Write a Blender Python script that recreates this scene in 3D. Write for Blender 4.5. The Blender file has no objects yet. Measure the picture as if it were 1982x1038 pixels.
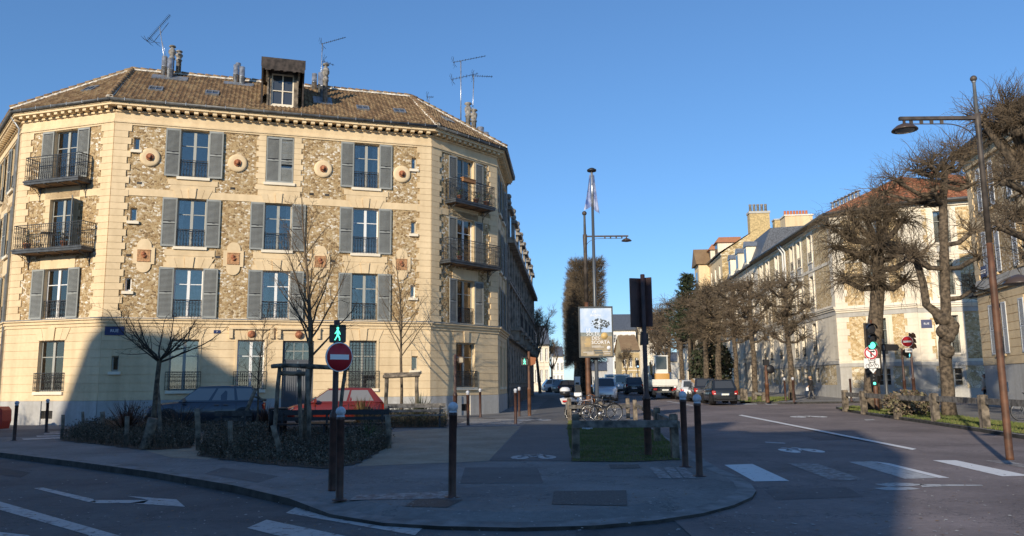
import bpy, bmesh, math, random
from math import sin, cos, tan, pi, radians, hypot, atan2, sqrt
from mathutils import Vector, Matrix, noise
random.seed(11)
SC = bpy.context.scene
COL = SC.collection

# ---------------------------------------------------------------- camera
F_PX, PITCH, ROLL, CX, CY, HC = 1557.7, radians(8.231), radians(-.56), 991.0, 519.0, 1.6
cam_d = bpy.data.cameras.new('camera'); cam = bpy.data.objects.new('camera', cam_d); COL.objects.link(cam)
cam_d.sensor_width = 36; cam_d.lens = 36 * F_PX / 1982; cam_d.clip_end = 4000; cam_d.clip_start = .1
cam.location = (0, 0, HC)
cam.matrix_world = Matrix.Translation((0, 0, HC)) @ Matrix.Rotation(pi / 2 + PITCH, 4, 'X') @ Matrix.Rotation(ROLL, 4, 'Z')
SC.camera = cam

# ---------------------------------------------------------------- light
SUN_AZ = Vector((-.4376, -.8992)); SUN_EL = radians(20)
w = bpy.data.worlds.new('World'); SC.world = w; w.use_nodes = True
nt = w.node_tree; bg = nt.nodes['Background']
sky = nt.nodes.new('ShaderNodeTexSky'); sky.sky_type = 'NISHITA'; sky.sun_disc = False
sky.sun_elevation = SUN_EL; sky.sun_rotation = atan2(SUN_AZ.x, SUN_AZ.y); sky.altitude = 2000
sky.air_density = 1.3; sky.dust_density = 0.0; sky.ozone_density = 9
gm = nt.nodes.new('ShaderNodeGamma'); gm.inputs[1].default_value = .82; nt.links.new(sky.outputs[0], gm.inputs[0]); nt.links.new(gm.outputs[0], bg.inputs[0]); bg.inputs[1].default_value = .15
sd = bpy.data.lights.new('sun', 'SUN'); sd.energy = 3.55; sd.angle = radians(.55); sd.color = (1, .87, .68)
sun = bpy.data.objects.new('sun', sd); COL.objects.link(sun)
sv = Vector((SUN_AZ.x * cos(SUN_EL), SUN_AZ.y * cos(SUN_EL), sin(SUN_EL)))
sun.rotation_euler = sv.to_track_quat('Z', 'Y').to_euler()
SC.view_settings.view_transform = 'Standard'; SC.view_settings.look = 'None'
SC.view_settings.exposure = 0.5; SC.view_settings.gamma = 1
SC.cycles.max_bounces = 6; SC.cycles.transparent_max_bounces = 8

# ---------------------------------------------------------------- surveying helpers: picture point -> place
def g(y): return 0 if y < 25 else min(.009 * (y - 25), .567)
def ray(u, v):
    a = u - CX; b = v - CY
    x = a * cos(ROLL) + b * sin(ROLL); y = -a * sin(ROLL) + b * cos(ROLL)
    yc = -y / F_PX
    return Vector((x / F_PX, cos(PITCH) - yc * sin(PITCH), sin(PITCH) + yc * cos(PITCH)))
def G(u, v, dz=0.0):
    d = ray(u, v); t = 1.6 / -d.z if d.z < 0 else 300 / d.y
    for i in range(60): t = (g(t * d.y) + dz - HC) / d.z
    return Vector((d.x * t, d.y * t, HC + d.z * t))
def AT(u, v, y):
    d = ray(u, v); t = y / d.y; return Vector((d.x * t, y, HC + d.z * t))

# ---------------------------------------------------------------- materials
MATS = {}
def sock(n, k, v):
    if k in n.inputs: n.inputs[k].default_value = v
def M(name, col=(.5, .5, .5), rough=.7, metal=0, nscale=0, namt=.15, bump=0, bscale=40, emit=None, estr=0, spec=None, col2=None, coat=0, detail=5, lowc=.35, hic=.65):
    if name in MATS: return MATS[name]
    m = bpy.data.materials.new(name); m.use_nodes = True; t = m.node_tree; b = t.nodes['Principled BSDF']
    sock(b, 'Base Color', (*col, 1)); sock(b, 'Roughness', rough); sock(b, 'Metallic', metal)
    if spec is not None: sock(b, 'Specular IOR Level', spec)
    if coat: sock(b, 'Coat Weight', coat); sock(b, 'Coat Roughness', .08)
    if emit: sock(b, 'Emission Color', (*emit, 1)); sock(b, 'Emission Strength', estr)
    tc = t.nodes.new('ShaderNodeTexCoord')
    if nscale:
        n = t.nodes.new('ShaderNodeTexNoise'); n.inputs['Scale'].default_value = nscale; n.inputs['Detail'].default_value = detail
        r = t.nodes.new('ShaderNodeValToRGB'); c2 = col2 or tuple(c * (1 - namt * 2) for c in col); c1 = col if col2 else tuple(min(1, c * (1 + namt)) for c in col)
        r.color_ramp.elements[0].position = lowc; r.color_ramp.elements[1].position = hic
        r.color_ramp.elements[0].color = (*c2, 1); r.color_ramp.elements[1].color = (*c1, 1)
        t.links.new(tc.outputs['Object'], n.inputs['Vector']); t.links.new(n.outputs[0], r.inputs[0]); t.links.new(r.outputs[0], b.inputs['Base Color'])
    if bump:
        n = t.nodes.new('ShaderNodeTexNoise'); n.inputs['Scale'].default_value = bscale; n.inputs['Detail'].default_value = 6
        bp = t.nodes.new('ShaderNodeBump'); bp.inputs['Strength'].default_value = bump; bp.inputs['Distance'].default_value = .02
        t.links.new(tc.outputs['Object'], n.inputs['Vector']); t.links.new(n.outputs[0], bp.inputs['Height']); t.links.new(bp.outputs[0], b.inputs['Normal'])
    MATS[name] = m; return m

def M_stone(name, cols, scale=6, mortar=(.30, .24, .15), stretch=(1, 1, 1.35), bump=.7, mw=.05):
    """irregular rubble masonry: voronoi stones of mixed colour, mortar between them"""
    m = bpy.data.materials.new(name); m.use_nodes = True; t = m.node_tree; b = t.nodes['Principled BSDF']; N = t.nodes.new; L = t.links.new
    b.inputs['Roughness'].default_value = .9
    tc = N('ShaderNodeTexCoord'); mp = N('ShaderNodeMapping'); mp.inputs['Scale'].default_value = stretch
    L(tc.outputs['Object'], mp.inputs[0])
    nz = N('ShaderNodeTexNoise'); nz.inputs['Scale'].default_value = 5; nz.inputs['Detail'].default_value = 4
    L(mp.outputs[0], nz.inputs['Vector'])
    ma = N('ShaderNodeVectorMath'); ma.operation = 'MULTIPLY_ADD'; ma.inputs[1].default_value = (.16, .16, .16); L(nz.outputs['Color'], ma.inputs[0]); L(mp.outputs[0], ma.inputs[2])
    v = N('ShaderNodeTexVoronoi'); v.inputs['Scale'].default_value = scale; L(ma.outputs[0], v.inputs['Vector'])
    ve = N('ShaderNodeTexVoronoi'); ve.feature = 'DISTANCE_TO_EDGE'; ve.inputs['Scale'].default_value = scale; L(ma.outputs[0], ve.inputs['Vector'])
    sp = N('ShaderNodeSeparateColor'); L(v.outputs['Color'], sp.inputs[0])
    r = N('ShaderNodeValToRGB'); r.color_ramp.interpolation = 'LINEAR'
    e = r.color_ramp.elements
    while len(e) < len(cols): e.new(.5)
    for i, (p, c) in enumerate(cols): e[i].position = p; e[i].color = (*c, 1)
    # cluster: big noise shifts the stone choice so that pale stones gather
    nb = N('ShaderNodeTexNoise'); nb.inputs['Scale'].default_value = .9; nb.inputs['Detail'].default_value = 3; L(tc.outputs['Object'], nb.inputs['Vector'])
    ad = N('ShaderNodeMath'); ad.operation = 'MULTIPLY_ADD'; ad.inputs[1].default_value = .75; ad.inputs[2].default_value = -.375; L(nb.outputs[0], ad.inputs[0])
    a2 = N('ShaderNodeMath'); a2.operation = 'ADD'; L(sp.outputs[0], a2.inputs[0]); L(ad.outputs[0], a2.inputs[1]); L(a2.outputs[0], r.inputs[0])
    # within-stone grain
    ng = N('ShaderNodeTexNoise'); ng.inputs['Scale'].default_value = 28; ng.inputs['Detail'].default_value = 5; L(tc.outputs['Object'], ng.inputs['Vector'])
    mg = N('ShaderNodeMix'); mg.data_type = 'RGBA'; mg.blend_type = 'MULTIPLY'; mg.inputs[0].default_value = 1
    rg = N('ShaderNodeValToRGB'); rg.color_ramp.elements[0].position = .3; rg.color_ramp.elements[1].position = .62; rg.color_ramp.elements[0].color = (.42, .38, .33, 1); rg.color_ramp.elements[1].color = (1.2, 1.2, 1.2, 1)
    L(ng.outputs[0], rg.inputs[0]); L(r.outputs[0], mg.inputs[6]); L(rg.outputs[0], mg.inputs[7])
    mm = N('ShaderNodeMath'); mm.operation = 'LESS_THAN'; mm.inputs[1].default_value = mw; L(ve.outputs['Distance'], mm.inputs[0])
    mx = N('ShaderNodeMix'); mx.data_type = 'RGBA'; mx.inputs[7].default_value = (*mortar, 1); L(mm.outputs[0], mx.inputs[0]); L(mg.outputs[2], mx.inputs[6])
    L(mx.outputs[2], b.inputs['Base Color'])
    bp = N('ShaderNodeBump'); bp.inputs['Strength'].default_value = bump; bp.inputs['Distance'].default_value = .05
    sm = N('ShaderNodeMath'); sm.operation = 'MULTIPLY_ADD'; sm.inputs[1].default_value = .35; L(ng.outputs[0], sm.inputs[0]); 
    cl = N('ShaderNodeMath'); cl.operation = 'MINIMUM'; cl.inputs[1].default_value = .22; L(ve.outputs['Distance'], cl.inputs[0]); L(cl.outputs[0], sm.inputs[2])
    L(sm.outputs[0], bp.inputs['Height']); L(bp.outputs[0], b.inputs['Normal'])
    MATS[name] = m; return m

def M_glass():
    m = bpy.data.materials.new('window_glass'); m.use_nodes = True; t = m.node_tree; t.nodes.clear(); N = t.nodes.new
    o = N('ShaderNodeOutputMaterial'); mx = N('ShaderNodeMixShader'); tr = N('ShaderNodeBsdfTransparent'); gl = N('ShaderNodeBsdfGlossy')
    tr.inputs[0].default_value = (.8, .84, .86, 1); gl.inputs['Roughness'].default_value = .04; gl.inputs[0].default_value = (.84, .74, .64, 1)
    fr = N('ShaderNodeFresnel'); fr.inputs[0].default_value = 1.5; ad = N('ShaderNodeMath'); ad.operation = 'MULTIPLY_ADD'; ad.inputs[1].default_value = .9; ad.inputs[2].default_value = .17
    t.links.new(fr.outputs[0], ad.inputs[0]); t.links.new(ad.outputs[0], mx.inputs[0]); t.links.new(tr.outputs[0], mx.inputs[1]); t.links.new(gl.outputs[0], mx.inputs[2]); t.links.new(mx.outputs[0], o.inputs[0])
    MATS['window_glass'] = m; return m

def M_asphalt(name, c, c2, agg=220, patch=.5, rough=.85, crack=True, darkc=None):
    m = bpy.data.materials.new(name); m.use_nodes = True; t = m.node_tree; b = t.nodes['Principled BSDF']; N = t.nodes.new; L = t.links.new
    b.inputs['Roughness'].default_value = rough
    tc = N('ShaderNodeTexCoord'); n1 = N('ShaderNodeTexNoise'); n1.inputs['Scale'].default_value = patch; n1.inputs['Detail'].default_value = 7; n1.inputs['Roughness'].default_value = .65
    n2 = N('ShaderNodeTexNoise'); n2.inputs['Scale'].default_value = agg; n2.inputs['Detail'].default_value = 2
    n3 = N('ShaderNodeTexNoise'); n3.inputs['Scale'].default_value = 9; n3.inputs['Detail'].default_value = 6
    for n in (n1, n2, n3): L(tc.outputs['Object'], n.inputs['Vector'])
    r = N('ShaderNodeValToRGB'); r.color_ramp.elements[0].position = .36; r.color_ramp.elements[1].position = .64
    r.color_ramp.elements[0].color = (*c, 1); r.color_ramp.elements[1].color = (*c2, 1); L(n1.outputs[0], r.inputs[0])
    r2 = N('ShaderNodeValToRGB'); r2.color_ramp.elements[0].position = .3; r2.color_ramp.elements[1].position = .72
    r2.color_ramp.elements[0].color = (.62, .62, .62, 1); r2.color_ramp.elements[1].color = (1.35, 1.35, 1.35, 1); L(n2.outputs[0], r2.inputs[0])
    r3 = N('ShaderNodeValToRGB'); r3.color_ramp.elements[0].position = .3; r3.color_ramp.elements[1].position = .7
    r3.color_ramp.elements[0].color = (.86, .86, .86, 1); r3.color_ramp.elements[1].color = (1.1, 1.1, 1.1, 1); L(n3.outputs[0], r3.inputs[0])
    m1 = N('ShaderNodeMix'); m1.data_type = 'RGBA'; m1.blend_type = 'MULTIPLY'; m1.inputs[0].default_value = 1; L(r.outputs[0], m1.inputs[6]); L(r2.outputs[0], m1.inputs[7])
    m2 = N('ShaderNodeMix'); m2.data_type = 'RGBA'; m2.blend_type = 'MULTIPLY'; m2.inputs[0].default_value = 1; L(m1.outputs[2], m2.inputs[6]); L(r3.outputs[0], m2.inputs[7])
    out = m2.outputs[2]
    if crack:
        v = N('ShaderNodeTexVoronoi'); v.feature = 'DISTANCE_TO_EDGE'; v.inputs['Scale'].default_value = .33
        ma = N('ShaderNodeVectorMath'); ma.operation = 'MULTIPLY_ADD'; ma.inputs[1].default_value = (.9, .9, .9); L(n3.outputs['Color'], ma.inputs[0]); L(tc.outputs['Object'], ma.inputs[2]); L(ma.outputs[0], v.inputs['Vector'])
        lt = N('ShaderNodeMath'); lt.operation = 'LESS_THAN'; lt.inputs[1].default_value = .006; L(v.outputs['Distance'], lt.inputs[0])
        ml = N('ShaderNodeMath'); ml.operation = 'MULTIPLY'; ml.inputs[1].default_value = .55; L(lt.outputs[0], ml.inputs[0])
        mc = N('ShaderNodeMix'); mc.data_type = 'RGBA'; mc.inputs[7].default_value = (.02, .02, .02, 1); L(ml.outputs[0], mc.inputs[0]); L(out, mc.inputs[6]); out = mc.outputs[2]
    L(out, b.inputs['Base Color'])
    bp = N('ShaderNodeBump'); bp.inputs['Strength'].default_value = .35; bp.inputs['Distance'].default_value = .01; L(n2.outputs[0], bp.inputs['Height']); L(bp.outputs[0], b.inputs['Normal'])
    MATS[name] = m; return m

def M_worn(name, c, cbase, th=.45, scale=7):
    """road paint worn through to the asphalt"""
    m = bpy.data.materials.new(name); m.use_nodes = True; t = m.node_tree; b = t.nodes['Principled BSDF']; N = t.nodes.new; L = t.links.new
    tc = N('ShaderNodeTexCoord'); n = N('ShaderNodeTexNoise'); n.inputs['Scale'].default_value = scale; n.inputs['Detail'].default_value = 9; n.inputs['Roughness'].default_value = .72; L(tc.outputs['Object'], n.inputs['Vector'])
    r = N('ShaderNodeValToRGB'); r.color_ramp.elements[0].position = th - .04; r.color_ramp.elements[1].position = th + .06
    r.color_ramp.elements[0].color = (*cbase, 1); r.color_ramp.elements[1].color = (*c, 1); L(n.outputs[0], r.inputs[0]); L(r.outputs[0], b.inputs['Base Color']); b.inputs['Roughness'].default_value = .7
    MATS[name] = m; return m

def M_tile(name, c1, c2, c3):
    m = bpy.data.materials.new(name); m.use_nodes = True; t = m.node_tree; b = t.nodes['Principled BSDF']; N = t.nodes.new; L = t.links.new
    b.inputs['Roughness'].default_value = .85
    tc = N('ShaderNodeTexCoord'); g1 = N('ShaderNodeNewGeometry')
    r = N('ShaderNodeValToRGB'); e = r.color_ramp.elements; e.new(.5); e[0].position = .1; e[2].position = .9
    for i, c in enumerate((c1, c2, c3)): e[i].color = (*c, 1)
    n = N('ShaderNodeTexNoise'); n.inputs['Scale'].default_value = .8; n.inputs['Detail'].default_value = 6; L(tc.outputs['Object'], n.inputs['Vector'])
    a = N('ShaderNodeMath'); a.operation = 'MULTIPLY_ADD'; a.inputs[1].default_value = .8; a.inputs[2].default_value = -.4; L(n.outputs[0], a.inputs[0])
    a2 = N('ShaderNodeMath'); a2.operation = 'ADD'; L(g1.outputs['Random Per Island'], a2.inputs[0]); L(a.outputs[0], a2.inputs[1]); L(a2.outputs[0], r.inputs[0])
    n2 = N('ShaderNodeTexNoise'); n2.inputs['Scale'].default_value = 14; n2.inputs['Detail'].default_value = 5; L(tc.outputs['Object'], n2.inputs['Vector'])
    rg = N('ShaderNodeValToRGB'); rg.color_ramp.elements[0].position = .3; rg.color_ramp.elements[1].position = .65; rg.color_ramp.elements[0].color = (.55, .55, .5, 1); rg.color_ramp.elements[1].color = (1.1, 1.1, 1.1, 1); L(n2.outputs[0], rg.inputs[0])
    mg = N('ShaderNodeMix'); mg.data_type = 'RGBA'; mg.blend_type = 'MULTIPLY'; mg.inputs[0].default_value = 1; L(r.outputs[0], mg.inputs[6]); L(rg.outputs[0], mg.inputs[7]); L(mg.outputs[2], b.inputs['Base Color'])
    MATS[name] = m; return m

ramp_warm = [(.0, (.22, .145, .07)), (.25, (.38, .25, .115)), (.5, (.48, .34, .17)), (.7, (.56, .43, .245)), (.86, (.68, .58, .42)), (.97, (.84, .79, .68))]
M_stone('millstone', ramp_warm, 9.0, (.47, .35, .20), mw=.05)
M_stone('millstone_pale', [(.0, (.44, .30, .14)), (.3, (.60, .43, .21)), (.6, (.70, .53, .29)), (.95, (.82, .70, .48))], 5.5, (.56, .44, .27), mw=.04, bump=.5)
M_stone('rubble_big', [(.0, (.36, .26, .12)), (.4, (.62, .46, .22)), (.7, (.74, .6, .36)), (.95, (.8, .72, .52))], 2.6, (.3, .22, .12), stretch=(1, 1, 1.9), mw=.05)
M_stone('crazy_paving', [(.0, (.5, .38, .2)), (.5, (.7, .58, .38)), (.95, (.8, .74, .6))], 3.0, (.35, .28, .18), mw=.03, bump=.5)
M_stone('grey_stone', [(.0, (.16, .14, .11)), (.5, (.28, .25, .2)), (.95, (.4, .37, .31))], 2.0, (.2, .18, .15), stretch=(1, 1, 1.7), mw=.03, bump=.3)
M_glass()
def M_render(name, col, soot=.12, rough=.85):
    """painted render: broad tone changes, faint rain streaks, fine grain"""
    m = bpy.data.materials.new(name); m.use_nodes = True; t = m.node_tree; b = t.nodes['Principled BSDF']; N = t.nodes.new; L = t.links.new; b.inputs['Roughness'].default_value = rough
    tc = N('ShaderNodeTexCoord'); out = None
    for sc_, st, lo, hi, amt in ((.55, (1, 1, 1), .35, .7, soot * .7), (1.0, (2.2, 2.2, .16), .42, .72, soot), (7, (1, 1, 1), .3, .7, soot * .45)):
        mp = N('ShaderNodeMapping'); mp.inputs['Scale'].default_value = st; n = N('ShaderNodeTexNoise'); n.inputs['Scale'].default_value = sc_; n.inputs['Detail'].default_value = 7; r = N('ShaderNodeValToRGB')
        r.color_ramp.elements[0].position = lo; r.color_ramp.elements[1].position = hi; r.color_ramp.elements[0].color = (1.03, 1.03, 1.03, 1); k = 1 - amt; r.color_ramp.elements[1].color = (k, k * .985, k * .96, 1)
        L(tc.outputs['Object'], mp.inputs[0]); L(mp.outputs[0], n.inputs['Vector']); L(n.outputs[0], r.inputs[0]); mx = N('ShaderNodeMix'); mx.data_type = 'RGBA'; mx.blend_type = 'MULTIPLY'; mx.inputs[0].default_value = 1
        if out is None: mx.inputs[6].default_value = (*col, 1)
        else: L(out, mx.inputs[6])
        L(r.outputs[0], mx.inputs[7]); out = mx.outputs[2]
    gi = N('ShaderNodeNewGeometry'); mr = N('ShaderNodeMapRange'); mr.inputs[3].default_value = .955; mr.inputs[4].default_value = 1.03; L(gi.outputs['Random Per Island'], mr.inputs[0]); mx = N('ShaderNodeMix'); mx.data_type = 'RGBA'; mx.blend_type = 'MULTIPLY'; mx.inputs[0].default_value = 1; L(out, mx.inputs[6]); L(mr.outputs[0], mx.inputs[7]); L(mx.outputs[2], b.inputs['Base Color'])
    n = N('ShaderNodeTexNoise'); n.inputs['Scale'].default_value = 45; n.inputs['Detail'].default_value = 5; bp = N('ShaderNodeBump'); bp.inputs['Strength'].default_value = .15; bp.inputs['Distance'].default_value = .02; L(tc.outputs['Object'], n.inputs['Vector']); L(n.outputs[0], bp.inputs['Height']); L(bp.outputs[0], b.inputs['Normal'])
    MATS[name] = m; return m
cream = M_render('cream_render', (.76, .60, .38))
plinth = M_render('grey_plinth', (.48, .48, .47), .2)
shut_m = M_render('shutter_paint', (.315, .335, .325), .22, .6)
gold = M('warm_white', (.78, .70, .55), .8, nscale=1, namt=.06)
wfr = M('window_white', (.80, .80, .78), .5)
gfr = M('window_grey', (.38, .38, .34), .6)
dark = M('dark_interior', (.06, .057, .055), .9, nscale=1.5, namt=.4)
curt = M('curtain_cloth', (.62, .60, .56), .9, nscale=6, namt=.1)
curt_red = M('curtain_red', (.50, .11, .04), .9)
iron = M('wrought_iron', (.028, .030, .034), .5)
slab_m = M('balcony_metal', (.06, .067, .075), .5, nscale=5, namt=.2)
wood_under = M('balcony_boards', (.22, .13, .07), .8, nscale=4, namt=.2)
terra = M('terracotta', (.40, .15, .07), .8, nscale=14, namt=.25)
zinc = M('zinc', (.30, .32, .34), .45, metal=.5, nscale=3, namt=.15)
gutter_m = M('gutter_metal', (.10, .105, .11), .5, nscale=4, namt=.2)
steel = M('flue_steel', (.55, .56, .57), .35, metal=.7, nscale=6, namt=.2)
clay = M('flue_clay', (.27, .25, .22), .85, nscale=9, namt=.3)
mortar_w = M('ridge_mortar', (.66, .60, .50), .85, nscale=7, namt=.3)
M_tile('tile_brown', (.17, .105, .055), (.26, .165, .088), (.34, .24, .13))
M_tile('tile_red', (.30, .10, .045), (.42, .16, .07), (.50, .22, .11))
tile_flat = M('tile_under', (.07, .045, .028), .9)
slate = M('slate', (.10, .115, .14), .6, nscale=8, namt=.25)
door_m = M('door_paint', (.075, .085, .10), .5, nscale=2, namt=.08)
corten = M('pole_brown', (.072, .058, .048), .55, nscale=5, namt=.25, bump=.15)
pole_dark = M('pole_dark', (.075, .034, .024), .5, nscale=6, namt=.25)
pole_rust = M('pole_rust', (.125, .055, .027), .6, nscale=3, namt=.3)
black = M('matt_black', (.014, .014, .016), .5)
blackp = M('black_plastic', (.02, .02, .022), .35)
ball_m = M('bollard_white', (.52, .54, .58), .45, nscale=12, namt=.1)
sign_red = M('sign_red', (.48, .02, .03), .4)
sign_white = M('sign_white', (.80, .80, .80), .4)
sign_back = M('sign_back', (.075, .034, .03), .55, nscale=3, namt=.25)
blue_plate = M('blue_plate', (.02, .035, .12), .4)
green_lit = M('lamp_green', (.1, .8, .55), .4, emit=(.12, 1, .62), estr=1.3)
blue_lit = M('lamp_bluegreen', (.1, .7, .8), .4, emit=(.25, .85, 1), estr=1.0)
lens = M('lens_dark', (.03, .03, .035), .12)
oldwood = M('weathered_wood', (.19, .155, .115), .85, nscale=5, namt=.35, bump=.4, bscale=30)
greywood = M('grey_rail_wood', (.17, .155, .135), .85, nscale=6, namt=.3, bump=.4, bscale=30)
benchwood = M('bench_wood', (.055, .05, .045), .75, nscale=6, namt=.3)
bark = M('bark', (.125, .095, .065), .95, nscale=7, namt=.35, bump=.8, bscale=18)
bark_y = M('bark_young', (.12, .09, .06), .9, nscale=9, namt=.3, bump=.4)
twig = M('twig', (.145, .105, .065), .9, nscale=3, namt=.25)
twig_d = M('twig_dark', (.065, .046, .032), .9, nscale=3, namt=.25)
twig_o = M('twig_ochre', (.165, .125, .08), .9, nscale=2, namt=.3)
M_asphalt('asphalt', (.064, .064, .067), (.13, .129, .128), 190, .38)
M_asphalt('asphalt_red', (.135, .108, .102), (.235, .192, .182), 170, .3)
M_asphalt('pavement', (.135, .132, .130), (.225, .22, .212), 200, .45)
M_asphalt('cycle_path', (.115, .112, .110), (.15, .146, .142), 200, .5)
M_asphalt('sand', (.26, .21, .15), (.37, .31, .23), 120, .8, crack=False)
M_asphalt('soil', (.05, .037, .025), (.085, .062, .042), 60, 1.5, crack=False)
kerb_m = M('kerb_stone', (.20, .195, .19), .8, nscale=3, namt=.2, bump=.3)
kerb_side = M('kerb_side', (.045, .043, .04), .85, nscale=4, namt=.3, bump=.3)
M_worn('paint_fresh', (.66, .66, .65), (.30, .28, .27), .36)
M_worn('paint_faded', (.30, .30, .29), (.15, .125, .12), .5)
M_worn('paint_old', (.42, .42, .41), (.14, .13, .13), .42)
iron_cover = M('iron_cover', (.06, .058, .055), .7, nscale=30, namt=.4)
grass_m = M('grass_blade', (.075, .115, .02), .8, nscale=1.6, col2=(.16, .18, .045)); grass_dry = M('grass_dry', (.20, .17, .07), .85, nscale=3, namt=.3)
grass_soil = M('grass_base', (.045, .055, .018), .95, nscale=2, col2=(.09, .07, .035))
shrub_d = M('shrub_leaf', (.075, .07, .045), .85, nscale=5, namt=.4)
shrub_b = M('shrub_brown', (.19, .14, .095), .9, nscale=5, namt=.4)
leaf_g = M('leaf_green', (.055, .12, .02), .7, nscale=5, namt=.3)
phor = M('phormium', (.10, .042, .025), .6, nscale=3, namt=.4)
yucca = M('yucca', (.055, .065, .03), .6, nscale=3, namt=.4)
ever = M('evergreen', (.035, .05, .02), .8, nscale=4, namt=.35)
tyre = M('tyre', (.02, .02, .02), .85)
rim = M('rim', (.45, .45, .46), .3, metal=.8)
car_glass = M('car_glass', (.05, .055, .06), .05, spec=.9)
tail_red = M('tail_lamp', (.42, .015, .012), .2)
head_l = M('head_lamp', (.6, .6, .6), .15)
plate_m = M('plate', (.75, .75, .7), .5)

def paint(name, c, metal=.2): return M(name, c, .32, metal=metal, coat=.7)

# ---------------------------------------------------------------- mesh builder
class MB:
    def __init__(s, mat=None): s.v = []; s.f = []; s.mi = []; s.sm = []; s.mats = []; s.T = Matrix(); s.m = mat
    def mat(s, m):
        if isinstance(m, str): m = MATS[m]
        if m is None: m = s.m
        if m not in s.mats: s.mats.append(m)
        return s.mats.index(m)
    def add(s, vs, fs, m=None, sm=False):
        o = len(s.v); T = s.T
        s.v += [tuple(T @ Vector(p)) for p in vs]; k = s.mat(m)
        for f in fs: s.f.append([o + i for i in f]); s.mi.append(k); s.sm.append(sm)
        return s
    def box(s, x0, x1, y0, y1, z0, z1, m=None):
        return s.add([(x0, y0, z0), (x1, y0, z0), (x1, y1, z0), (x0, y1, z0), (x0, y0, z1), (x1, y0, z1), (x1, y1, z1), (x0, y1, z1)],
                     [(3, 2, 1, 0), (4, 5, 6, 7), (0, 1, 5, 4), (1, 2, 6, 5), (2, 3, 7, 6), (3, 0, 4, 7)], m)
    def poly(s, pts, m=None): return s.add(pts, [list(range(len(pts)))], m)
    def prism(s, pts, d, m=None, sm=False):
        """pts: closed 3D outline, d: extrusion vector"""
        n = len(pts); d = Vector(d); q = [Vector(p) for p in pts]
        return s.add(q + [p + d for p in q], [list(range(n))[::-1], list(range(n, 2 * n))] + [(i, (i + 1) % n, n + (i + 1) % n, n + i) for i in range(n)], m, sm)
    def tube(s, pts, rs, n=6, m=None, cap=True, sm=True):
        pts = [Vector(p) for p in pts]
        if not hasattr(rs, '__len__'): rs = [rs] * len(pts)
        vs = []; fs = []; up = None
        for i, p in enumerate(pts):
            d = (pts[min(i + 1, len(pts) - 1)] - pts[max(i - 1, 0)])
            if d.length < 1e-7: d = Vector((0, 0, 1))
            d.normalize()
            if up is None: up = Vector((1, 0, 0)) if abs(d.x) < .8 else Vector((0, 1, 0))
            a = (up - d * up.dot(d))
            if a.length < 1e-5: a = d.orthogonal()
            a.normalize(); up = a; b = d.cross(a)
            for k in range(n): t = 2 * pi * k / n; vs.append(p + (a * cos(t) + b * sin(t)) * rs[i])
        for i in range(len(pts) - 1):
            for k in range(n): fs.append((i * n + k, i * n + (k + 1) % n, (i + 1) * n + (k + 1) % n, (i + 1) * n + k))
        if cap: fs.append(list(range(n))[::-1]); fs.append([(len(pts) - 1) * n + k for k in range(n)])
        return s.add(vs, fs, m, sm)
    def lathe(s, prof, n=12, m=None, c=(0, 0, 0), axis='z', sm=True):
        vs = []; fs = []
        for r, z in prof:
            for k in range(n):
                t = 2 * pi * k / n; p = (r * cos(t), r * sin(t), z)
                if axis == 'y': p = (p[0], p[2], p[1])
                if axis == 'x': p = (p[2], p[0], p[1])
                vs.append((p[0] + c[0], p[1] + c[1], p[2] + c[2]))
        for i in range(len(prof) - 1):
            for k in range(n): fs.append((i * n + k, i * n + (k + 1) % n, (i + 1) * n + (k + 1) % n, (i + 1) * n + k))
        fs.append(list(range(n))[::-1]); fs.append([(len(prof) - 1) * n + k for k in range(n)])
        return s.add(vs, fs, m, sm)
    def ball(s, c, r, m=None, n=10, k=7, sz=1):
        return s.lathe([(max(r * sin(pi * i / k), 1e-4), -r * sz * cos(pi * i / k)) for i in range(k + 1)], n, m, c)
    def mesh(s, name):
        me = bpy.data.meshes.new(name); me.from_pydata(s.v, [], s.f)
        for m in s.mats: me.materials.append(m)
        me.polygons.foreach_set('material_index', s.mi); me.polygons.foreach_set('use_smooth', s.sm); me.update(); return me
    def build(s, name, parent=None, mw=None, **kw):
        return put(name, s.mesh(name), parent, mw, **kw)

def put(name, me, parent=None, mw=None, label=None, cat=None, group=None, kind=None):
    o = bpy.data.objects.new(name, me); COL.objects.link(o)
    if parent is not None: o.parent = parent
    if mw is not None: o.matrix_local = mw
    tag(o, label, cat, group, kind); return o
def tag(o, label=None, cat=None, group=None, kind=None):
    if label: o['label'] = label
    if cat: o['category'] = cat
    if group: o['group'] = group
    if kind: o['kind'] = kind
def thing(name, label, cat, loc=(0, 0, 0), rz=0, group=None):
    o = bpy.data.objects.new(name, None); COL.objects.link(o); o.location = loc; o.rotation_euler = (0, 0, rz); o.empty_display_size = .2
    tag(o, label, cat, group); return o
def dup(root, loc, rz=0, label=None, sc=1, keepgroup=True):
    r = root.copy(); COL.objects.link(r); r.location = loc; r.rotation_euler = (0, 0, rz); r.scale = (sc, sc, sc)
    if label: r['label'] = label
    def rec(a, b):
        for ch in list(a.children):
            c = ch.copy(); COL.objects.link(c); c.parent = b; rec(ch, c)
    rec(root, r); return r
def TR(x=0, y=0, z=0, rz=0, rx=0, ry=0): return Matrix.Translation((x, y, z)) @ Matrix.Rotation(rz, 4, 'Z') @ Matrix.Rotation(rx, 4, 'X') @ Matrix.Rotation(ry, 4, 'Y')
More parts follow.
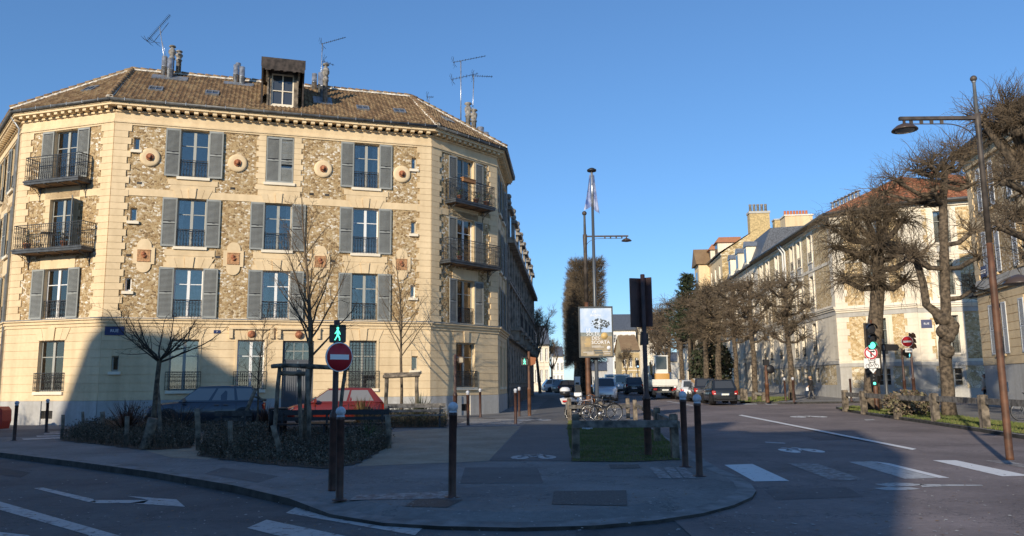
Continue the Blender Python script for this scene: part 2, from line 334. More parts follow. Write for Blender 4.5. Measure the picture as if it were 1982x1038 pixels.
def text_mesh(txt, size, mat, ext=.004, align='CENTER', space=1.0):
    c = bpy.data.curves.new('lettering', 'FONT'); c.body = txt; c.size = size; c.extrude = ext; c.align_x = align; c.align_y = 'CENTER'; c.space_character = space; c.resolution_u = 3
    o = bpy.data.objects.new('lettering', c); me = bpy.data.meshes.new_from_object(o); bpy.data.objects.remove(o); bpy.data.curves.remove(c)
    me.materials.clear(); me.materials.append(mat); return me
def struct(name, mb): return mb.build(name, kind='structure')
# ================================================================ GROUND
def sheet(name, pts, mat, dz=0.0, kind='structure', th=0):
    """flat polygon (world xy) laid on the ground profile g(y)+dz"""
    bm = bmesh.new(); vs = [bm.verts.new((p[0], p[1], 0)) for p in pts]; bm.faces.new(vs); bm.normal_update()
    for yy in (25, 88):
        bmesh.ops.bisect_plane(bm, geom=bm.verts[:] + bm.edges[:] + bm.faces[:], plane_co=(0, yy, 0), plane_no=(0, 1, 0))
    bm.normal_update(); bmesh.ops.triangulate(bm, faces=bm.faces[:], ngon_method='EAR_CLIP')
    for v in bm.verts: v.co.z = g(v.co.y) + dz
    bmesh.ops.recalc_face_normals(bm, faces=bm.faces[:])
    if sum(f.normal.z for f in bm.faces) < 0: bmesh.ops.reverse_faces(bm, faces=bm.faces[:])
    me = bpy.data.meshes.new(name); bm.to_mesh(me); bm.free(); me.materials.append(MATS[mat])
    return put(name, me, kind=kind)
def P2(u, v, dz=0): p = G(u, v, dz); return (p.x, p.y)
sheet('ground', [(-900, -60), (900, -60), (900, 2500), (-900, 2500)], 'pavement', -.2)
avl = lambda y: 3.95 + .075 * (y - 16.5)
sheet('road', [(-60, -14), (60, -14), (60, 26), (3.0, 26), (-1, 20), (-60, 60)], 'asphalt', -.125)
sheet('avenue', [(2.0, 9.0), (6.2, 5.2), (60, -13), (60, 60), (30, 56), (17, 56), (40, 400), (26, 400), (6, 60), (2.2, 30)], 'asphalt_red', -.118)
# --- pavement with its kerb
kl = [P2(-420, 850), P2(-80, 868), P2(0, 876), P2(150, 894), P2(300, 914), P2(450, 939), P2(560, 962), P2(640, 984), P2(740, 999), P2(850, 1005), P2(1000, 1008),
      P2(1150, 1004), P2(1270, 994), P2(1360, 981), P2(1420, 966), P2(1455, 951), P2(1463, 940), P2(1452, 926), P2(1425, 912), P2(1390, 900)] + [(avl(y), y) for y in (17.5, 20, 25, 40, 60, 88, 150, 300)]
drop = [0, 0, 0, 0, 0, 0, .02, .075, .08, .08, .08, .08, .08, .08, .08, .08, .08, .08, .08, .06] + [0.0] * 8
def offs(path, w):
    out = []
    for i, p in enumerate(path):
        a = path[max(i - 1, 0)]; b = path[min(i + 1, len(path) - 1)]; dx, dy = b[0] - a[0], b[1] - a[1]; l = hypot(dx, dy)
        ww = w[i] if hasattr(w, '__len__') else w
        out.append((p[0] - dy / l * ww, p[1] + dx / l * ww))
    return out
def refine(path, extra, n=4):
    P = []; X = []
    for i in range(len(path) - 1):
        for k in range(n):
            t = k / n; P.append(tuple(path[i][j] * (1 - t) + path[i + 1][j] * t for j in (0, 1))); X.append(extra[i] * (1 - t) + extra[i + 1] * t)
    P.append(path[-1]); X.append(extra[-1]); return P, X
def kerbed(name, path, dropv, rest, mat='pavement', kname='kerb', wk=.28, low=-.14, wr=.38):
    path, dropv = refine(path, dropv)
    mid = offs(path, wk); inn = offs(path, [wk + (wr if d > .01 else .02) * min(1, d / .05) + .02 for d in dropv])
    sheet(name, inn + rest, mat, 0)
    mb = MB(kerb_m); rp = MB(MATS[mat])
    def z(p, d): return g(p[1]) - d
    for i in range(len(path) - 1):
        o0, o1, m0, m1, n0, n1 = path[i], path[i + 1], mid[i], mid[i + 1], inn[i], inn[i + 1]; d0, d1 = dropv[i], dropv[i + 1]
        a_ = .012 if i % 2 else 0; L_ = lambda p, q, f: (p[0] + (q[0] - p[0]) * f, p[1] + (q[1] - p[1]) * f); O1, M1_ = L_(o0, o1, 1 - a_), L_(m0, m1, 1 - a_)
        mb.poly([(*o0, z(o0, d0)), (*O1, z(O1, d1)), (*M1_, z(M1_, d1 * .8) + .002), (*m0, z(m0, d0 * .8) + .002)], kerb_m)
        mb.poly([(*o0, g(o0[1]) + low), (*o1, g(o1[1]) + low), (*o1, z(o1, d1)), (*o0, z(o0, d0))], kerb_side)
        rp.poly([(*m0, z(m0, d0 * .8)), (*m1, z(m1, d1 * .8)), (*n1, z(n1, 0)), (*n0, z(n0, 0))])
    struct(kname, mb); struct('pavement_edge', rp)
kerbed('pavement', kl, drop, [(22, 420), (-300, 420), (-300, 60)])
# right verge side: pavement east of the avenue, split by a side street
rv = [(9.2, 8), (12.6, 17.5), P2(1982, 846, -.05), P2(1900, 833, -.05), P2(1800, 818, -.05), P2(1700, 804, -.05), P2(1640, 795, -.05), P2(1618, 789, -.05), P2(1640, 785), (21, 47.5), (40, 48)]
kerbed('pavement', rv[::-1], [0] * len(rv), [(9.4, 6), (60, 6), (60, 48)][::1], kname='kerb')
rb = [(60, 55), (28, 55), (18, 54.0), (16.2, 55.5), (16.1, 57.5), (16.7, 60), (17.4, 70), (18.9, 88), (36, 300)]
kerbed('pavement', rb[::-1], [0] * len(rb), [(80, 55), (80, 300)], kname='kerb')
# --- zones flush with the pavement
FA = radians(17.146); E1 = Vector((cos(FA), sin(FA))); N1 = Vector((sin(FA), -cos(FA)))   # along the facade / out of it
K1c = Vector((-17.2627, 33.8485)); K2c = Vector((-3.8858, 37.9756))
def FO(s, d): p = K1c + E1 * s + N1 * d; return (p.x, p.y)
sheet('side_street', [FO(-14, 2.0), FO(-14, 6.2), FO(1, 6.4), FO(15.6, 6.6), FO(16.5, 2.2), FO(0, 1.8)], 'asphalt', .004)
sheet('sand_path', [P2(690, 903), P2(945, 893), P2(985, 850), P2(1008, 825), P2(880, 828), P2(742, 838), P2(757, 860)], 'sand', .004)
sheet('sand_path', [P2(280, 872), P2(330, 886), P2(400, 890), P2(560, 860), P2(620, 832), P2(430, 832)], 'sand', .004)
sheet('cycle_path', [P2(947, 893), P2(1106, 893), P2(1097, 812), P2(1093, 780), P2(1068, 770), P2(1052, 780), P2(1012, 824), P2(988, 850)], 'cycle_path', .008)
def ragged(poly, amp, seed=1, n=9):
    R = random.Random(seed); out = []
    for i in range(len(poly)):
        a, b_ = poly[i], poly[(i + 1) % len(poly)]
        for k in range(n): t_ = k / n; out.append((a[0] + (b_[0] - a[0]) * t_ + R.uniform(-amp, amp), a[1] + (b_[1] - a[1]) * t_ + R.uniform(-amp, amp)))
    return out
# beds
BED1 = [P2(118, 853), P2(200, 862), P2(292, 872), P2(372, 868), P2(378, 848), P2(330, 830), P2(240, 822), P2(160, 832)]
BED2 = [P2(384, 884), P2(500, 898), P2(640, 908), P2(700, 896), P2(757, 862), P2(742, 838), P2(620, 832), P2(500, 836), P2(400, 850)]
BED3 = [P2(700, 828), P2(862, 828), P2(866, 814), P2(760, 806), P2(690, 815)]
for B in (BED1, BED2, BED3): sheet('planting_soil', ragged(B, .12), 'soil', .014)
LAWN = [P2(1108, 894), P2(1210, 895), P2(1316, 891), P2(1300, 862), P2(1276, 838), P2(1232, 822), P2(1100, 815), P2(1098, 830)]
sheet('lawn_soil', ragged(LAWN, .06, 3), 'grass_base', .012)
VERGE = [P2(1622, 791), P2(1700, 801), P2(1800, 815), P2(1900, 829), P2(1995, 842), P2(1995, 822), P2(1900, 812), P2(1800, 799), P2(1700, 791), P2(1650, 787)]
sheet('lawn_soil', ragged(VERGE, .06, 3), 'grass_base', .012)
VERGE2 = [P2(1428, 778), P2(1500, 778), P2(1535, 774), P2(1530, 770), P2(1470, 768), P2(1435, 772)]
sheet('lawn_soil', ragged(VERGE2, .06, 3), 'grass_base', .012)
# --- repair patches, seams and fallen leaves
def late():
    marks('road_patch', [[(1113, 1010), (1146, 1010), (1168, 1045), (1116, 1045)], [(0, 905), (60, 915), (40, 925), (-60, 912)]], 'patch_dark', -.1215)
    marks('road_patch', [[(1480, 948), (1640, 943), (1672, 962), (1500, 968)], [(1560, 845), (1640, 842), (1668, 850), (1585, 853)]], 'patch_red', -.1145)
    marks('pavement_patch', [[(900, 905), (1040, 905), (1052, 935), (890, 936)], [(430, 905), (540, 922), (500, 934), (395, 917)]], 'patch_pave', .0045)
    sm_ = []
    for k in range(7): u = 1408 + k * 7.5; v = 905 + k * 3.6; sm_.append([(u, v), (u + 6, v + 3), (u + 2, v + 5), (u - 4, v + 2)])
    R = random.Random(31); mb = MB(M('fallen_leaf', (.20, .13, .07), .9)); m2 = M('pale_grit', (.35, .34, .32), .9)
    for k in range(2600):
        u = R.uniform(-20, 2000); v = 800 + 235 * R.random() ** .8; p = G(u, v)
        if p.y > 60: continue
        on_road = False; zz = g(p.y) + .006; s_ = R.uniform(.008, .03) * (.5 if R.random() < .6 else 1)
        if v > 912 + max(0, (u - 300)) * .15 - max(0, u - 1100) * .3 or u > 1330: zz = g(p.y) - .108
        a = R.uniform(0, 6.28); c_, d_ = cos(a) * s_, sin(a) * s_; mb.add([(p.x - c_, p.y - d_, zz), (p.x + d_, p.y - c_, zz + .003), (p.x + c_, p.y + d_, zz + .006), (p.x - d_, p.y + c_, zz)], [(0, 1, 2, 3)], None if R.random() < .5 else m2)
    mb.build('fallen_leaves', label='scattered dead leaves and grit on the pavement and road', cat='leaves', kind='stuff')
M_asphalt('patch_dark', (.045, .046, .048), (.07, .07, .072), 200, .8); M_asphalt('patch_red', (.115, .095, .09), (.16, .13, .125), 180, .8); M_asphalt('patch_pave', (.095, .095, .096), (.14, .138, .135), 200, .8)
# --- markings
def marks(name, polys, mat, dz, px=True):
    mb = MB(MATS[mat])
    for p in polys:
        q = [G(u, v, dz) for u, v in p] if px else [Vector((x, y, g(y) + dz)) for x, y in p]
        mb.poly([(a.x, a.y, g(a.y) + dz) for a in q])
    bm = bmesh.new(); me = mb.mesh(name); bm.from_mesh(me)
    for f in bm.faces:
        f.normal_update()
        if f.normal.z < 0: f.normal_flip()
    bmesh.ops.triangulate(bm, faces=bm.faces[:]); bm.to_mesh(me); bm.free(); return put(name, me, kind='structure')
RD = -.120; RA = -.113
late()
marks('lane_arrow', [[(65, 945), (84, 944), (180, 966), (186, 972), (172, 972)], [(172, 972), (186, 968), (288, 968), (278, 974), (186, 974)], [(245, 960), (342, 967), (358, 981), (250, 974), (288, 968)]], 'paint_old', RD)
marks('lane_line', [[(-60, 957), (0, 971), (235, 1038), (180, 1038), (-60, 970)]], 'paint_old', RD)
marks('lane_line', [[(0, 1030), (55, 1036), (80, 1052), (-20, 1052)]], 'paint_old', RD)
marks('zebra_crossing', [[(576, 980), (622, 986), (822, 1019), (803, 1036), (553, 993)], [(516, 1006), (690, 1042), (560, 1042), (478, 1022)]], 'paint_old', RD)
marks('zebra_crossing', [[(1402, 900), (1456, 898), (1528, 931), (1460, 932)], [(1805, 891), (1850, 891), (1995, 921), (1940, 922)], [(1690, 893), (1722, 897), (1838, 925), (1817, 925)]], 'paint_fresh', RA)
marks('zebra_crossing', [[(1525, 897), (1582, 897), (1675, 929), (1610, 930)], [(1905, 891), (1945, 891), (1995, 902), (1995, 908)]], 'paint_faded', RA)
marks('zebra_crossing', [[(1643, 894), (1688, 893), (1814, 925), (1752, 927)]], 'paint_old', RA)
marks('lane_line', [[(1429, 804), (1436, 803), (1774, 869), (1766, 871)]], 'paint_fresh', RA)
marks('lane_line', [[(1289, 777), (1294, 776.5), (1345, 785), (1340, 786)]], 'paint_old', RA)
marks('lane_line', [[(1436, 781), (1462, 780.5), (1466, 783), (1440, 783.5)], [(1478, 781), (1502, 780.5), (1506, 783), (1484, 783.5)], [(1672, 812), (1690, 811.5), (1694, 813), (1676, 814)], [(1480, 855), (1520, 857), (1520, 859), (1482, 857)]], 'paint_old', RA)
marks('zebra_crossing', [[(42 + 26 * 0, 849), (120, 846), (124, 848.5), (46, 852)], [(70, 843.5), (128, 842), (130, 844), (72, 846)], [(84, 839.5), (128, 838.5), (129, 840), (86, 841)], [(95, 836), (127, 835.5), (127, 836.8), (97, 837.5)]], 'paint_old', .012)
zc = []
for i in range(5):
    y = 812.6 + i * 2.6; zc.append([(905 - i * 5.5, y), (1019 - i * 4.0, y - .6), (1016 - i * 4, y + .7), (902 - i * 5.5, y + 1.3)])
marks('zebra_crossing', zc, 'paint_old', .012)
marks('tactile_paving', [[(690, 958), (868, 951), (868, 965), (676, 968)]], 'paint_faded', .006)
marks('tactile_paving', [[(1257, 905 + 0), (1280, 904.6), (1300, 926), (1276, 926)], [(1283, 904.6), (1304, 904.3), (1323, 926), (1303, 926)], [(1307, 904.3), (1325, 904), (1348, 925), (1326, 926)]], 'paint_faded', .006)
for q in ([(1072, 951), (1212, 949), (1214, 979), (1068, 976)], [(1178, 899), (1236, 899), (1240, 906), (1182, 907)], [(806, 966), (896, 967), (866, 982), (782, 980)]):
    marks('manhole_cover', [q], 'iron_cover', .007)
def bike_mark(c, rz, L, W, mat, dz):
    """bicycle symbol painted on the road; L across, W tall"""
    mb = MB(MATS[mat]); R = Matrix.Rotation(rz, 2)
    def pt(x, y): q = R @ Vector((x * L, y * W)); return (c[0] + q.x, c[1] + q.y, g(c[1] + q.y) + dz)
    for cx in (-.3, .3):
        n = 20; fs = []; vs = []
        for k in range(n):
            t = 2 * pi * k / n; vs += [pt(cx + .2 * cos(t), -.12 + .36 * sin(t)), pt(cx + .06 * cos(t), -.12 + .1 * sin(t))]
        for k in range(n): a = 2 * k; b = (2 * k + 2) % (2 * n); fs.append((a, b, b + 1, a + 1))
        mb.add(vs, fs)
    def st(a, b, w=.03):
        a = Vector(a); b = Vector(b); d = (b - a).normalized(); n = Vector((-d.y, d.x)) * w
        mb.poly([pt(*(a - n)), pt(*(b - n)), pt(*(b + n)), pt(*(a + n))])
    st((-.3, -.12), (-.12, .3)); st((-.12, .3), (.2, .3)); st((.3, -.12), (.18, .45)); st((-.12, .3), (0, -.1)); st((0, -.1), (.2, .3)); st((-.2, .42), (-.05, .42)); st((.1, .47), (.2, .47))
    o = mb.build('cycle_marking', kind='structure')
    for v in o.data.vertices: pass
c = G(1545, 871, RA); bike_mark((c.x, c.y), 0, 1.0, 1.7, 'paint_fresh', RA)
c = G(1562, 806.5, RA); bike_mark((c.x, c.y), 0, 1.6, 1.6, 'paint_fresh', RA)
c = G(1032, 884, .012); bike_mark((c.x, c.y), 0, 1.0, 1.3, 'paint_old', .014)
c = G(1035, 813, .012); bike_mark((c.x, c.y), 0, 1.4, 1.6, 'paint_old', .016)
marks('cycle_marking', [[(1693, 937), (1720, 934.5), (1762, 935), (1790, 938), (1765, 941), (1720, 942)], [(1691, 945), (1720, 942.5), (1760, 943), (1782, 946), (1755, 949), (1715, 949)], [(1780, 937), (1900, 938.5), (1903, 940.5), (1845, 941), (1785, 943)]], 'paint_old', RA)

def scatter_in(poly, n, rnd):
    xs = [p[0] for p in poly]; ys = [p[1] for p in poly]; out = []
    def inside(x, y):
        c = False; j = len(poly) - 1
        for i in range(len(poly)):
            if (poly[i][1] > y) != (poly[j][1] > y) and x < (poly[j][0] - poly[i][0]) * (y - poly[i][1]) / (poly[j][1] - poly[i][1]) + poly[i][0]: c = not c
            j = i
        return c
    while len(out) < n:
        x = rnd.uniform(min(xs), max(xs)); y = rnd.uniform(min(ys), max(ys))
        if inside(x, y): out.append((x, y))
    return out
def grass(name, poly, n, h, mat, seed, wid=.006):
    R = random.Random(seed); mb = MB(mat)
    for x, y in scatter_in(poly, n, R):
        z = g(y) + .01; a = R.uniform(0, 2 * pi); hh = h * R.uniform(.5, 1.2) * (.55 + .9 * max(0, noise.noise(Vector((x * .9, y * .9, 0))) + .35)); mt = grass_dry if R.random() < .16 else None; lx = R.uniform(-.5, .5) * hh; ly = R.uniform(-.5, .5) * hh; w = wid * R.uniform(.7, 1.5)
        dx, dy = cos(a) * w, sin(a) * w
        mb.add([(x - dx, y - dy, z), (x + dx, y + dy, z), (x + lx, y + ly, z + hh)], [(0, 1, 2)], mt)
    return mb.build(name, kind='stuff', label='short green grass growing inside the post and rail fence', cat='grass')
gr = grass('grass', LAWN, 26000, .06, grass_m, 1); gr['label'] = 'short dark green lawn inside the small fenced plot by the bicycles'
gr = grass('grass', VERGE, 16000, .09, grass_m, 2, .012); gr['label'] = 'sunlit strip of grass along the fence beside the avenue'
gr = grass('grass', VERGE2, 3500, .12, grass_m, 3, .02); gr['label'] = 'small patch of grass round the tree trunk beyond the parked cars'
# ================================================================ CORNER BUILDING (left)
def segs(a, b, holes):
    """parts of [a,b] left free by the holes"""
    out = []; x = a
    for h0, h1 in sorted(holes):
        if h0 > x: out.append((x, min(h0, b)))
        x = max(x, h1)
    if x < b: out.append((x, b))
    return [s for s in out if s[1] - s[0] > .02]
def wall_skin(mb, L0, L1, z0, z1, ops, mat, dep=.24, rmat=None, x_cuts=(), z_cuts=(), mf=None):
    xs = sorted(set([L0, L1] + [o[0] for o in ops] + [o[1] for o in ops] + list(x_cuts))); zs = sorted(set([z0, z1] + [o[2] for o in ops] + [o[3] for o in ops] + list(z_cuts)))
    for i in range(len(xs) - 1):
        for j in range(len(zs) - 1):
            xc = (xs[i] + xs[i + 1]) / 2; zc_ = (zs[j] + zs[j + 1]) / 2
            if any(o[0] < xc < o[1] and o[2] < zc_ < o[3] for o in ops): continue
            mb.poly([(xs[i], 0, zs[j]), (xs[i + 1], 0, zs[j]), (xs[i + 1], 0, zs[j + 1]), (xs[i], 0, zs[j + 1])], mf(xc, zc_) if mf else mat)
    for a, b, c, d in ops:
        r = rmat or mat
        mb.poly([(a, 0, c), (a, dep, c), (a, dep, d), (a, 0, d)][::-1], r); mb.poly([(b, 0, c), (b, dep, c), (b, dep, d), (b, 0, d)], r)
        mb.poly([(a, 0, d), (b, 0, d), (b, dep, d), (a, dep, d)][::-1], r); mb.poly([(a, 0, c), (b, 0, c), (b, dep, c), (a, dep, c)], r)
_c = {}
def cached(key, fn):
    if key not in _c: _c[key] = fn()
    return _c[key]
def window(root, T, x, z, w_, h, frame=None, curtain=None, dep=.2, leaves=2, bar=.68, bars=1, name='window', sill=True, silm=None):
    """casement window set in an opening: frame > pane, curtain, room"""
    fm = frame or gfr; Tw = T @ TR(x, dep - .02, z)
    def mk():
        b = MB(fm); t = .055; d0, d1 = -.03, .04
        b.box(0, t, d0, d1, 0, h); b.box(w_ - t, w_, d0, d1, 0, h); b.box(t, w_ - t, d0, d1, h - t, h); b.box(t, w_ - t, d0, d1, 0, t * 1.4)
        if leaves == 2: b.box(w_ / 2 - .06, w_ / 2 + .06, d0 - .01, d1, t, h - t)
        for k in range(bars):
            zz = h * (bar if bars == 1 else (k + 1) / (bars + 1)); b.box(t, w_ / 2 - .06 if leaves == 2 else w_ - t, d0 + .01, d1 - .01, zz - .018, zz + .018)
            if leaves == 2: b.box(w_ / 2 + .06, w_ - t, d0 + .01, d1 - .01, zz - .018, zz + .018)
        return b.mesh(name)
    o = put(name, cached((name, w_, h, fm.name, leaves, bar, bars), mk), root, Tw)
    def mp():
        b = MB(MATS['window_glass'])
        for a0, a1 in (((.055, w_ / 2 - .06), (w_ / 2 + .06, w_ - .055)) if leaves == 2 else ((.055, w_ - .055),)): b.box(a0, a1, .0, .008, .07, h - .055)
        return b.mesh('pane')
    put('pane', cached(('p', w_, h, leaves), mp), o)
    def mr():
        b = MB(dark); b.box(-.02, w_ + .02, .9, .92, -.02, h + .02); b.box(-.04, -.02, .045, .92, 0, h); b.box(w_ + .02, w_ + .04, .045, .92, 0, h); b.box(0, w_, .045, .9, h, h + .02); b.box(0, w_, .045, .9, -.03, -.01)
        return b.mesh('room')
    put('room', cached(('r', w_, h), mr), o)
    if curtain:
        cm, cw, side = curtain
        def mc():
            b = MB(cm); n = 26
            for (a0, a1) in ([(.05, .05 + cw), (w_ - .05 - cw, w_ - .05)] if side == 2 else [(.05, w_ - .05)] if side == 3 else [(.05, .05 + cw)] if side == 0 else [(w_ - .05 - cw, w_ - .05)]):
                vs = []
                for i in range(n + 1):
                    t = i / n; xx = a0 + (a1 - a0) * t; yy = .12 + .022 * sin(t * (a1 - a0) * 70) + .01 * sin(t * (a1 - a0) * 31); vs += [(xx, yy, .03), (xx, yy, h - .06)]
                b.add(vs, [(2 * i, 2 * i + 2, 2 * i + 3, 2 * i + 1) for i in range(n)], cm, True)
            return b.mesh('curtain')
        put('curtain', cached(('c', w_, h, cm.name, cw, side), mc), o)
    if sill:
        def ms():
            b = MB(silm or gold); b.box(-.1, w_ + .1, -dep - .09, -dep + .19, -.13, -.005); return b.mesh('sill')
        put('sill', cached(('s', w_, dep, (silm or gold).name), ms), o)
    return o
def shutter_mesh(w_, h, gap=False, mat=None):
    b = MB(mat or shut_m); t = .06
    b.box(0, t, 0, .035, 0, h); b.box(w_ - t, w_, 0, .035, 0, h); b.box(t, w_ - t, 0, .035, 0, .09); b.box(t, w_ - t, 0, .035, h - .09, h); b.box(t, w_ - t, 0, .035, h * .47, h * .47 + .08)
    z = .11
    while z < h - .12:
        if not (h * .47 - .03 < z < h * .47 + .09) and not (gap and h * .34 < z < h * .41):
            b.prism([(t, .004, z), (t, .030, z + .030), (t, .030, z + .040), (t, .004, z + .012)], (w_ - 2 * t, 0, 0))
        z += .052
    b.box(t * .5, w_ - t * .5, .02, .026, .02, h - .02, black) if not gap else None
    b.box(w_ * .45, w_ * .6, -.015, 0, h * .5, h * .5 + .025, iron)
    return b.mesh('shutter')
def shutter(root, T, x, z, w_, h, rot=0, gap=False, mat=None):
    return put('shutter', cached(('sh', round(w_, 3), round(h, 3), gap, (mat or shut_m).name), lambda: shutter_mesh(w_, h, gap, mat)), root, T @ TR(x, -.072, z, rot))
def rail_mesh(w_, h, dens=.105, scroll=True, name='railing'):
    b = MB(iron); b.box(0, w_, -.015, .015, h - .03, h); b.box(0, w_, -.01, .01, .03, .05); b.box(0, w_, -.01, .01, h - .13, h - .115)
    n = max(2, int(w_ / dens)); 
    for i in range(n + 1):
        x = i * w_ / n; b.box(x - .007, x + .007, -.007, .007, 0, h)
        if scroll and i < n:
            xc = x + w_ / n / 2; r = w_ / n * .42
            for zc_, rr in ((h * .18, r), (h * .5, r * .9), (h * .72, r * .7)):
                pts = [(xc + rr * cos(a), 0, zc_ + rr * 1.25 * sin(a)) for a in [2 * pi * k / 8 for k in range(9)]]
                b.tube(pts, .006, 3, cap=False, sm=False)
    return b.mesh(name)
def railing(root, T, x, y, z, w_, h, rz=0, dens=.105, scroll=True):
    return put('railing', cached(('rl', round(w_, 2), round(h, 2), dens, scroll), lambda: rail_mesh(w_, h, dens, scroll)), root, T @ TR(x, y, z, rz))
def bracket(b, x, z, d, h):
    for o in (-.02,): b.box(x - .02, x + .02, -.03, 0, z - h, z); b.box(x - .02, x + .02, -d, 0, z - .03, z)
    b.tube([(x, -.02, z - h), (x, -.08, z - h * .55), (x, -d * .5, z - h * .22), (x, -d * .95, z - .03)], .015, 4)
    for cy_, cz, r in ((-d * .28, -h * .24, .1), (-d * .6, -h * .13, .06), (-.09, -h * .55, .055)):
        b.tube([(x, cy_ + r * cos(a), z + cz + r * sin(a)) for a in [k * pi / 4 for k in range(9)]], .01, 4, cap=False)
def balcony(root, T, xc, w_, z, d=.72, h=1.08, items=None):
    b = MB(slab_m); b.box(xc - w_ / 2, xc + w_ / 2, -d, 0, z - .16, z); b.box(xc - w_ / 2 - .03, xc + w_ / 2 + .03, -d - .03, 0.0, z - .06, z + .004)
    b.box(xc - w_ / 2 + .04, xc + w_ / 2 - .04, -d + .04, 0, z - .175, z - .162, wood_under)
    for k in range(4): xx = xc - w_ / 2 + w_ * (k + .5) / 4; b.box(xx - .02, xx + .02, -d + .02, 0, z - .2, z - .16)
    for sx in (-1, 1): bracket(b, xc + sx * (w_ / 2 - .22), z - .16, d * .9, .62)
    o = b.build('balcony', root, T)
    railing(o, Matrix(), xc - w_ / 2 + .02, -d + .03, z, w_ - .04, h); 
    railing(o, Matrix(), xc - w_ / 2 + .02, -d + .03, z, d - .05, h, pi / 2); railing(o, Matrix(), xc + w_ / 2 - .02, -d + .03, z, d - .05, h, pi / 2)
    return o
def panel_facade(wb, tb, T, L, ops, band23=True, qa=True, qb=True, top=13.65, cols=(), stone='millstone'):
    """wb: wall mesh builder, tb: dressing builder. ground-floor courses, bands, quoins, cornice"""
    wb.T = T; tb.T = T
    wall_skin(wb, 0, L, -.3, top, ops, cream, rmat=cream, z_cuts=(1.09, 4.6, 13.02), mf=lambda x, z: plinth if z < 1.09 else (MATS[stone] if 4.6 < z < 13.02 else cream))
    # plinth step
    for a, b in segs(0, L, [(o[0], o[1]) for o in ops if o[2] < 1.0]): tb.box(a, b, -.05, 0, -.3, 1.085, plinth) if not any(a < (o[0] + o[1]) / 2 < b and o[3] < 1.0 for o in ops) else None
    # courses
    z = 1.09
    while z < 4.0:
        z1 = min(z + .355, 4.28)
        hol = [(o[0] - .0, o[1] + .0) for o in ops if o[2] < z1 - .01 and o[3] > z + .01]
        for a, b in segs(0, L, hol): tb.box(a, b, -.025, 0, z + .014, z1, cream)
        z += .355
    # string course over the ground floor with a zinc top
    tb.box(-.03, L + .03, -.07, 0, 4.2, 4.34, cream); tb.box(-.06, L + .06, -.13, 0, 4.34, 4.47, cream); tb.box(-.1, L + .1, -.2, 0, 4.47, 4.53, cream); tb.box(-.11, L + .11, -.215, 0, 4.53, 4.56, zinc)
    # band between second and third floor
    hol = [(o[0], o[1]) for o in ops if o[2] < 10.1 and o[3] > 9.9]
    for a, b in segs(0, L, hol): tb.box(a, b, -.03, 0, 9.88, 10.2, cream)
    # quoins
    n = 29; h = (13.02 - 4.58) / n
    for i in range(n):
        zz = 4.58 + i * h; wq = .69 if i % 2 == 0 else .55
        if 9.7 < zz < 10.1: wq = .69
        if qa: tb.box(0, wq, -.045, 0, zz + .012, zz + h, cream)
        if qb: tb.box(L - wq, L, -.045, 0, zz + .012, zz + h, cream)
    # frieze and cornice
    tb.box(0, L, -.05, 0, 13.02, 13.10, cream); tb.box(-.02, L + .02, -.09, 0, 13.10, 13.17, cream); tb.box(-.01, L + .01, -.06, 0, 13.17, 13.26, cream); tb.box(0, L, -.02, 0, 13.26, 13.6, cream)
    tb.box(0, L, -.09, 0, 13.58, 13.66, cream)
    k = max(1, round(L / .385))
    for i in range(k):
        x = (i + .5) * L / k; tb.box(x - .09, x + .09, -.36, 0, 13.66, 13.78, cream)
    return
def soffit(tb, T, L, a0, a1, ov=.46):
    """cornice shelf mitred at both corners: a0,a1 = extra length per metre of overhang"""
    tb.T = T
    for (o, z0, z1, m) in ((ov - .04, 13.785, 13.88, cream), (ov, 13.88, 13.93, cream)):
        tb.prism([(0, 0, z0), (L, 0, z0), (L + a1 * o, -o, z0), (-a0 * o, -o, z0)], (0, 0, z1 - z0), m)
def gutter(gb, T, L, a0, a1, ov=.52):
    gb.T = T; o = ov
    gb.prism([(-a0 * .3, -.3, 13.935), (L + a1 * .3, -.3, 13.935), (L + a1 * o, -o, 13.935), (-a0 * o, -o, 13.935)], (0, 0, .025), gutter_m)
    gb.tube([(-a0 * o, -o, 14.0), (L + a1 * o, -o, 14.0)], .085, 8, gutter_m)
    k = int(L / .8)
    for i in range(k): x = (i + .5) * L / k; gb.box(x - .015, x + .015, -o - .092, -o + .05, 13.93, 14.09, zinc)
def shutwin(root, T, xc, w_, z, h, sh=.61, frame=None, curtain=None, rail=True, shut='LR', closed=False, rot=0, railh=.78):
    x0 = xc - w_ / 2
    if closed:
        shutter(root, T @ TR(0, .06, 0), x0 - .02, z, w_ / 2 + .02, h); shutter(root, T @ TR(0, .06, 0), xc, z, w_ / 2 + .02, h, gap=True)
    window(root, T, x0, z, w_, h, frame, curtain, sill=not (z < 4.7))
    RS = random.Random(int(xc * 37 + z * 11)); rot = rot or radians(RS.uniform(0, 7)); 
    if 'L' in shut and not closed: shutter(root, T @ TR(x0 - .005, -.0, 0, rot) @ TR(-sh, 0, 0), 0, z - .01, sh, h + .02)
    if 'R' in shut and not closed: shutter(root, T, x0 + w_ + .005, z - .01, sh, h + .02, -rot)
    if rail and not closed: railing(root, T, x0 + .02, .03, z + .01, w_ - .04, railh, dens=.12)

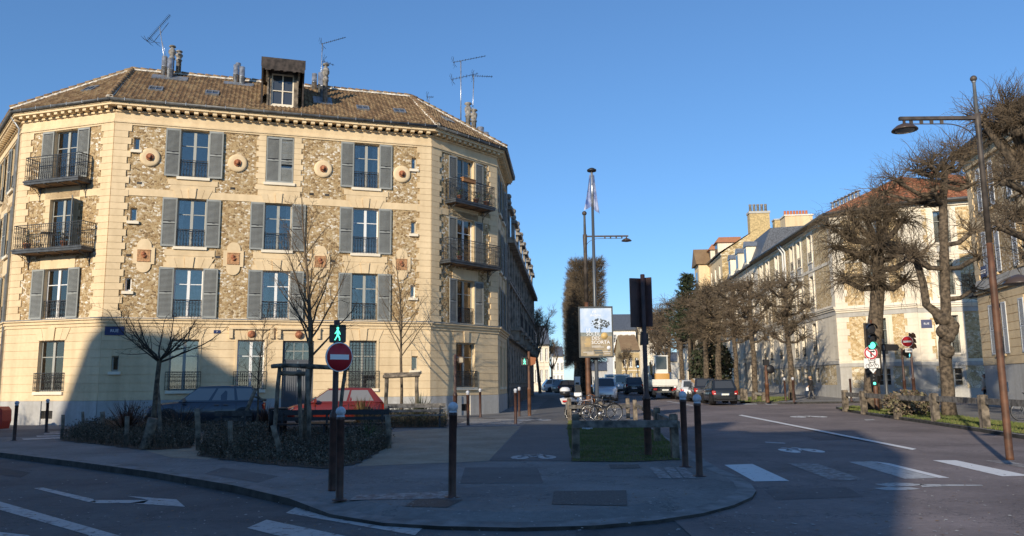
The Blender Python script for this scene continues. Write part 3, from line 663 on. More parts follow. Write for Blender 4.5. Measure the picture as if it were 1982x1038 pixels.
B = thing('apartment_building', 'large cream and millstone corner apartment building with grey shutters, lion medallions and brown tiled roof', 'building', (K1c.x, K1c.y, .08), FA)
ZO = -.08
def PT(i):   # frames of the five facade planes, in building coordinates
    if i == 1: return TR(0, 0, ZO)
    if i == 0: return TR(-5.123 * cos(radians(33.76)), 5.123 * sin(radians(33.76)), ZO, radians(-33.76))
    if i == 2: return TR(14.0, 0, ZO, radians(33.6))
    if i == 3: return TR(14.0 + 4.893 * cos(radians(33.6)), 4.893 * sin(radians(33.6)), ZO, radians(86.0) - FA)
    if i == 4:
        a = radians(-67.5 + 0); L = 22; x1, y1 = -5.123 * cos(radians(33.76)), 5.123 * sin(radians(33.76))
        return TR(x1 - L * cos(a), y1 - L * sin(a), ZO, a)
wb = MB(cream); tb = MB(cream)
W3, W2, W1, W0 = (10.84, 12.99), (7.71, 9.86), (4.60, 6.76), (1.48, 3.64)
main = []
for xc in (3.285, 6.955, 10.90):
    for z0, z1 in (W3, W2, W1): main.append((xc - .59, xc + .59, z0, z1))
gf = [(2.67, 3.84, *W0), (5.42, 6.55, *W0), (7.33, 8.69, -.05, 3.63), (10.25, 11.5, *W0)]
small = [(.78, 1.04, 11.92, 12.5), (.80, 1.08, 8.75, 9.35), (.76, 1.02, 5.7, 6.3), (.43, .71, 2.3, 2.95),
         (13.04, 13.28, 11.92, 12.5), (13.04, 13.28, 8.75, 9.35), (13.04, 13.28, 5.7, 6.3), (13.12, 13.42, 2.3, 2.95)]
vents = [(1.0, 1.6, .35, .66), (12.0, 12.6, .35, .66)]
panel_facade(wb, tb, PT(1), 14.0, main + gf + small)
side_ops = lambda c, w_: [(c - w_ / 2, c + w_ / 2, 10.6, 12.99), (c - w_ / 2, c + w_ / 2, 7.6, 9.88), (c - w_ / 2, c + w_ / 2, *W1), (c - .69, c + .69, *W0), (c - .33, c + .33, .35, .68)]
panel_facade(wb, tb, PT(0), 5.123, side_ops(2.53, 1.3))
panel_facade(wb, tb, PT(2), 4.893, side_ops(2.44, 1.28))
wing_r = [(x - .5, x + .5, z0, z1) for x in (1.9, 4.2) for z0, z1 in ((10.9, 12.9), W2, W1, W0)]
panel_facade(wb, tb, PT(3), 6.2, wing_r)
wing_l = [(x - .55, x + .55, z0, z1) for x in (20.0, 16.5, 12.5, 8.5, 4.5) for z0, z1 in (W3, W2, W1, W0)]
panel_facade(wb, tb, PT(4), 22, wing_l)
m_ = tan(radians(33.7 / 2))
mr = tan((radians(86.0) - FA - radians(33.6)) / 2); ml = tan(radians(33.74 / 2))
gb = MB(gutter_m)
for f in (soffit, gutter):
    f(tb if f is soffit else gb, PT(0), 5.123, ml, m_); f(tb if f is soffit else gb, PT(1), 14.0, m_, m_); f(tb if f is soffit else gb, PT(2), 4.893, m_, mr)
    f(tb if f is soffit else gb, PT(3), 6.2, mr, 0); f(tb if f is soffit else gb, PT(4), 22, 0, ml)
# surrounds on the main facade
tb.T = PT(1)
def blocks(x0, x1, z0, z1, alt=.08, h=.29, d=.035):
    n = max(1, round((z1 - z0) / h)); hh = (z1 - z0) / n
    for i in range(n):
        e = alt if i % 2 else 0; tb.box(x0 - e, x1 + e, -d, 0, z0 + i * hh + .01, z0 + (i + 1) * hh, cream)
def fan(xc, w_, z0, z1, n=5, d=.05):
    for i in range(n):
        a = -1 + 2 * i / n; b = -1 + 2 * (i + 1) / n; sp = 1.12
        key = (i == n // 2)
        tb.prism([(xc + a * w_ / 2 + .008, 0, z0), (xc + b * w_ / 2 - .008, 0, z0), (xc + b * w_ / 2 * sp * 1.15 - .008, 0, z1 + (.06 if key else 0)), (xc + a * w_ / 2 * sp * 1.15 + .008, 0, z1 + (.06 if key else 0))], (0, -(d + .05 if key else d), 0), cream)
for xc in (3.285, 6.955, 10.90):
    blocks(xc - .93, xc + .93, 10.2, 10.71, .1); fan(xc, 1.3, 9.87, 10.28)
    blocks(xc - .93, xc + .93, 7.0, 7.58, .1); fan(xc, 1.6, 6.77, 7.2); tb.box(xc - 1.05, xc + 1.05, -.03, 0, 6.765, 7.0, cream)
for s_ in (-1, 1):
    x = 6.955 + s_ * .62
    for i in range(9):
        zz = 10.72 + i * .2555; ww = .42 if i % 2 else .32; tb.box(min(x, x + s_ * ww), max(x, x + s_ * ww), -.035, 0, zz + .01, zz + .2555, cream)
for xc, w_ in ((3.255, 1.17), (5.985, 1.13), (10.875, 1.25)): fan(xc, w_ * 1.15, 3.66, 4.15); tb.box(xc - w_ / 2 - .09, xc - w_ / 2, -.06, 0, 1.48, 3.66, cream); tb.box(xc + w_ / 2, xc + w_ / 2 + .09, -.06, 0, 1.48, 3.66, cream)
# door surround with consoles
for xc in (5.99, 8.01):
    tb.box(xc - .95, xc + .95, -.16, 0, 4.12, 4.2, cream)
    for s_ in (-1, 1): tb.box(xc + s_ * .86 - .08, xc + s_ * .86 + .08, -.13, 0, 3.72, 4.12, cream)
    tb.lathe([(.17, 0), (.17, .04), (.12, .07), (.0001, .075)], 14, terra, (xc, -.11, 3.9), 'y'); tb.T = PT(1)
for pnl, c, w_ in ((PT(0), 2.53, 1.3), (PT(2), 2.44, 1.28)):
    tb.T = pnl; fan(c, 1.5, 3.66, 4.15)
    for z0, z1 in ((10.6, 12.99), (7.6, 9.88), (4.6, 6.76)):
        for s_ in (-1, 1):
            x = c + s_ * w_ / 2
            for i in range(8): hh = (z1 - z0) / 8; ww = .34 if i % 2 else .24; tb.box(min(x, x + s_ * ww), max(x, x + s_ * ww), -.03, 0, z0 + i * hh + .01, z0 + (i + 1) * hh, cream)
    tb.box(c - .95, c + .95, -.03, 0, 9.9, 10.4, cream); tb.box(c - .95, c + .95, -.03, 0, 6.77, 7.3, cream)
for pnl, L, xs in ((PT(3), 6.2, (1.9, 4.2)), (PT(4), 22, (20, 16.5, 12.5, 8.5, 4.5))):
    tb.T = pnl
    for x in xs: tb.box(x - .75, x + .75, -.03, 0, 9.9, 10.6, cream); tb.box(x - .75, x + .75, -.03, 0, 6.8, 7.5, cream)
wb.build('wall', B); tb.build('stone_dressing', B); gb.build('gutter', B)
# windows of the main facade
T1 = PT(1)
shutwin(B, T1, 3.285, 1.18, 10.84, 2.15, rot=radians(4)); shutwin(B, T1, 6.955, 1.18, 10.84, 2.15, closed=True); shutwin(B, T1, 10.90, 1.18, 10.84, 2.15, frame=gfr, curtain=(curt, .25, 2))
shutwin(B, T1, 3.285, 1.18, 7.71, 2.15, curtain=(curt, .18, 0)); shutwin(B, T1, 6.955, 1.18, 7.71, 2.15, curtain=(curt, .2, 1)); shutwin(B, T1, 10.90, 1.18, 7.71, 2.15, frame=wfr, curtain=(curt, .3, 1))
shutwin(B, T1, 3.285, 1.18, 4.60, 2.16, frame=wfr, curtain=(curt, .4, 3)); shutwin(B, T1, 6.955, 1.18, 4.60, 2.16, frame=wfr, curtain=(curt, .22, 2)); shutwin(B, T1, 10.90, 1.18, 4.60, 2.16, curtain=(curt, .35, 1))
for a, b, c, d in small: window(B, T1, a, c, b - a, d - c, frame=(wfr if c < 7 and c > 5 else gfr), leaves=1, bars=0)
def gfwin(T, x0, w_, fr, cu): 
    window(B, T, x0, 1.48, w_, 2.16, fr, cu, silm=gold); railing(B, T, x0 - .12, -.06, 1.5, w_ + .24, .78, dens=.09)
gfwin(T1, 2.67, 1.17, gfr, (curt, .5, 3)); gfwin(T1, 5.42, 1.13, wfr, (curt_red, .46, 2)); gfwin(T1, 10.25, 1.25, gfr, (curt, .3, 1))
b = MB(iron)   # diamond security grille on the right-hand ground floor window
for i in range(9): b.box(10.27 + i * .15, 10.275 + i * .15 + .012, .09, .1, 1.5, 3.62)
for i in range(16): b.box(10.27, 11.48, .086, .094, 1.55 + i * .135, 1.562 + i * .135)
b.build('security_grille', B, T1)
# door
d = MB(door_m); d.box(7.33, 8.69, .14, .2, 2.72, 2.8); d.box(7.33, 7.42, .1, .2, -.05, 3.63); d.box(8.6, 8.69, .1, .2, -.05, 3.63); d.box(7.42, 8.6, .1, .2, 3.55, 3.63)
for s_ in (0, 1):
    x0 = 7.42 + s_ * .59; d.box(x0 + .004, x0 + .586, .15, .2, -.05, 2.72)
    d.box(x0 + .09, x0 + .5, .13, .152, .2, .85); d.box(x0 + .09, x0 + .5, .13, .152, 1.0, 1.25)
    for k in range(5): d.box(x0 + .12 + k * .085, x0 + .16 + k * .085, .128, .152, 1.4, 2.6, M('door_bars', (.16, .17, .18), .5))
do = d.build('door', B, T1)
h = MB(iron); h.ball((8.08, .1, 1.12), .035); h.build('handle', do)
tw = MB(gfr)
for k in range(4): tw.box(7.42 + k * .3925, 7.44 + k * .3925, .14, .18, 2.8, 3.55)
tw.box(7.42, 8.6, .14, .18, 3.16, 3.19); tw.build('transom', do)
pn = MB(MATS['window_glass']); pn.box(7.42, 8.6, .182, .19, 2.8, 3.55); pn.build('pane', do); rr = MB(dark); rr.box(7.4, 8.62, .45, .47, 2.75, 3.6); rr.build('room', do)
# side panels
for T, c, w_, Lp in ((PT(0), 2.53, 1.3, 0), (PT(2), 2.44, 1.28, 1)):
    if Lp == 0:
        window(B, T, c - w_ / 2, 10.6, w_, 2.39, gfr, (curt, .3, 0), sill=False); shutter(B, T, c - w_ / 2 - .655, 10.75, .65, 2.25); shutter(B, T, c + w_ / 2 + .005, 10.75, .65, 2.25)
        window(B, T, c - w_ / 2, 7.6, w_, 2.28, gfr, (curt, .42, 3), sill=False); shutter(B, T, c + w_ / 2 - .02, 7.66, .62, 2.2, radians(-48))
        shutwin(B, T, c, w_, 4.6, 2.16, .64, wfr, (curt, .4, 2))
    else:
        window(B, T, c - w_ / 2, 10.6, w_, 2.39, gfr, (curt, .3, 2), sill=False); shutter(B, T, c - w_ / 2 - .6, 10.75, .6, 2.2); shutter(B, T, c + w_ / 2 + .1, 10.75, .6, 2.2)
        window(B, T, c - w_ / 2, 7.6, w_, 2.28, wfr, (curt, .3, 2), sill=False); shutter(B, T, c - w_ / 2 - .6, 7.66, .6, 2.2); shutter(B, T, c + w_ / 2 + .05, 7.66, .6, 2.2)
        shutwin(B, T, c, w_, 4.6, 2.16, .6, gfr, (curt, .4, 2))
    gfwin(T, c - .69, 1.38, gfr, (curt, .3, 1))
    balcony(B, T, c + .02, 2.96, 10.6); balcony(B, T, c + .05, 3.75, 7.57)
    gb_ = MB(kerb_side); gb_.box(c - .33, c + .33, .1, .12, .35, .68); [gb_.box(c - .33 + k * .09, c - .32 + k * .09, .02, .04, .35, .68, iron) for k in range(8)]; gb_.build('cellar_vent', B, T)
for T, xs, ww in ((PT(3), (1.9, 4.2), 1.0), (PT(4), (20, 16.5, 12.5, 8.5, 4.5), 1.1)):
    for x in xs:
        for z0, z1 in ((10.9, 12.9) if T == PT(3) else W3, W2, W1):
            shutwin(B, T, x, ww, z0, z1 - z0, .5 if T == PT(3) else .55, rail=(z0 < 11), curtain=(curt, .2, 2))
        window(B, T, x - ww / 2, 1.48, ww, 2.16, gfr)
# medallions
def lion(o, T, x, z, s=1):
    b = MB(terra); b.T = TR(x, -.11, z)
    R = random.Random(5)
    for k in range(16):
        t = 2 * pi * k / 16; b.ball((.125 * s * cos(t), 0, .13 * s * sin(t)), .045 * s, n=6, k=4)
    b.ball((0, -.02, .02 * s), .1 * s, n=8, k=5); b.ball((0, -.1 * s, -.03 * s), .055 * s, n=7, k=4); b.ball((-.035 * s, -.09 * s, .05 * s), .022 * s, n=6, k=4); b.ball((.035 * s, -.09 * s, .05 * s), .022 * s, n=6, k=4); b.box(-.03 * s, .03 * s, -.12 * s, -.05 * s, -.11 * s, -.085 * s, black)
    b.build('lion_head', o)
for x in (1.48, 5.12, 8.90, 12.58):
    b = MB(cream); b.lathe([(.42, 0), (.42, -.05), (.36, -.09), (.25, -.085), (.0001, -.085)], 32, cream, (x, -.0, 11.62), 'y'); o = b.build('medallion', B, T1); lion(o, T1, x, 11.62)
for x in (1.45, 5.10, 8.87, 12.60):
    b = MB(cream); z = 7.25; pts = []
    for k in range(13): t = pi * k / 12; pts.append((x + .29 * cos(t), -.003, z + .42 + .32 * sin(t)))
    pts += [(x - .29, -.003, z + .36), (x - .43, -.003, z + .36), (x - .43, -.003, z - .36), (x - .29, -.003, z - .36)]
    for k in range(13): t = pi * k / 12; pts.append((x - .29 * cos(t), -.003, z - .42 - .32 * sin(t)))
    pts += [(x + .29, -.003, z - .36), (x + .43, -.003, z - .36), (x + .43, -.003, z + .36), (x + .29, -.003, z + .36)]
    b.prism(pts, (0, -.05, 0)); o = b.build('plaque', B, T1)
    t = MB(M('terracotta_pale', (.50, .27, .13), .85, nscale=12, namt=.2)); t.box(x - .26, x + .26, -.075, -.05, z - .26, z + .26); t.box(x - .26, x + .26, -.09, -.075, z + .23, z + .26); t.box(x - .26, x + .26, -.09, -.075, z - .26, z - .23)
    t.ball((x - .02, -.08, z + .06), .09, terra, 8, 5); t.ball((x + .02, -.08, z - .04), .08, terra, 8, 5); t.ball((x + .08, -.09, z), .045, terra, 7, 4); t.tube([(x - .1, -.08, z + .1), (x - .02, -.1, z + .17), (x + .08, -.08, z + .1)], .02, 5, terra); t.build('relief', o)
# dark air vents in the masonry
b = MB(dark)
for x, z in ((1.1, 10.45), (4.95, 10.45), (8.4, 10.4), (9.1, 10.4), (.85, 7.25), (4.45, 7.3), (8.3, 7.3), (9.45, 7.3)): b = MB(dark); b.box(x - .1, x + .1, -.012, .0, z - .05, z + .05); b.build('air_vent', B, T1)
# street name plates, house number
for T, x, z, tx, w_, h_ in ((T1, .48, 4.0, 'RUE', .74, .36), (T1, 4.55, 4.0, '50', .28, .14)):
    b = MB(blue_plate); b.box(x - w_ / 2, x + w_ / 2, -.05, -.03, z - h_ / 2, z + h_ / 2); o = b.build('street_plate', B, T)
    put('lettering', text_mesh(tx, h_ * .5, sign_white), o, TR(x, -.056, z, 0, pi / 2))
# rain pipes
b = MB(zinc); b.T = PT(3); b.tube([(5.9, -.09, 0), (5.9, -.09, 13.5), (5.9, -.4, 13.9)], .055, 8); b.build('rain_pipe', B); b = MB(zinc); b.T = PT(4); b.tube([(21.6, -.1, 0), (21.6, -.1, 13.4), (21.6, -.45, 13.9)], .055, 8); b.build('rain_pipe', B)

# ---- roof: tiled faces between eaves and ridge
E0 = 14.05 + ZO; ZR = 16.85 + ZO; ov = .6
def corner(Ta, La, a):   # eave point beyond the end of a plane
    return Ta @ Vector((La + a * ov, -ov, 14.05))
eC0 = PT(0) @ Vector((-ml * ov, -ov, 14.05)); eC1 = PT(1) @ Vector((-m_ * ov, -ov, 14.05)); eC2 = PT(1) @ Vector((14 + m_ * ov, -ov, 14.05)); eC3 = PT(2) @ Vector((4.893 + mr * ov, -ov, 14.05))
RA_, RB_ = Vector((.0, 3.5, ZR)), Vector((13.6, 3.5, ZR))
eL = PT(4) @ Vector((0, -ov, 14.05)); rL = PT(4) @ Vector((0, 5, 16.9)); eR = PT(3) @ Vector((6.2, -ov, 14.05)); rR = PT(3) @ Vector((6.2, 4.2, 16.0))
RB2 = PT(3) @ Vector((1.0, 3.4, 16.4))
tilem = MATS['tile_brown']
def tiled(poly, mat, under=True, tw_=.19, th=.27, mb=None, step=.035):
    """real overlapping roll tiles clipped to a roof polygon; poly[0]->poly[1] is the eave"""
    own = mb is None; mb = mb or MB(mat); P = [Vector(p) for p in poly]; ex = (P[1] - P[0]).normalized(); n = (P[1] - P[0]).cross(P[2] - P[0]).normalized()
    if n.z < 0: n = -n
    ey = n.cross(ex).normalized()
    if ey.z < 0: ey = -ey
    q = [((p - P[0]).dot(ex), (p - P[0]).dot(ey)) for p in P]
    mb.poly([p - n * .03 for p in P], tile_flat)
    def inside(x, y):
        c = False; j = len(q) - 1
        for i in range(len(q)):
            if (q[i][1] > y) != (q[j][1] > y) and x < (q[j][0] - q[i][0]) * (y - q[i][1]) / (q[j][1] - q[i][1]) + q[i][0]: c = not c
            j = i
        return c
    x0 = min(a for a, b in q); x1 = max(a for a, b in q); y1 = max(b for a, b in q)
    R = random.Random(int(x1 * 100)); j = 0; y = 0.0
    prof = ((0, .0), (.18, .03), (.36, .034), (.55, .008), (.78, -.005), (1.0, .0))
    while y < y1 - .05:
        x = x0
        while x < x1:
            if inside(x + tw_ / 2, min(y + th / 2, y1 - .02)):
                dz = R.uniform(-.004, .006); vs = []
                for s_, hz in prof:
                    vs.append(P[0] + ex * (x + s_ * tw_) + ey * (y) + n * (hz + step + dz)); vs.append(P[0] + ex * (x + s_ * tw_) + ey * (y + th * 1.05) + n * (hz + dz))
                vs += [P[0] + ex * (x + s_ * tw_) + ey * y + n * (-.02) for s_, hz in prof]
                fs = [(2 * k, 2 * k + 2, 2 * k + 3, 2 * k + 1) for k in range(5)] + [(12 + k, 12 + k + 1, 2 * k + 2, 2 * k) for k in range(5)]
                mb.add(vs, fs, mat)
            x += tw_
        y += th
    return mb
rf = MB(tilem)
for pl in ([eC1, eC2, RB_, RA_], [eC0, eC1, RA_], [eC2, eC3, RB_], [eL, eC0, RA_, rL], [eC3, eR, rR, RB_]): tiled(pl, tilem, mb=rf)
bk1, bk2 = Vector((0, 8, 14)), Vector((13.6, 8, 14)); rf.poly([RA_, RB_, bk2, bk1][::-1], tile_flat); rf.poly([rL, RA_, bk1, PT(4) @ Vector((0, 10, 14))][::-1], tile_flat); rf.poly([RB_, rR, PT(3) @ Vector((6.2, 9, 14)), bk2][::-1], tile_flat)
roof = rf.build('roof', B)
cp = MB(mortar_w)
def ridge(a, b, ww=.16, over=.11):
    a = Vector(a); b = Vector(b); L = (b - a).length; n = int(L / .36); R = random.Random(3)
    side = (b - a).cross(Vector((0, 0, 1))).normalized()
    cp.prism([a + side * ww - Vector((0, 0, .05)), a - side * ww - Vector((0, 0, .05)), a - side * ww * .6 + Vector((0, 0, .07)), a + side * ww * .6 + Vector((0, 0, .07))], b - a, mortar_w)
    for i in range(n): p = a.lerp(b, i / n); q = a.lerp(b, (i + .93) / n); cp.tube([p + Vector((0, 0, .06)), q + Vector((0, 0, .045))], [.125, .105], 8, tilem)
ridge(RA_, RB_); ridge(eC1 + Vector((.0, 0, .03)), RA_); ridge(eC2 + Vector((0, 0, .03)), RB_); ridge(eC0 + Vector((0, 0, .03)), RA_); ridge(eC3 + Vector((0, 0, .03)), RB_); ridge(RA_, rL)
cp.build('ridge_capping', roof)
MWB = B.matrix_local if False else (Matrix.Translation((K1c.x, K1c.y, .08)) @ Matrix.Rotation(FA, 4, 'Z'))
IWB = MWB.inverted()
def on_plane(u, v, p0, n):   # picture point onto a plane given in building coordinates
    o = IWB @ Vector((0, 0, HC)); d = (IWB.to_3x3() @ ray(u, v)); t = (p0 - o).dot(n) / d.dot(n); return o + d * t
nM = (eC2 - eC1).cross(RA_ - eC1).normalized(); nL = (eC1 - eC0).cross(RA_ - eC0).normalized(); nR_ = (eC3 - eC2).cross(RB_ - eC2).normalized()
def roofpt(u, v): return on_plane(u, v, eC1, nM)
def basis(nv, ex):
    ex = ex.normalized(); ey = nv.cross(ex).normalized()
    if ey.z < 0: ey = -ey
    return Matrix(((ex.x, ey.x, nv.x, 0), (ex.y, ey.y, nv.y, 0), (ex.z, ey.z, nv.z, 0), (0, 0, 0, 1)))
def skylight(p, nv, ex):
    if nv.z < 0: nv = -nv
    T = Matrix.Translation(p) @ basis(nv, ex); b = MB(zinc)
    b.box(-.3, -.24, -.24, .24, .0, .1); b.box(.24, .3, -.24, .24, 0, .1); b.box(-.3, .3, -.3, -.24, 0, .1); b.box(-.3, .3, .24, .3, 0, .1); b.box(-.02, .02, -.24, .24, .05, .1)
    o = b.build('skylight', roof, T); c = MB(car_glass); c.box(-.24, .24, -.24, .24, .05, .07); c.build('pane', o)
for u, v in ((302, 174), (411, 182), (702, 211), (773, 217)): skylight(roofpt(u, v), nM, eC2 - eC1)
skylight(on_plane(176, 174, eC0, nL), nL, eC1 - eC0); skylight(on_plane(866, 234, eC2, nR_), nR_, eC3 - eC2)
# dormer
p = roofpt(546, 208); x, y, z = p; zt = 1.62
b = MB(oldwood); b.box(x - .62, x - .5, y, y + 3, z, z + zt); b.box(x + .5, x + .62, y, y + 3, z, z + zt); b.box(x - .5, x + .5, y, y + .12, z, z + .1, gold); b.box(x - .62, x + .62, y, y + .3, z + zt, z + zt + .35)
b.box(x - .7, x - .62, y - .06, y + .12, z - .05, z + zt); b.box(x + .62, x + .7, y - .06, y + .12, z - .05, z + zt)
dr = b.build('dormer', roof)
b = MB(M('dormer_wood', (.055, .042, .035), .8, nscale=6, namt=.3)); dk = b.m
b.prism([(x - .98, y - .55, z + 2.05), (x + .98, y - .55, z + 2.05), (x + .98, y + 3.2, z + 2.2), (x - .98, y + 3.2, z + 2.2)], (0, 0, .1))
b.prism([(x - .98, y - .55, z + 1.72), (x + .98, y - .55, z + 1.72), (x + .98, y - .55, z + 2.05), (x - .98, y - .55, z + 2.05)], (0, .05, 0))
for s_ in (-1, 1):
    b.prism([(x + s_ * .96, y - .55, z + 2.05), (x + s_ * .96, y + 2, z + 2.1), (x + s_ * .96, y + 1.2, z + .9), (x + s_ * .96, y + .15, z + .12), (x + s_ * .96, y + .05, z + 1.2)], (-s_ * .08, 0, 0))
    b.prism([(x + s_ * .66, y - .5, z + 1.75), (x + s_ * .66, y + .1, z + 1.75), (x + s_ * .66, y + .1, z + 1.2)], (s_ * .1, 0, 0), oldwood)
n = 14
for k in range(n): xx = x - .95 + 1.9 * k / n; b.box(xx, xx + 1.9 / n, y - .56, y - .53, z + 1.6 - .07 * abs(sin(k * 1.1)), z + 1.74)
b.build('dormer_roof', dr)
wn = MB(gold); 
for a0, a1, c0, c1 in ((-.5, -.44, .1, zt), (.44, .5, .1, zt), (-.44, .44, zt - .06, zt), (-.44, .44, .1, .17), (-.03, .03, .17, zt - .06), (-.44, -.03, .78, .82), (.03, .44, .78, .82)): wn.box(x + a0, x + a1, y + .06, y + .11, z + c0, z + c1)
wo = wn.build('window', dr)
c = MB(car_glass); c.box(x - .44, x + .44, y + .12, y + .14, z + .17, z + zt); c.build('pane', wo)
# flues: (pixel of foot, height, kind)
def flue(u, v, h, kind, r=.13, par=None, back=.0):
    p = roofpt(u, v) + Vector((0, back, 0)); b = MB(steel)
    if kind == 'steel':
        b.lathe([(r, -.3), (r, h * .45), (r * 1.02, h * .45), (r * 1.02, h * .47), (r, h * .47), (r, h), (r * .8, h + .01)], 12, steel, p)
    else:
        b.lathe([(r, -.3), (r, h * .55), (r * 1.25, h * .56), (r * 1.25, h * .6), (r * .95, h * .62), (r * .95, h * .7), (r * 1.45, h * .76), (r * 1.5, h * .82), (r * .9, h * .9), (r * .6, h * .92), (r * .6, h * .96), (r * 1.35, h * .965), (r * 1.2, h)], 12, clay, p)
    b.build('flue', roof)
for u, v, h, k in ((328, 152, 1.0, 'steel'), (317, 146, .95, 'steel'), (331, 148, 1.55, 'clay'), (345, 142, 1.15, 'clay'), (456, 160, .9, 'steel'), (468, 164, .9, 'steel'), (460, 156, .9, 'steel'),
                  (608, 174, .85, 'steel'), (620, 182, 1.1, 'steel'), (624, 190, 1.3, 'steel'), (629, 200, 2.0, 'clay'), (630, 174, 1.15, 'clay')): flue(u, v, h, k, .13 if k == 'steel' else .12)
for u, v, w_, dd in ((329, 152, 1.6, .7), (462, 164, 1.4, .5), (624, 196, .9, 1.2)): q = roofpt(u, v); b = MB(zinc); b.T = Matrix.Translation(q) @ basis(nM if nM.z > 0 else -nM, eC2 - eC1); b.box(-w_ / 2, w_ / 2, -dd / 2, dd / 2, 0, .06); b.build('flashing', roof)
qR = RB_.lerp(eC3, .58); 
for k, (f, h, kd) in enumerate(((.60, 1.75, 'clay'), (.66, 1.55, 'clay'), (.73, .75, 'steel'), (.78, .6, 'steel'))):
    p = RB_.lerp(eC3, f) + Vector((.1, .5, -.2)); b = MB(steel)
    if kd == 'steel': b.lathe([(.2, -.3), (.2, h), (.15, h + .01)], 12, steel, p)
    else: r = .14; b.lathe([(r, -.5), (r, h * .55), (r * 1.25, h * .56), (r * 1.25, h * .6), (r * .95, h * .62), (r * 1.4, h * .78), (r * 1.4, h * .84), (r * .6, h * .92), (r * 1.5, h * .965), (r * 1.3, h)], 12, clay, p)
    b.build('flue', roof)
# antennas (things of their own)
def antenna(name, label, foot, top, booms, mast_r=.022, strut=None):
    """booms: list of (height fraction, direction vector, length, elements, elem length, back offset)"""
    t = thing(name, label, 'antenna', foot, 0, 'aerials on the corner building'); up = Vector(top) - Vector(foot)
    b = MB(steel); b.tube([(0, 0, -.2), up], mast_r, 6)
    if strut: b.tube([Vector(strut) - Vector(foot), up * .7], .01, 4)
    b.build('mast', t)
    for f, dr_, L, ne, el, back in booms:
        d_ = Vector(dr_).normalized(); c = up * f; a = c - d_ * back; e_ = a + d_ * L; b = MB(iron); b.tube([a, e_], .014, 4)
        nn = d_.cross(Vector((0, 0, 1))).normalized(); vv = nn.cross(d_).normalized()
        for i in range(ne):
            q = a.lerp(e_, (i + .5) / ne); b.tube([q - nn * el / 2, q + nn * el / 2], .009, 3); 
            if i % 2 == 0: b.tube([q - vv * el * .22, q + vv * el * .22], .008, 3)
        for s_ in (-1, 1): b.tube([a, a + (vv * s_ * .9 - d_ * -.35).normalized() * .33], .012, 3); b.tube([a + vv * s_ * .12 - nn * .25, a + vv * s_ * .12 + nn * .25], .008, 3); b.tube([a + vv * s_ * .26 - nn * .25, a + vv * s_ * .26 + nn * .25], .008, 3)
        b.build('boom', t)
def WB(p): return MWB @ p
fa = WB(roofpt(323, 140)); dd = fa.y
antenna('tv_antenna', 'tilted many-toothed aerial above the leftmost flues of the corner building', fa, AT(309, 52, dd), [(1.0, AT(336, 22, dd) - AT(290, 74, dd), 1.75, 22, .3, .95), (.86, AT(332, 45, dd) - AT(301, 85, dd), 1.2, 3, .1, .55)], strut=AT(322, 112, dd))
fa = WB(roofpt(620, 178)); dd = fa.y
antenna('tv_antenna', 'thin aerial on a tall mast to the right of the dormer', fa, AT(624, 85, dd), [(1.0, AT(668, 65, dd) - AT(626, 84, dd) + Vector((0, .4, 0)), 1.35, 12, .2, .06)])
antenna('tv_antenna', 'small low aerial fixed beside the flues right of the dormer', fa + Vector((.25, .3, 0)), AT(632, 121, dd), [(1.0, (1, .3, -.3), .6, 4, .35, .2)])
p_ = WB(RB_.lerp(eC3, .69) + Vector((.2, .6, 0))); dd = p_.y
fa = AT(892, 238, dd)
antenna('tv_antenna', 'tall mast carrying two long comb aerials at the right end of the roof', fa, AT(892, 118, dd), [(1.0, AT(938, 103, dd) - AT(876, 121, dd) + Vector((0, .4, 0)), 1.9, 12, .25, .45), (.73, AT(925, 139, dd) - AT(873, 155, dd) + Vector((0, .3, 0)), 1.55, 8, .45, .55)], .03)
fa = AT(914, 244, dd)
antenna('tv_antenna', 'shorter mast with one level comb aerial at the right end of the roof', fa, AT(917, 147, dd), [(1.0, (1, .2, .02), 1.15, 9, .3, .1)], .025)
fa = AT(830, 205, dd + 3)
antenna('tv_antenna', 'little distant aerial peeping over the ridge near the right hip', fa, AT(831, 188, dd + 3), [(1.0, (1, .2, .05), .4, 4, .3, .15)], .015)
# ================================================================ OTHER BUILDINGS
white_r = M_render('white_render', (.82, .75, .62), .1)
grey_b = M_render('grey_band', (.50, .49, .46), .15)
cream_d = M_render('beige_render', (.74, .58, .36), .12)
shut_w = M('shutter_pale', (.60, .63, .66), .6)
stone_l = M('cut_stone', (.30, .27, .225), .85, nscale=2.5, namt=.25, bump=.25)
stone_d = M('cut_stone_dark', (.17, .155, .135), .9, nscale=2.0, namt=.3, bump=.25)
blue_sh = M('shutter_blue', (.14, .20, .36), .6)
lst = M('pipe_white', (.66, .66, .64), .5)

def facade_frame(root_mw, p, q):
    """frame whose x runs from world point p to q (left to right as seen from the street)"""
    a = atan2(q[1] - p[1], q[0] - p[0]); return root_mw.inverted() @ (Matrix.Translation((p[0], p[1], g(p[1]))) @ Matrix.Rotation(a, 4, 'Z')), hypot(q[0] - p[0], q[1] - p[1])
def hip_roof(root, pts, z, ridge_pts, mat='tile_red', ov=.5, name='roof'): pass

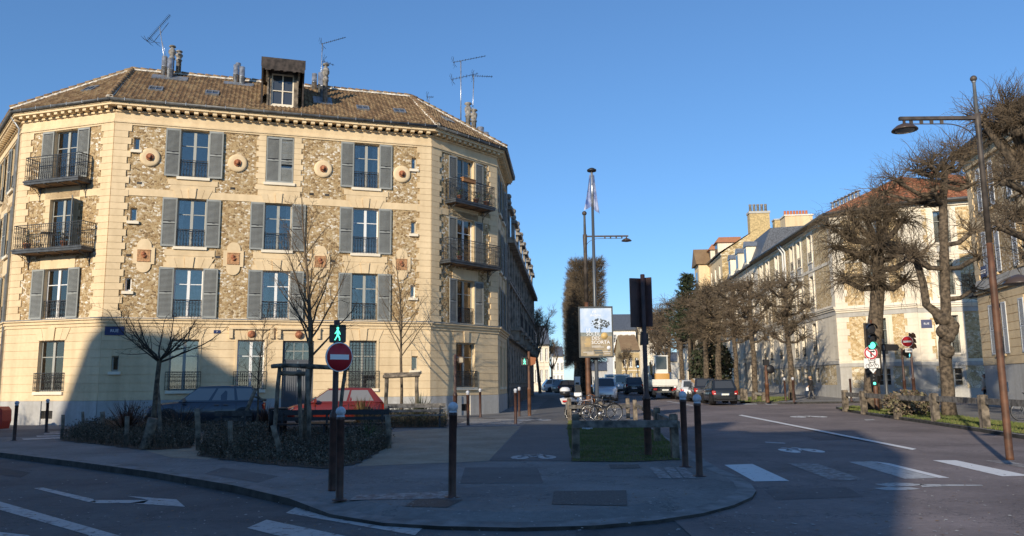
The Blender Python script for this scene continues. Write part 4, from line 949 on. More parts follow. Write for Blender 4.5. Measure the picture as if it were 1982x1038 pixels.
# ---- white and ochre corner building on the right
kF, k1, k2, k3, k4 = (26.95, 88.0), (25.0, 62.0), (29.05, 57.6), (34.6, 55.6), (46, 60)
RW = thing('corner_building', 'white and honey stone corner building with a red tiled hipped roof behind the pollarded trees', 'building', (k1[0], k1[1], g(62)))
mwR = Matrix.Translation(RW.location)
wb = MB(white_r); tb = MB(white_r)
fl = ((3.2, 5.85), (7.3, 9.85), (11.1, 13.4))
def r_facade(p, q, cols, bw=1.05, gfwhite=False, infill=True, rail=True, base=True, gfops=None, top=14.1, lit=True):
    T, L = facade_frame(mwR, p, q); wb.T = T; tb.T = T
    ops = []
    for c in cols:
        for z0, z1 in fl: ops.append((c - bw / 2, c + bw / 2, z0, z1))
        if base: ops.append((c - .55, c + .55, .9, 2.15))
    def mf(x, z):
        if z < .75: return grey_b
        if z < 2.3: return MATS['crazy_paving'] if min([abs(x - c) for c in cols] + [9]) > .75 and .9 < x < L - .9 else grey_b
        if z < 2.62: return grey_b
        near = min([abs(x - c) for c in cols] + [9]) < .95
        if near or x < .75 or x > L - .75: return white_r
        if gfwhite and z < 6.95: return white_r
        if 2.8 < z < 6.1 or 6.95 < z < 13.6: return MATS['millstone_pale']
        return white_r
    cuts = [c + s_ * .95 for c in cols for s_ in (-1, 1)] + [.75, .9, L - .75, L - .9] + [c + s_ * .75 for c in cols for s_ in (-1, 1)]
    wall_skin(wb, 0, L, -.6, top, ops, white_r, rmat=white_r, x_cuts=[c for c in cuts if 0 < c < L], z_cuts=(.75, 2.3, 2.62, 2.8, 6.1, 6.95, 13.6), mf=mf)
    tb.box(0, L, -.06, 0, 2.34, 2.6, grey_b); tb.box(0, L, -.12, 0, 6.45, 6.6, white_r); tb.box(0, L, -.2, 0, 6.6, 6.7, white_r); tb.box(-.02, L + .02, -.23, 0, 6.7, 6.74, grey_b); tb.box(0, L, -.05, 0, 10.2, 10.45, white_r); tb.box(0, L, -.15, 0, 13.75, 13.95, white_r)
    tb.box(0, L, -.05, 0, 6.1, 6.45, grey_b)
    for i in range(22):
        e = .75 if i % 2 else .95; zz = 2.7 + i * .5
        tb.box(0, e, -.035, 0, zz + .01, zz + .5, white_r); tb.box(L - e, L, -.035, 0, zz + .01, zz + .5, white_r)
    for c in cols:
        for k, (z0, z1) in enumerate(fl):
            window(RW, T, c - bw / 2, z0, bw, z1 - z0, gfr, (curt, .3, 2), silm=white_r)
            tb.box(c - bw / 2 - .16, c - bw / 2, -.07, 0, z0, z1 + .16, white_r); tb.box(c + bw / 2, c + bw / 2 + .16, -.07, 0, z0, z1 + .16, white_r); tb.box(c - bw / 2, c + bw / 2, -.07, 0, z1, z1 + .16, white_r)
            tb.box(c - .45, c + .45, -.05, 0, z0 - .75, z0 - .2, grey_b) if k else None
            railing(RW, T, c - bw / 2 + .02, -.03, z0, bw - .04, .85, dens=.14)
        if base: window(RW, T, c - .55, .9, 1.1, 1.25, gfr, leaves=2, bars=2, sill=False)
    return T, L
Tl, Ll = r_facade(kF, k1, [2.4, 5.2, 9.0, 14.6, 17.0, 20.3], gfwhite=True)
Ta, La = r_facade(k1, k2, [La_ for La_ in (3.2,)])
Tb, Lb = r_facade(k2, k3, [2.0])
Tc, Lc = r_facade(k3, k4, [3.0, 8.0], base=False)
# long white drain pipes and tall blind shutters of the street front
for n_, (xx) in enumerate((11.8, 12.6)):
    pb = MB(lst); pb.T = Tl; pb.tube([(xx, -.12, 0), (xx, -.12, 13.2), (xx - .3, -.5, 14.0)], .09, 8); pb.build('drain_pipe', RW)
tb.T = Ta; [tb.tube([(2.1 + k * .38, -.01, 6.25), (2.25 + k * .38, -.01, 6.25)], .06, 5, grey_b) for k in range(4)]
wb.build('wall', RW); tb.build('stone_dressing', RW)
gb = MB(gutter_m); rfb = MB(MATS['tile_red'])
def ev(T, x): return T @ Vector((x, -.65, 14.1))
E_ = [ev(Tl, 0), ev(Tl, Ll + .1), (ev(Ta, La + .1)), (ev(Tb, Lb + .15)), ev(Tc, Lc)]
E_[1] = (ev(Tl, Ll + .1) + ev(Ta, -.1)) / 2; E_[2] = (ev(Ta, La + .1) + ev(Tb, -.1)) / 2; E_[3] = (ev(Tb, Lb + .2) + ev(Tc, -.2)) / 2
apex = mwR.inverted() @ AT(1745, 342, 64.5); apL = mwR.inverted() @ Vector((33.5, 88, apex.z + RW.location.z - 1.0))
apL.z = 14.9
for a, b_, tip in ((0, 1, [apex, apL]), (1, 2, [apex]), (2, 3, [apex]), (3, 4, [apex + Vector((12, 3, 0)), apex])): tiled([E_[a], E_[b_]] + tip, MATS['tile_red'], mb=rfb, tw_=.3, th=.42)
rf_ = rfb.build('roof', RW)
for a in range(4):
    gb.tube([E_[a], E_[a + 1]], .11, 6, gutter_m); d_ = (E_[a + 1] - E_[a]).normalized(); n_ = Vector((-d_.y, d_.x, 0)); 
    gb.prism([E_[a] - Vector((0, 0, .06)), E_[a + 1] - Vector((0, 0, .06)), E_[a + 1] + n_ * .6 - Vector((0, 0, .1)), E_[a] + n_ * .6 - Vector((0, 0, .1))], (0, 0, -.06), M('soffit_wood', (.16, .13, .10), .8))
gb.build('gutter', RW)
for k in range(8):
    p = E_[1].lerp(apL, .32) + Vector((1.6, 3 + k * 1.25, 1.0)); p = mwR.inverted() @ AT(1612 + k * 7.0, 402 - k * 3.2, 72 - k * .6); b = MB(zinc); b.lathe([(.14, -1.2), (.14, .2), (.1, .25), (.1, .4), (.26, .42), (.26, .47), (.01, .5)], 8, zinc, p); b.build('flue', rf_)
b = MB(blue_plate); b.T = Tb; b.box(1.05 - .9, 1.05 - .2, -.07, -.04, 5.0, 5.6); o = b.build('street_plate', RW)
put('lettering', text_mesh('RUE', .2, sign_white), o, Tb @ TR(.5, -.075, 5.3, 0, pi / 2))
# metal shutter box hung high on the right side, and the notice by its plinth
b = MB(M('sheet_blue', (.13, .15, .19), .5)); b.T = Tb; b.box(4.2, 5.9, -.16, 0, 9.4, 13.7); [b.box(4.2 + k * .34, 4.22 + k * .34, -.175, -.16, 9.4, 13.7) for k in range(6)]; b.build('tall_shutter', RW)

# ---- beige building at the right edge
c0 = AT(1912, 786, 44.8); ang = atan2(-.98, -.186); LB = 20
q0 = (c0.x, c0.y); q1 = (c0.x + cos(ang) * LB, c0.y + sin(ang) * LB); qb = (c0.x + 9, c0.y + 2.5)
RB0 = thing('apartment_building', 'beige apartment building with pale louvred shutters at the right edge', 'building', (q0[0], q0[1], g(q0[1])))
mwR = Matrix.Translation(RB0.location); wb = MB(cream_d); tb = MB(cream_d)
def b0_facade(p, q, cols, shut=True):
    T, L = facade_frame(mwR, p, q); wb.T = T; tb.T = T; fl0 = ((2.75, 5.4), (7.0, 9.4), (10.5, 12.9)); ops = [(c - .55, c + .55, a, b) for c in cols for a, b in fl0] + [(c - .4, c + .4, .8, 1.3) for c in cols]
    wall_skin(wb, 0, L, -.6, 14.3, ops, cream_d, rmat=cream_d, x_cuts=(.8, L - .8), z_cuts=(2.2, 6.3, 6.7, 13.2), mf=lambda x, z: plinth if z < 2.2 else (MATS['millstone'] if 6.7 < z < 13.2 and .8 < x < L - .8 else cream_d))
    z = 2.2
    while z < 5.9:
        for a, b in segs(0, L, [(o[0], o[1]) for o in ops if o[2] < z + .38 and o[3] > z + .02]): tb.box(a, b, -.03, 0, z + .02, z + .41, cream_d)
        z += .42
    tb.box(-.1, L + .1, -.16, 0, 6.1, 6.25, cream_d); tb.box(-.15, L + .15, -.25, 0, 6.25, 6.35, grey_b); tb.box(0, L, -.06, 0, 6.35, 6.85, grey_b); tb.box(0, L, -.04, 0, 9.6, 10.1, cream_d); tb.box(-.1, L + .1, -.12, 0, 13.2, 13.6, cream_d); tb.box(-.3, L + .3, -.45, 0, 14.0, 14.2, cream_d)
    for i in range(int(L / .5)): tb.box(i * .5 + .1, i * .5 + .32, -.38, 0, 13.75, 13.98, cream_d)
    for i in range(18): e = .8 if i % 2 else .62; tb.box(0, e, -.045, 0, 6.8 + i * .36 + .012, 6.8 + (i + 1) * .36, cream_d); tb.box(L - e, L, -.045, 0, 6.8 + i * .36 + .012, 6.8 + (i + 1) * .36, cream_d)
    for c in cols:
        for k, (z0, z1) in enumerate(fl0):
            window(RB0, T, c - .55, z0, 1.1, z1 - z0, gfr, (curt, .3, 2), silm=cream_d); railing(RB0, T, c - .53, -.03, z0, 1.06, .85, dens=.14)
            if shut: shutter(RB0, T, c - 1.13, z0, .56, z1 - z0, mat=shut_w); shutter(RB0, T, c + .57, z0, .56, z1 - z0, mat=shut_w)
            for s_ in (-1, 1):
                for i in range(7): hh = (z1 - z0) / 7; ww = .3 if i % 2 else .2; x = c + s_ * .55; (tb.box(min(x, x + s_ * ww), max(x, x + s_ * ww), -.03, 0, z0 + i * hh + .01, z0 + (i + 1) * hh, cream_d) if z0 > 6 else None)
        tb.prism([(c - .09, 0, 5.42), (c + .09, 0, 5.42), (c + .14, 0, 5.95), (c - .14, 0, 5.95)], (0, -.1, 0), cream_d)
    return T, L
T_, L_ = b0_facade(q0, q1, [2.6, 6.4, 10.2, 14, 17.6]); T2_, L2_ = b0_facade((q0[0] + 6, q0[1] + 3.2), q0, [2.6], False)
wb.build('wall', RB0); tb.build('stone_dressing', RB0)
b = MB(blue_plate); b.T = T_; b.box(1.0, 1.75, -.09, -.06, 6.95, 7.55); o = b.build('street_plate', RB0); put('lettering', text_mesh('BOULEVARD\nDE LA REINE', .12, sign_white), o, T_ @ TR(1.375, -.095, 7.25, 0, pi / 2))
b = MB(slab_m); b.T = T2_; b.box(3.6, L2_ - .4, -1.1, 0, 6.1, 6.25); bracket(b, 3.9, 6.1, 1.0, .9); bracket(b, L2_ - .8, 6.1, 1.0, .9); o = b.build('balcony', RB0)
railing(o, T2_, 3.6, -1.08, 6.25, L2_ - 4, 1.15); railing(o, T2_, 3.6, -1.08, 6.25, 1.05, 1.15, pi / 2); railing(o, T2_, L2_ - .42, -1.08, 6.25, 1.05, 1.15, pi / 2)
b = MB(tile_flat); e0, e1 = T_ @ Vector((-.6, -.6, 14.2)), T_ @ Vector((LB, -.6, 14.2)); tiled([e0, e1, T_ @ Vector((LB, 4.5, 16.8)), T_ @ Vector((1.5, 4.5, 16.8))], MATS['tile_brown'], mb=b, tw_=.3, th=.4)
e2 = T2_ @ Vector((-.3, -.6, 14.2)); tiled([e2, e0, T_ @ Vector((1.5, 4.5, 16.8))], MATS['tile_brown'], mb=b, tw_=.3, th=.4)
b.tube([e0, e1], .11, 6, gutter_m); b.prism([e0 - Vector((0, 0, .1)), e1 - Vector((0, 0, .1)), e1 + T_.to_3x3() @ Vector((0, .6, 0)), e0 + T_.to_3x3() @ Vector((0, .6, 0))], (0, 0, -.05), M('soffit_wood'))
b.build('roof', RB0)

# ---- generic background house
def house(name, label, p, q, depth, floors, eave, mat, roofm, ridge_h, cols, wtrim=None, hip=0, fh=None, wall_side=None, base=.0, ww=1.0, wh=1.9, group=None, tile=False, dormers=(), roofname='roof'):
    """street front p->q; windows floor by floor; pitched roof with its ridge parallel to the front"""
    r = thing(name, label, 'house' if 'house' in name or 'villa' in name else 'building', (p[0], p[1], g(p[1]) - .05), 0, group); mw = Matrix.Translation(r.location)
    T, L = facade_frame(mw, p, q); wb = MB(mat); wb.T = T; tr = wtrim or white_r
    ops = [(c - ww / 2, c + ww / 2, z, z + wh) for c in cols for z in floors]
    wall_skin(wb, 0, L, -1, eave, ops, mat, rmat=tr)
    s_ = wall_side or mat
    for x in (0, L): wb.poly([(x, 0, -1), (x, depth, -1), (x, depth, eave), (x, depth / 2, eave + ridge_h * (0 if hip else 1)), (x, 0, eave)] if x == 0 else [(x, 0, -1), (x, 0, eave), (x, depth / 2, eave + ridge_h * (0 if hip else 1)), (x, depth, eave), (x, depth, -1)], s_)
    wb.poly([(0, depth, -1), (0, depth, eave), (L, depth, eave), (L, depth, -1)], s_)
    wb.box(0, L, -.12, 0, eave - .3, eave - .1, tr); 
    for z in floors[1:]: wb.box(0, L, -.08, 0, z - .75, z - .6, tr)
    wb.build('wall', r)
    for c in cols:
        for z in floors: window(r, T, c - ww / 2, z, ww, wh, wfr, None, silm=tr)
    rb = MB(MATS[roofm]) if isinstance(roofm, str) else MB(roofm); o = .4
    A = [T @ Vector(v) for v in ((-o * (1 if hip else .3), -o, eave), (L + o * (1 if hip else .3), -o, eave), (L - hip, depth / 2, eave + ridge_h), (hip, depth / 2, eave + ridge_h), (L + o, depth + o, eave), (-o, depth + o, eave))]
    fs = [[A[0], A[1], A[2], A[3]], [A[4], A[5], A[3], A[2]]] + ([[A[5], A[0], A[3]], [A[1], A[4], A[2]]] if hip else [])
    for f in fs:
        if tile: tiled(f, rb.m, mb=rb, tw_=.34, th=.45)
        else: rb.prism(f, (0, 0, .12))
    rb.tube([A[0], A[1]], .1, 6, gutter_m); ro = rb.build(roofname, r)
    for (dx, dw) in dormers:
        db = MB(white_r); db.T = T; zb = eave + .2; db.box(dx - dw / 2, dx + dw / 2, .2, 3, zb, zb + 1.9); db.box(dx - dw / 2 + .2, dx + dw / 2 - .2, .17, .2, zb + .3, zb + 1.7, car_glass)
        db.prism([(dx - dw / 2 - .3, -.1, zb + 1.9), (dx + dw / 2 + .3, -.1, zb + 1.9), (dx, .6, zb + 2.9)], (0, 3.2, 0), MATS['tile_red']); db.build('dormer', ro)
    return r, T, L, mw, ro
# slate-roofed and tall stone houses beyond the white building
hx = lambda y: 25 + .08 * (y - 62)
r, T, L, mw, ro = house('apartment_building', 'building with a dark slate roof between the white corner building and the tall stone house', (hx(108.5), 108.5), (hx(88.3), 88.3), 9, [1.2, 4.5, 8, 11.2], 14.2, white_r, slate, 0.1, [2, 5, 8, 11.5, 15, 18], ww=1.1, wh=2.1)
b = MB(slate); b.T = T; b.prism([(0, .1, 14.2), (0, 1.7, 18.0), (0, 8, 18.3), (0, 9, 14.2)], (L, 0, 0)); b.prism([(L, .1, 14.2), (L, 9, 14.2), (L - .02, 8, 18.3), (L - .02, 1.7, 18.0)][::-1], (.1, 0, 0), slate)
for k in range(3):
    b.box(4 + k * 5, 5.4 + k * 5, .0, 1.8, 14.7, 16.8, white_r); b.box(4.2 + k * 5, 5.2 + k * 5, -.02, .0, 15.0, 16.6, car_glass); b.prism([(3.8 + k * 5, -.1, 16.8), (5.6 + k * 5, -.1, 16.8), (4.7 + k * 5, -.1, 17.5)], (0, 2, 0), zinc)
b.build('mansard', ro)
b = MB(cream_d); b.T = T; b.box(L - 2.6, L - .4, 3.5, 6.5, 17, 19.5); [b.lathe([(.15, 19.5), (.13, 20.2)], 7, M('pot_red', (.45, .15, .06), .8), (L - 1.5 + 0 * k, 3.8 + k * .34, 0)) for k in range(8)]; b.box(L - 2.7, L - .3, 3.4, 6.6, 19.4, 19.55, white_r); b.build('chimney', ro)
r, T, L, mw, ro = house('stone_house', 'tall rubble stone house with a sloping gable, brown tiles and a broad chimney stack', (hx(124), 124), (hx(109), 109), 11, [1.5, 5, 8.5, 12, 15.3], 18.6, cream_d, 'tile_brown', 3.6, [2.5, 6, 9.5, 13], wall_side=MATS['rubble_big'], dormers=((4, 1.8), (10, 2.4)), tile=True)
b = MB(cream_d); b.T = T; b.box(L - 1.4, L + .1, 4.0, 6.7, 15, 24.2, M('chimney_brick', (.55, .41, .20), .9, nscale=5, namt=.15)); b.box(L - 1.5, L + .2, 3.9, 6.8, 24.0, 24.3, grey_b)
for k in range(5): b.lathe([(.2, 24.3), (.17, 25.2), (.22, 25.25), (.2, 25.4)], 8, clay, (L - .6, 4.3 + k * .52, 0))
b.box(L - 6, L - 4.6, 8.5, 10.0, 18, 24.0, M('chimney_brick')); b.box(L - 6.1, L - 4.5, 8.4, 10.1, 23.9, 24.1, grey_b)
b.build('chimney', ro)
b = MB(cream_d); b.T = T; b.box(0.5, 4.6, -1.6, 0, 0, 18.6); b.prism([(.1, -2.0, 18.6), (5.0, -2.0, 18.6), (2.55, -2.0, 21.2)], (0, 5, 0), MATS['tile_brown']); b.prism([(.5, -1.62, 18.6), (4.6, -1.62, 18.6), (2.55, -1.62, 20.7)], (0, .03, 0), grey_b)
b.box(1.6, 3.4, -1.63, -1.6, 15.2, 17.6, car_glass); b.build('bay', r)
p = AT(1543, 470, 98); r = thing('chimney_stack', 'yellow brick chimney stack with two pots rising above the white building gutter', 'chimney', (p.x, p.y, g(98))); b = MB(M('chimney_brick')); zb = p.z - g(98)
b.box(0, 1.6, 0, 1.2, 0, zb + 2.6); b.box(-.12, 1.72, -.12, 1.32, zb + 2.5, zb + 2.75, grey_b); b.build('shaft', r)
for k in (0, 1): b = MB(clay); b.lathe([(.2, zb + 2.75), (.16, zb + 3.5), (.26, zb + 3.55), (.1, zb + 3.7)], 8, clay, (.4 + .8 * k, .6, 0)); b.build('chimney_pot', r)

# more houses down the avenue on the right, seen between trunks
r, *_ = house('town_house', 'pale town house glimpsed behind the row of pollards beyond the stone house', (29.0, 143), (28.2, 126), 9, [1.2, 4.4, 7.6], 10.5, white_r, slate, 3, [2, 5, 8, 11, 14])
def far_house(label, u0, u1, vtop, D, depth, mat, roofm, rh, gable=False, nm='town_house', n=3, th=0):
    a, b_ = AT(u0, 760, D), AT(u1, 760, D - th); zt = AT((u0 + u1) / 2, vtop, D).z - g(D) + .05; L = hypot(b_.x - a.x, b_.y - a.y); fl_ = [z for z in (1.2, 4.3, 7.4, 10.5, 13.6) if z + 2.2 < zt]
    return house(nm, label, (a.x, a.y), (b_.x, b_.y), depth, fl_, zt, mat, roofm, rh, [L * (k + .5) / n for k in range(n)], ww=min(1.0, L / n * .5))
far_house('cream house wall with an ochre tiled roof at the far left of the avenue row', 1205, 1240, 680, 165, 10, M('ochre_wall', (.5, .38, .2), .9, nscale=1), 'tile_brown', 3.4)
far_house('distant white building with a blank bright side beside the back of the sign', 1188, 1234, 640, 190, 12, M('bright_wall', (.82, .80, .74), .85, nscale=.4, namt=.04), slate, 4.2, n=4)
far_house('distant house with an orange tiled roof behind the dark signal pole', 1248, 1300, 640, 185, 12, white_r, 'tile_red', 3.6, n=5)
far_house('white villa with a slate roof behind the bare tree ending the left pavement', 1034, 1064, 668, 118, 9, white_r, slate, 3.0, nm='villa', n=3)
far_house('far cream block closing the left pavement beside the clipped trees', 1070, 1092, 690, 200, 9, M('bright_wall'), slate, 2.5, n=3)
far_house('low grey building far down the avenue behind the poster', 1120, 1186, 718, 260, 12, grey_b, slate, 3, n=6)
far_house('grey town house far back on the right of the avenue behind the excavator', 1296, 1345, 700, 172, 9, grey_b, slate, 2, n=4)
# ---- ornate grey stone row along the left pavement
LS = thing('stone_terrace', 'ornate grey stone terrace with dormers and ball finials, in shade beyond the cream corner building', 'building', (-.3, 48, g(48)))
mwR = Matrix.Translation(LS.location)
pA = (-.32, 48.2); dr_ = Vector((sin(radians(4)), cos(radians(4)))); pB = (pA[0] + dr_.x * 35, pA[1] + dr_.y * 35)
T, L = facade_frame(mwR, pA, pB); wb = MB(stone_l); wb.T = T
cols = [1.6 + k * 2.45 for k in range(14)]; ops = [(c - .5, c + .5, z, z + h_) for c in cols for z, h_ in ((1.6, 2.1), (4.9, 2.2), (8.0, 1.7))]
wall_skin(wb, 0, L, -1, 10.2, ops, stone_l, rmat=stone_l, z_cuts=(1.2,), mf=lambda x, z: stone_d if z < 1.2 else stone_l)
wb.box(0, L, -.25, 0, 4.1, 4.35); wb.box(0, L, -.2, 0, 7.45, 7.6); wb.box(-.1, L + .1, -.5, 0, 9.9, 10.25); wb.poly([(0, 0, -1), (0, 0, 10.2), (0, 9, 10.2), (0, 9, -1)]); wb.poly([(L, 0, -1), (L, 9, -1), (L, 9, 10.2), (L, 0, 10.2)])
for k in range(15): x = .35 + k * 2.45; wb.box(x - .22, x + .22, -.14, 0, 4.35, 9.9)
for k in range(7): x = 2.8 + k * 4.9; wb.box(x - 1.1, x + 1.1, -.75, 0, 4.7, 4.9); [wb.box(x + s_ * .8 - .1, x + s_ * .8 + .1, -.6, 0, 4.1, 4.7) for s_ in (-1, 1)]
wb.build('wall', LS)
for c in cols:
    for z, h_ in ((1.6, 2.1), (4.9, 2.2), (8.0, 1.7)): window(LS, T, c - .5, z, 1.0, h_, gfr, None, silm=stone_l)
for k in range(7): railing(LS, T, 1.75 + k * 4.9, -.72, 4.9, 2.1, .9, dens=.16, scroll=False)
rb = MB(slate); rb.T = T; rb.prism([(0, .1, 10.25), (0, 1.4, 13.0), (0, 7, 13.4), (0, 9, 10.25)], (L, 0, 0)); ro = rb.build('mansard', LS)
for k in range(8):
    x = 2.0 + k * 4.4; db = MB(stone_l); db.T = T; db.box(x - .85, x + .85, -.1, 1.2, 10.2, 12.2); db.box(x - .45, x + .45, -.12, -.1, 10.5, 11.9, car_glass); db.box(x - 1.05, x + 1.05, -.3, 1.2, 12.2, 12.4)
    db.prism([(x - .9, -.15, 12.4), (x + .9, -.15, 12.4), (x, -.15, 13.1)], (0, .6, 0)); db.ball((x, 0, 13.25), .2, n=8, k=5)
    for s_ in (-1, 1): db.ball((x + s_ * .95, -.1, 12.62), .17, n=8, k=5)
    db.build('dormer', ro)
# ---- the block across the street, behind the photographer, whose shadow covers the junction
pts = [(-75, 0), (-75, 15.5), (-46, 16.4), (-43.6, 17.2), (-42.8, 19.6), (-41.3, 23.1), (-40.8, 23.5), (-40.6, 23.6), (-40.6, 24.0), (-39.8, 24.0), (-39.8, 23.6), (-38.4, 23.6), (-37.4, 23.1), (-36.3, 22.3), (-34.4, 21.9), (-33.0, 21.2), (-31.2, 19.2), (-25.2, 18.9), (-20.4, 18.5), (-15.3, 18.1), (-15.1, 19.2), (-14.1, 19.5), (-13.6, 17.4), (-11.9, 16.9), (-8.8, 17.2), (-7.0, 13.3), (-7.0, 12.7), (-7.8, 12.6), (-7.6, 10.3), (-7.1, 9.95), (-7.2, 9.7), (-7.5, 9.5), (-7.5, 0)]
TB = thing('apartment_block', 'plastered apartment block with a stepped roofline across the street behind the viewpoint', 'building', (-40, -14, 0))
b = MB(cream_d); q = [(x + 40, 0, z) for x, z in pts]; o = 0
n = len(q); dv = Vector((-4.4, -9, 0)); bm = bmesh.new()
f0 = [bm.verts.new(v) for v in q]; f1 = [bm.verts.new(Vector(v) + dv) for v in q]; bm.faces.new(f0); bm.faces.new(f1[::-1])
for i in range(n): bm.faces.new((f0[i], f1[i], f1[(i + 1) % n], f0[(i + 1) % n]))
bm.normal_update(); bmesh.ops.triangulate(bm, faces=bm.faces[:], ngon_method='EAR_CLIP'); bmesh.ops.recalc_face_normals(bm, faces=bm.faces[:]); me = bpy.data.meshes.new('wall'); bm.to_mesh(me); bm.free(); me.materials.append(M_render('street_plaster', (.26, .22, .17), .2)); put('wall', me, TB)
wn = MB(gfr)
for i in range(20):
    for j in range(4): wn.box(-30 + i * 3.1, -28.9 + i * 3.1, .0, .05, 2 + j * 3.4, 4 + j * 3.4, car_glass)
wn.build('window_front', TB)
# ================================================================ STREET FURNITURE
def H_at(u, v, vt): p = G(u, v); return AT(u, vt, p.y).z - p.z
# bollards
def bollard(ball=True):
    t = thing('bollard', 'x', 'bollard'); b = MB(pole_dark)
    b.lathe([(.11, 0), (.11, .008), (.062, .012), (.058, .03), (.055, .04), (.055, 1.12), (.062, 1.125), (.062, 1.15), (.045, 1.17), (.04, 1.185)], 14, pole_dark); b.build('post', t)
    if ball: c = MB(ball_m); c.ball((0, 0, 1.245), .072, n=14, k=10); c.lathe([(.062, 1.165), (.055, 1.19), (.03, 1.2)], 14); c.build('ball', t)
    return t
b0 = bollard(); first = True
BL = [(657, 968, 787, 'near dark bollard with a white ball standing right beside the no entry pole'), (875, 963, 778, 'near dark bollard with a white ball at the front kerb left of the cycle path'),
      (1327, 904, 757, 'white-balled bollard right of the lawn fence, the farther of that pair'), (1354, 922, 763, 'white-balled bollard right of the lawn fence, the nearer of that pair'),
      (27, 853, 776, 'leftmost bollard, in front of the left zebra crossing'), (89, 837, 772, 'bollard standing before the cellar vent of the left facade'), (142, 820, 773, 'bollard just left of the long-leaved red plant by the left facade'), (184, 806, 769, 'bollard behind the dark bed near the left corner quoins'),
      (906, 824, 756, 'bollard in front of the right hand cellar vent of the corner building'), (930, 808, 752, 'slim sunlit bollard near the right end of the grey plinth'), (998, 821, 752, 'bollard at the right end of the short central zebra crossing'), (1005, 806, 749, 'far bollard by the corner of the cream building next to the pedestrian light'),
      (1521, 777, 731, 'left one of the two thin bollards near the walking woman'), (1537, 779, 730, 'right one of the two thin bollards near the walking woman'), (3, 815, 771, 'bollard at the left frame edge behind the red container')]
for u, v, vt, lb in BL:
    p = G(u, v); s = H_at(u, v, vt) / 1.317
    if first: o = b0; o.location = p; o.scale = (s, s, s); o['label'] = lb; first = False
    else: o = dup(b0, p, 0, lb, s)
    o['group'] = 'bollards with white balls'; o.rotation_euler = (random.Random(u).uniform(-.012, .012), random.Random(v).uniform(-.012, .012), u * .1)
d0 = None
for u, v, vt, lb in ((1648, 777, 733, 'dark plain post left of the red and white traffic light trunk'), (1882, 762, 738, 'dark plain post in the shade before the stone side wall')):
    p = G(u, v); s = H_at(u, v, vt) / 1.185
    if not d0: d0 = bollard(False); d0.location = p; d0.scale = (s,) * 3; d0['label'] = lb; o = d0
    else: o = dup(d0, p, 0, lb, s)
    o['group'] = 'plain dark posts'

def man(b, x, z, h, y, mat, t=.012):
    """walking figure of a pedestrian light"""
    k = h
    b.lathe([(.09 * k, 0), (.09 * k, -.006)], 10, mat, (x, y, z + .88 * k), 'y')
    for p, q, w_ in (((0, .78), (0, .42), .07), ((0, .42), (.13, .2), .045), ((.13, .2), (.15, .0), .04), ((0, .42), (-.09, .22), .045), ((-.09, .22), (-.2, .03), .04), ((0, .74), (.13, .58), .035), ((.13, .58), (.17, .42), .03), ((0, .74), (-.12, .58), .035), ((-.12, .58), (-.2, .48), .03)):
        a = Vector((x + p[0] * k, y, z + p[1] * k)); c = Vector((x + q[0] * k, y, z + q[1] * k)); d_ = (c - a).normalized(); n = Vector((-d_.z, 0, d_.x)) * w_ * k
        b.prism([a - n, c - n, c + n, a + n], (0, -.006, 0), mat)
def ped_head(t, T, lit, s=1.0, name='pedestrian_light'):
    b = MB(blackp); b.T = T
    b.prism([(-.14 * s + .02, -.06, -.15 * s), (.14 * s - .02, -.06, -.15 * s), (.14 * s, -.06, -.13 * s), (.14 * s, -.06, .13 * s), (.14 * s - .02, -.06, .15 * s), (-.14 * s + .02, -.06, .15 * s), (-.14 * s, -.06, .13 * s), (-.14 * s, -.06, -.13 * s)], (0, .14, 0))
    b.box(-.13 * s, .13 * s, -.16, -.06, .13 * s, .145 * s)
    o = b.build(name, t); m = MB(lit); m.T = T; man(m, 0, -.12 * s, .24 * s, -.062, lit); m.build('walking_figure', o); return o
def disc_sign(t, T, r, kind, name='no_entry_sign'):
    b = MB(sign_white); b.T = T; b.lathe([(r, 0), (r, -.02), (r * .96, -.024)], 36, sign_white, (0, 0, 0), 'y'); b.lathe([(r * .98, .004), (r * .9, .006)], 36, zinc, (0, 0, 0), 'y')
    if kind == 'noentry':
        b.lathe([(r * .93, -.0245), (r * .93, -.027)], 36, sign_red, (0, 0, 0), 'y'); b.box(-r * .7, r * .7, -.031, -.027, -r * .17, r * .17, sign_white)
    else:
        n = 36
        for k in range(n):
            a0, a1 = 2 * pi * k / n, 2 * pi * (k + 1) / n; R1, R0 = r * .96, r * .74
            b.prism([(R0 * cos(a0), -.025, R0 * sin(a0)), (R1 * cos(a0), -.025, R1 * sin(a0)), (R1 * cos(a1), -.025, R1 * sin(a1)), (R0 * cos(a1), -.025, R0 * sin(a1))], (0, -.003, 0), sign_red)
        b.box(-.1 * r, .12 * r, -.028, -.025, -.6 * r, .3 * r, black); b.box(.12 * r, .45 * r, -.028, -.025, .12 * r, .3 * r, black); b.prism([(.38 * r, -.025, -.0 * r), (.38 * r, -.025, .44 * r), (.62 * r, -.025, .21 * r)], (0, -.003, 0), black)
        b.prism([(-.62 * r, -.029, .5 * r), (-.5 * r, -.029, .62 * r), (.62 * r, -.029, -.5 * r), (.5 * r, -.029, -.62 * r)], (0, -.003, 0), sign_red)
    return b.build(name, t)
def pole_mesh(t, h, hb, rb, rt, mat, name='pole'):
    b = MB(mat); b.lathe([(rb * 1.02, 0), (rb, .02), (rb, hb), (rb * 1.12, hb + .01), (rb * 1.12, hb + .05), (rt * 1.1, hb + .14), (rt, hb + .16), (rt, h), (rt * .8, h + .01)], 16, mat); return b.build(name, t)
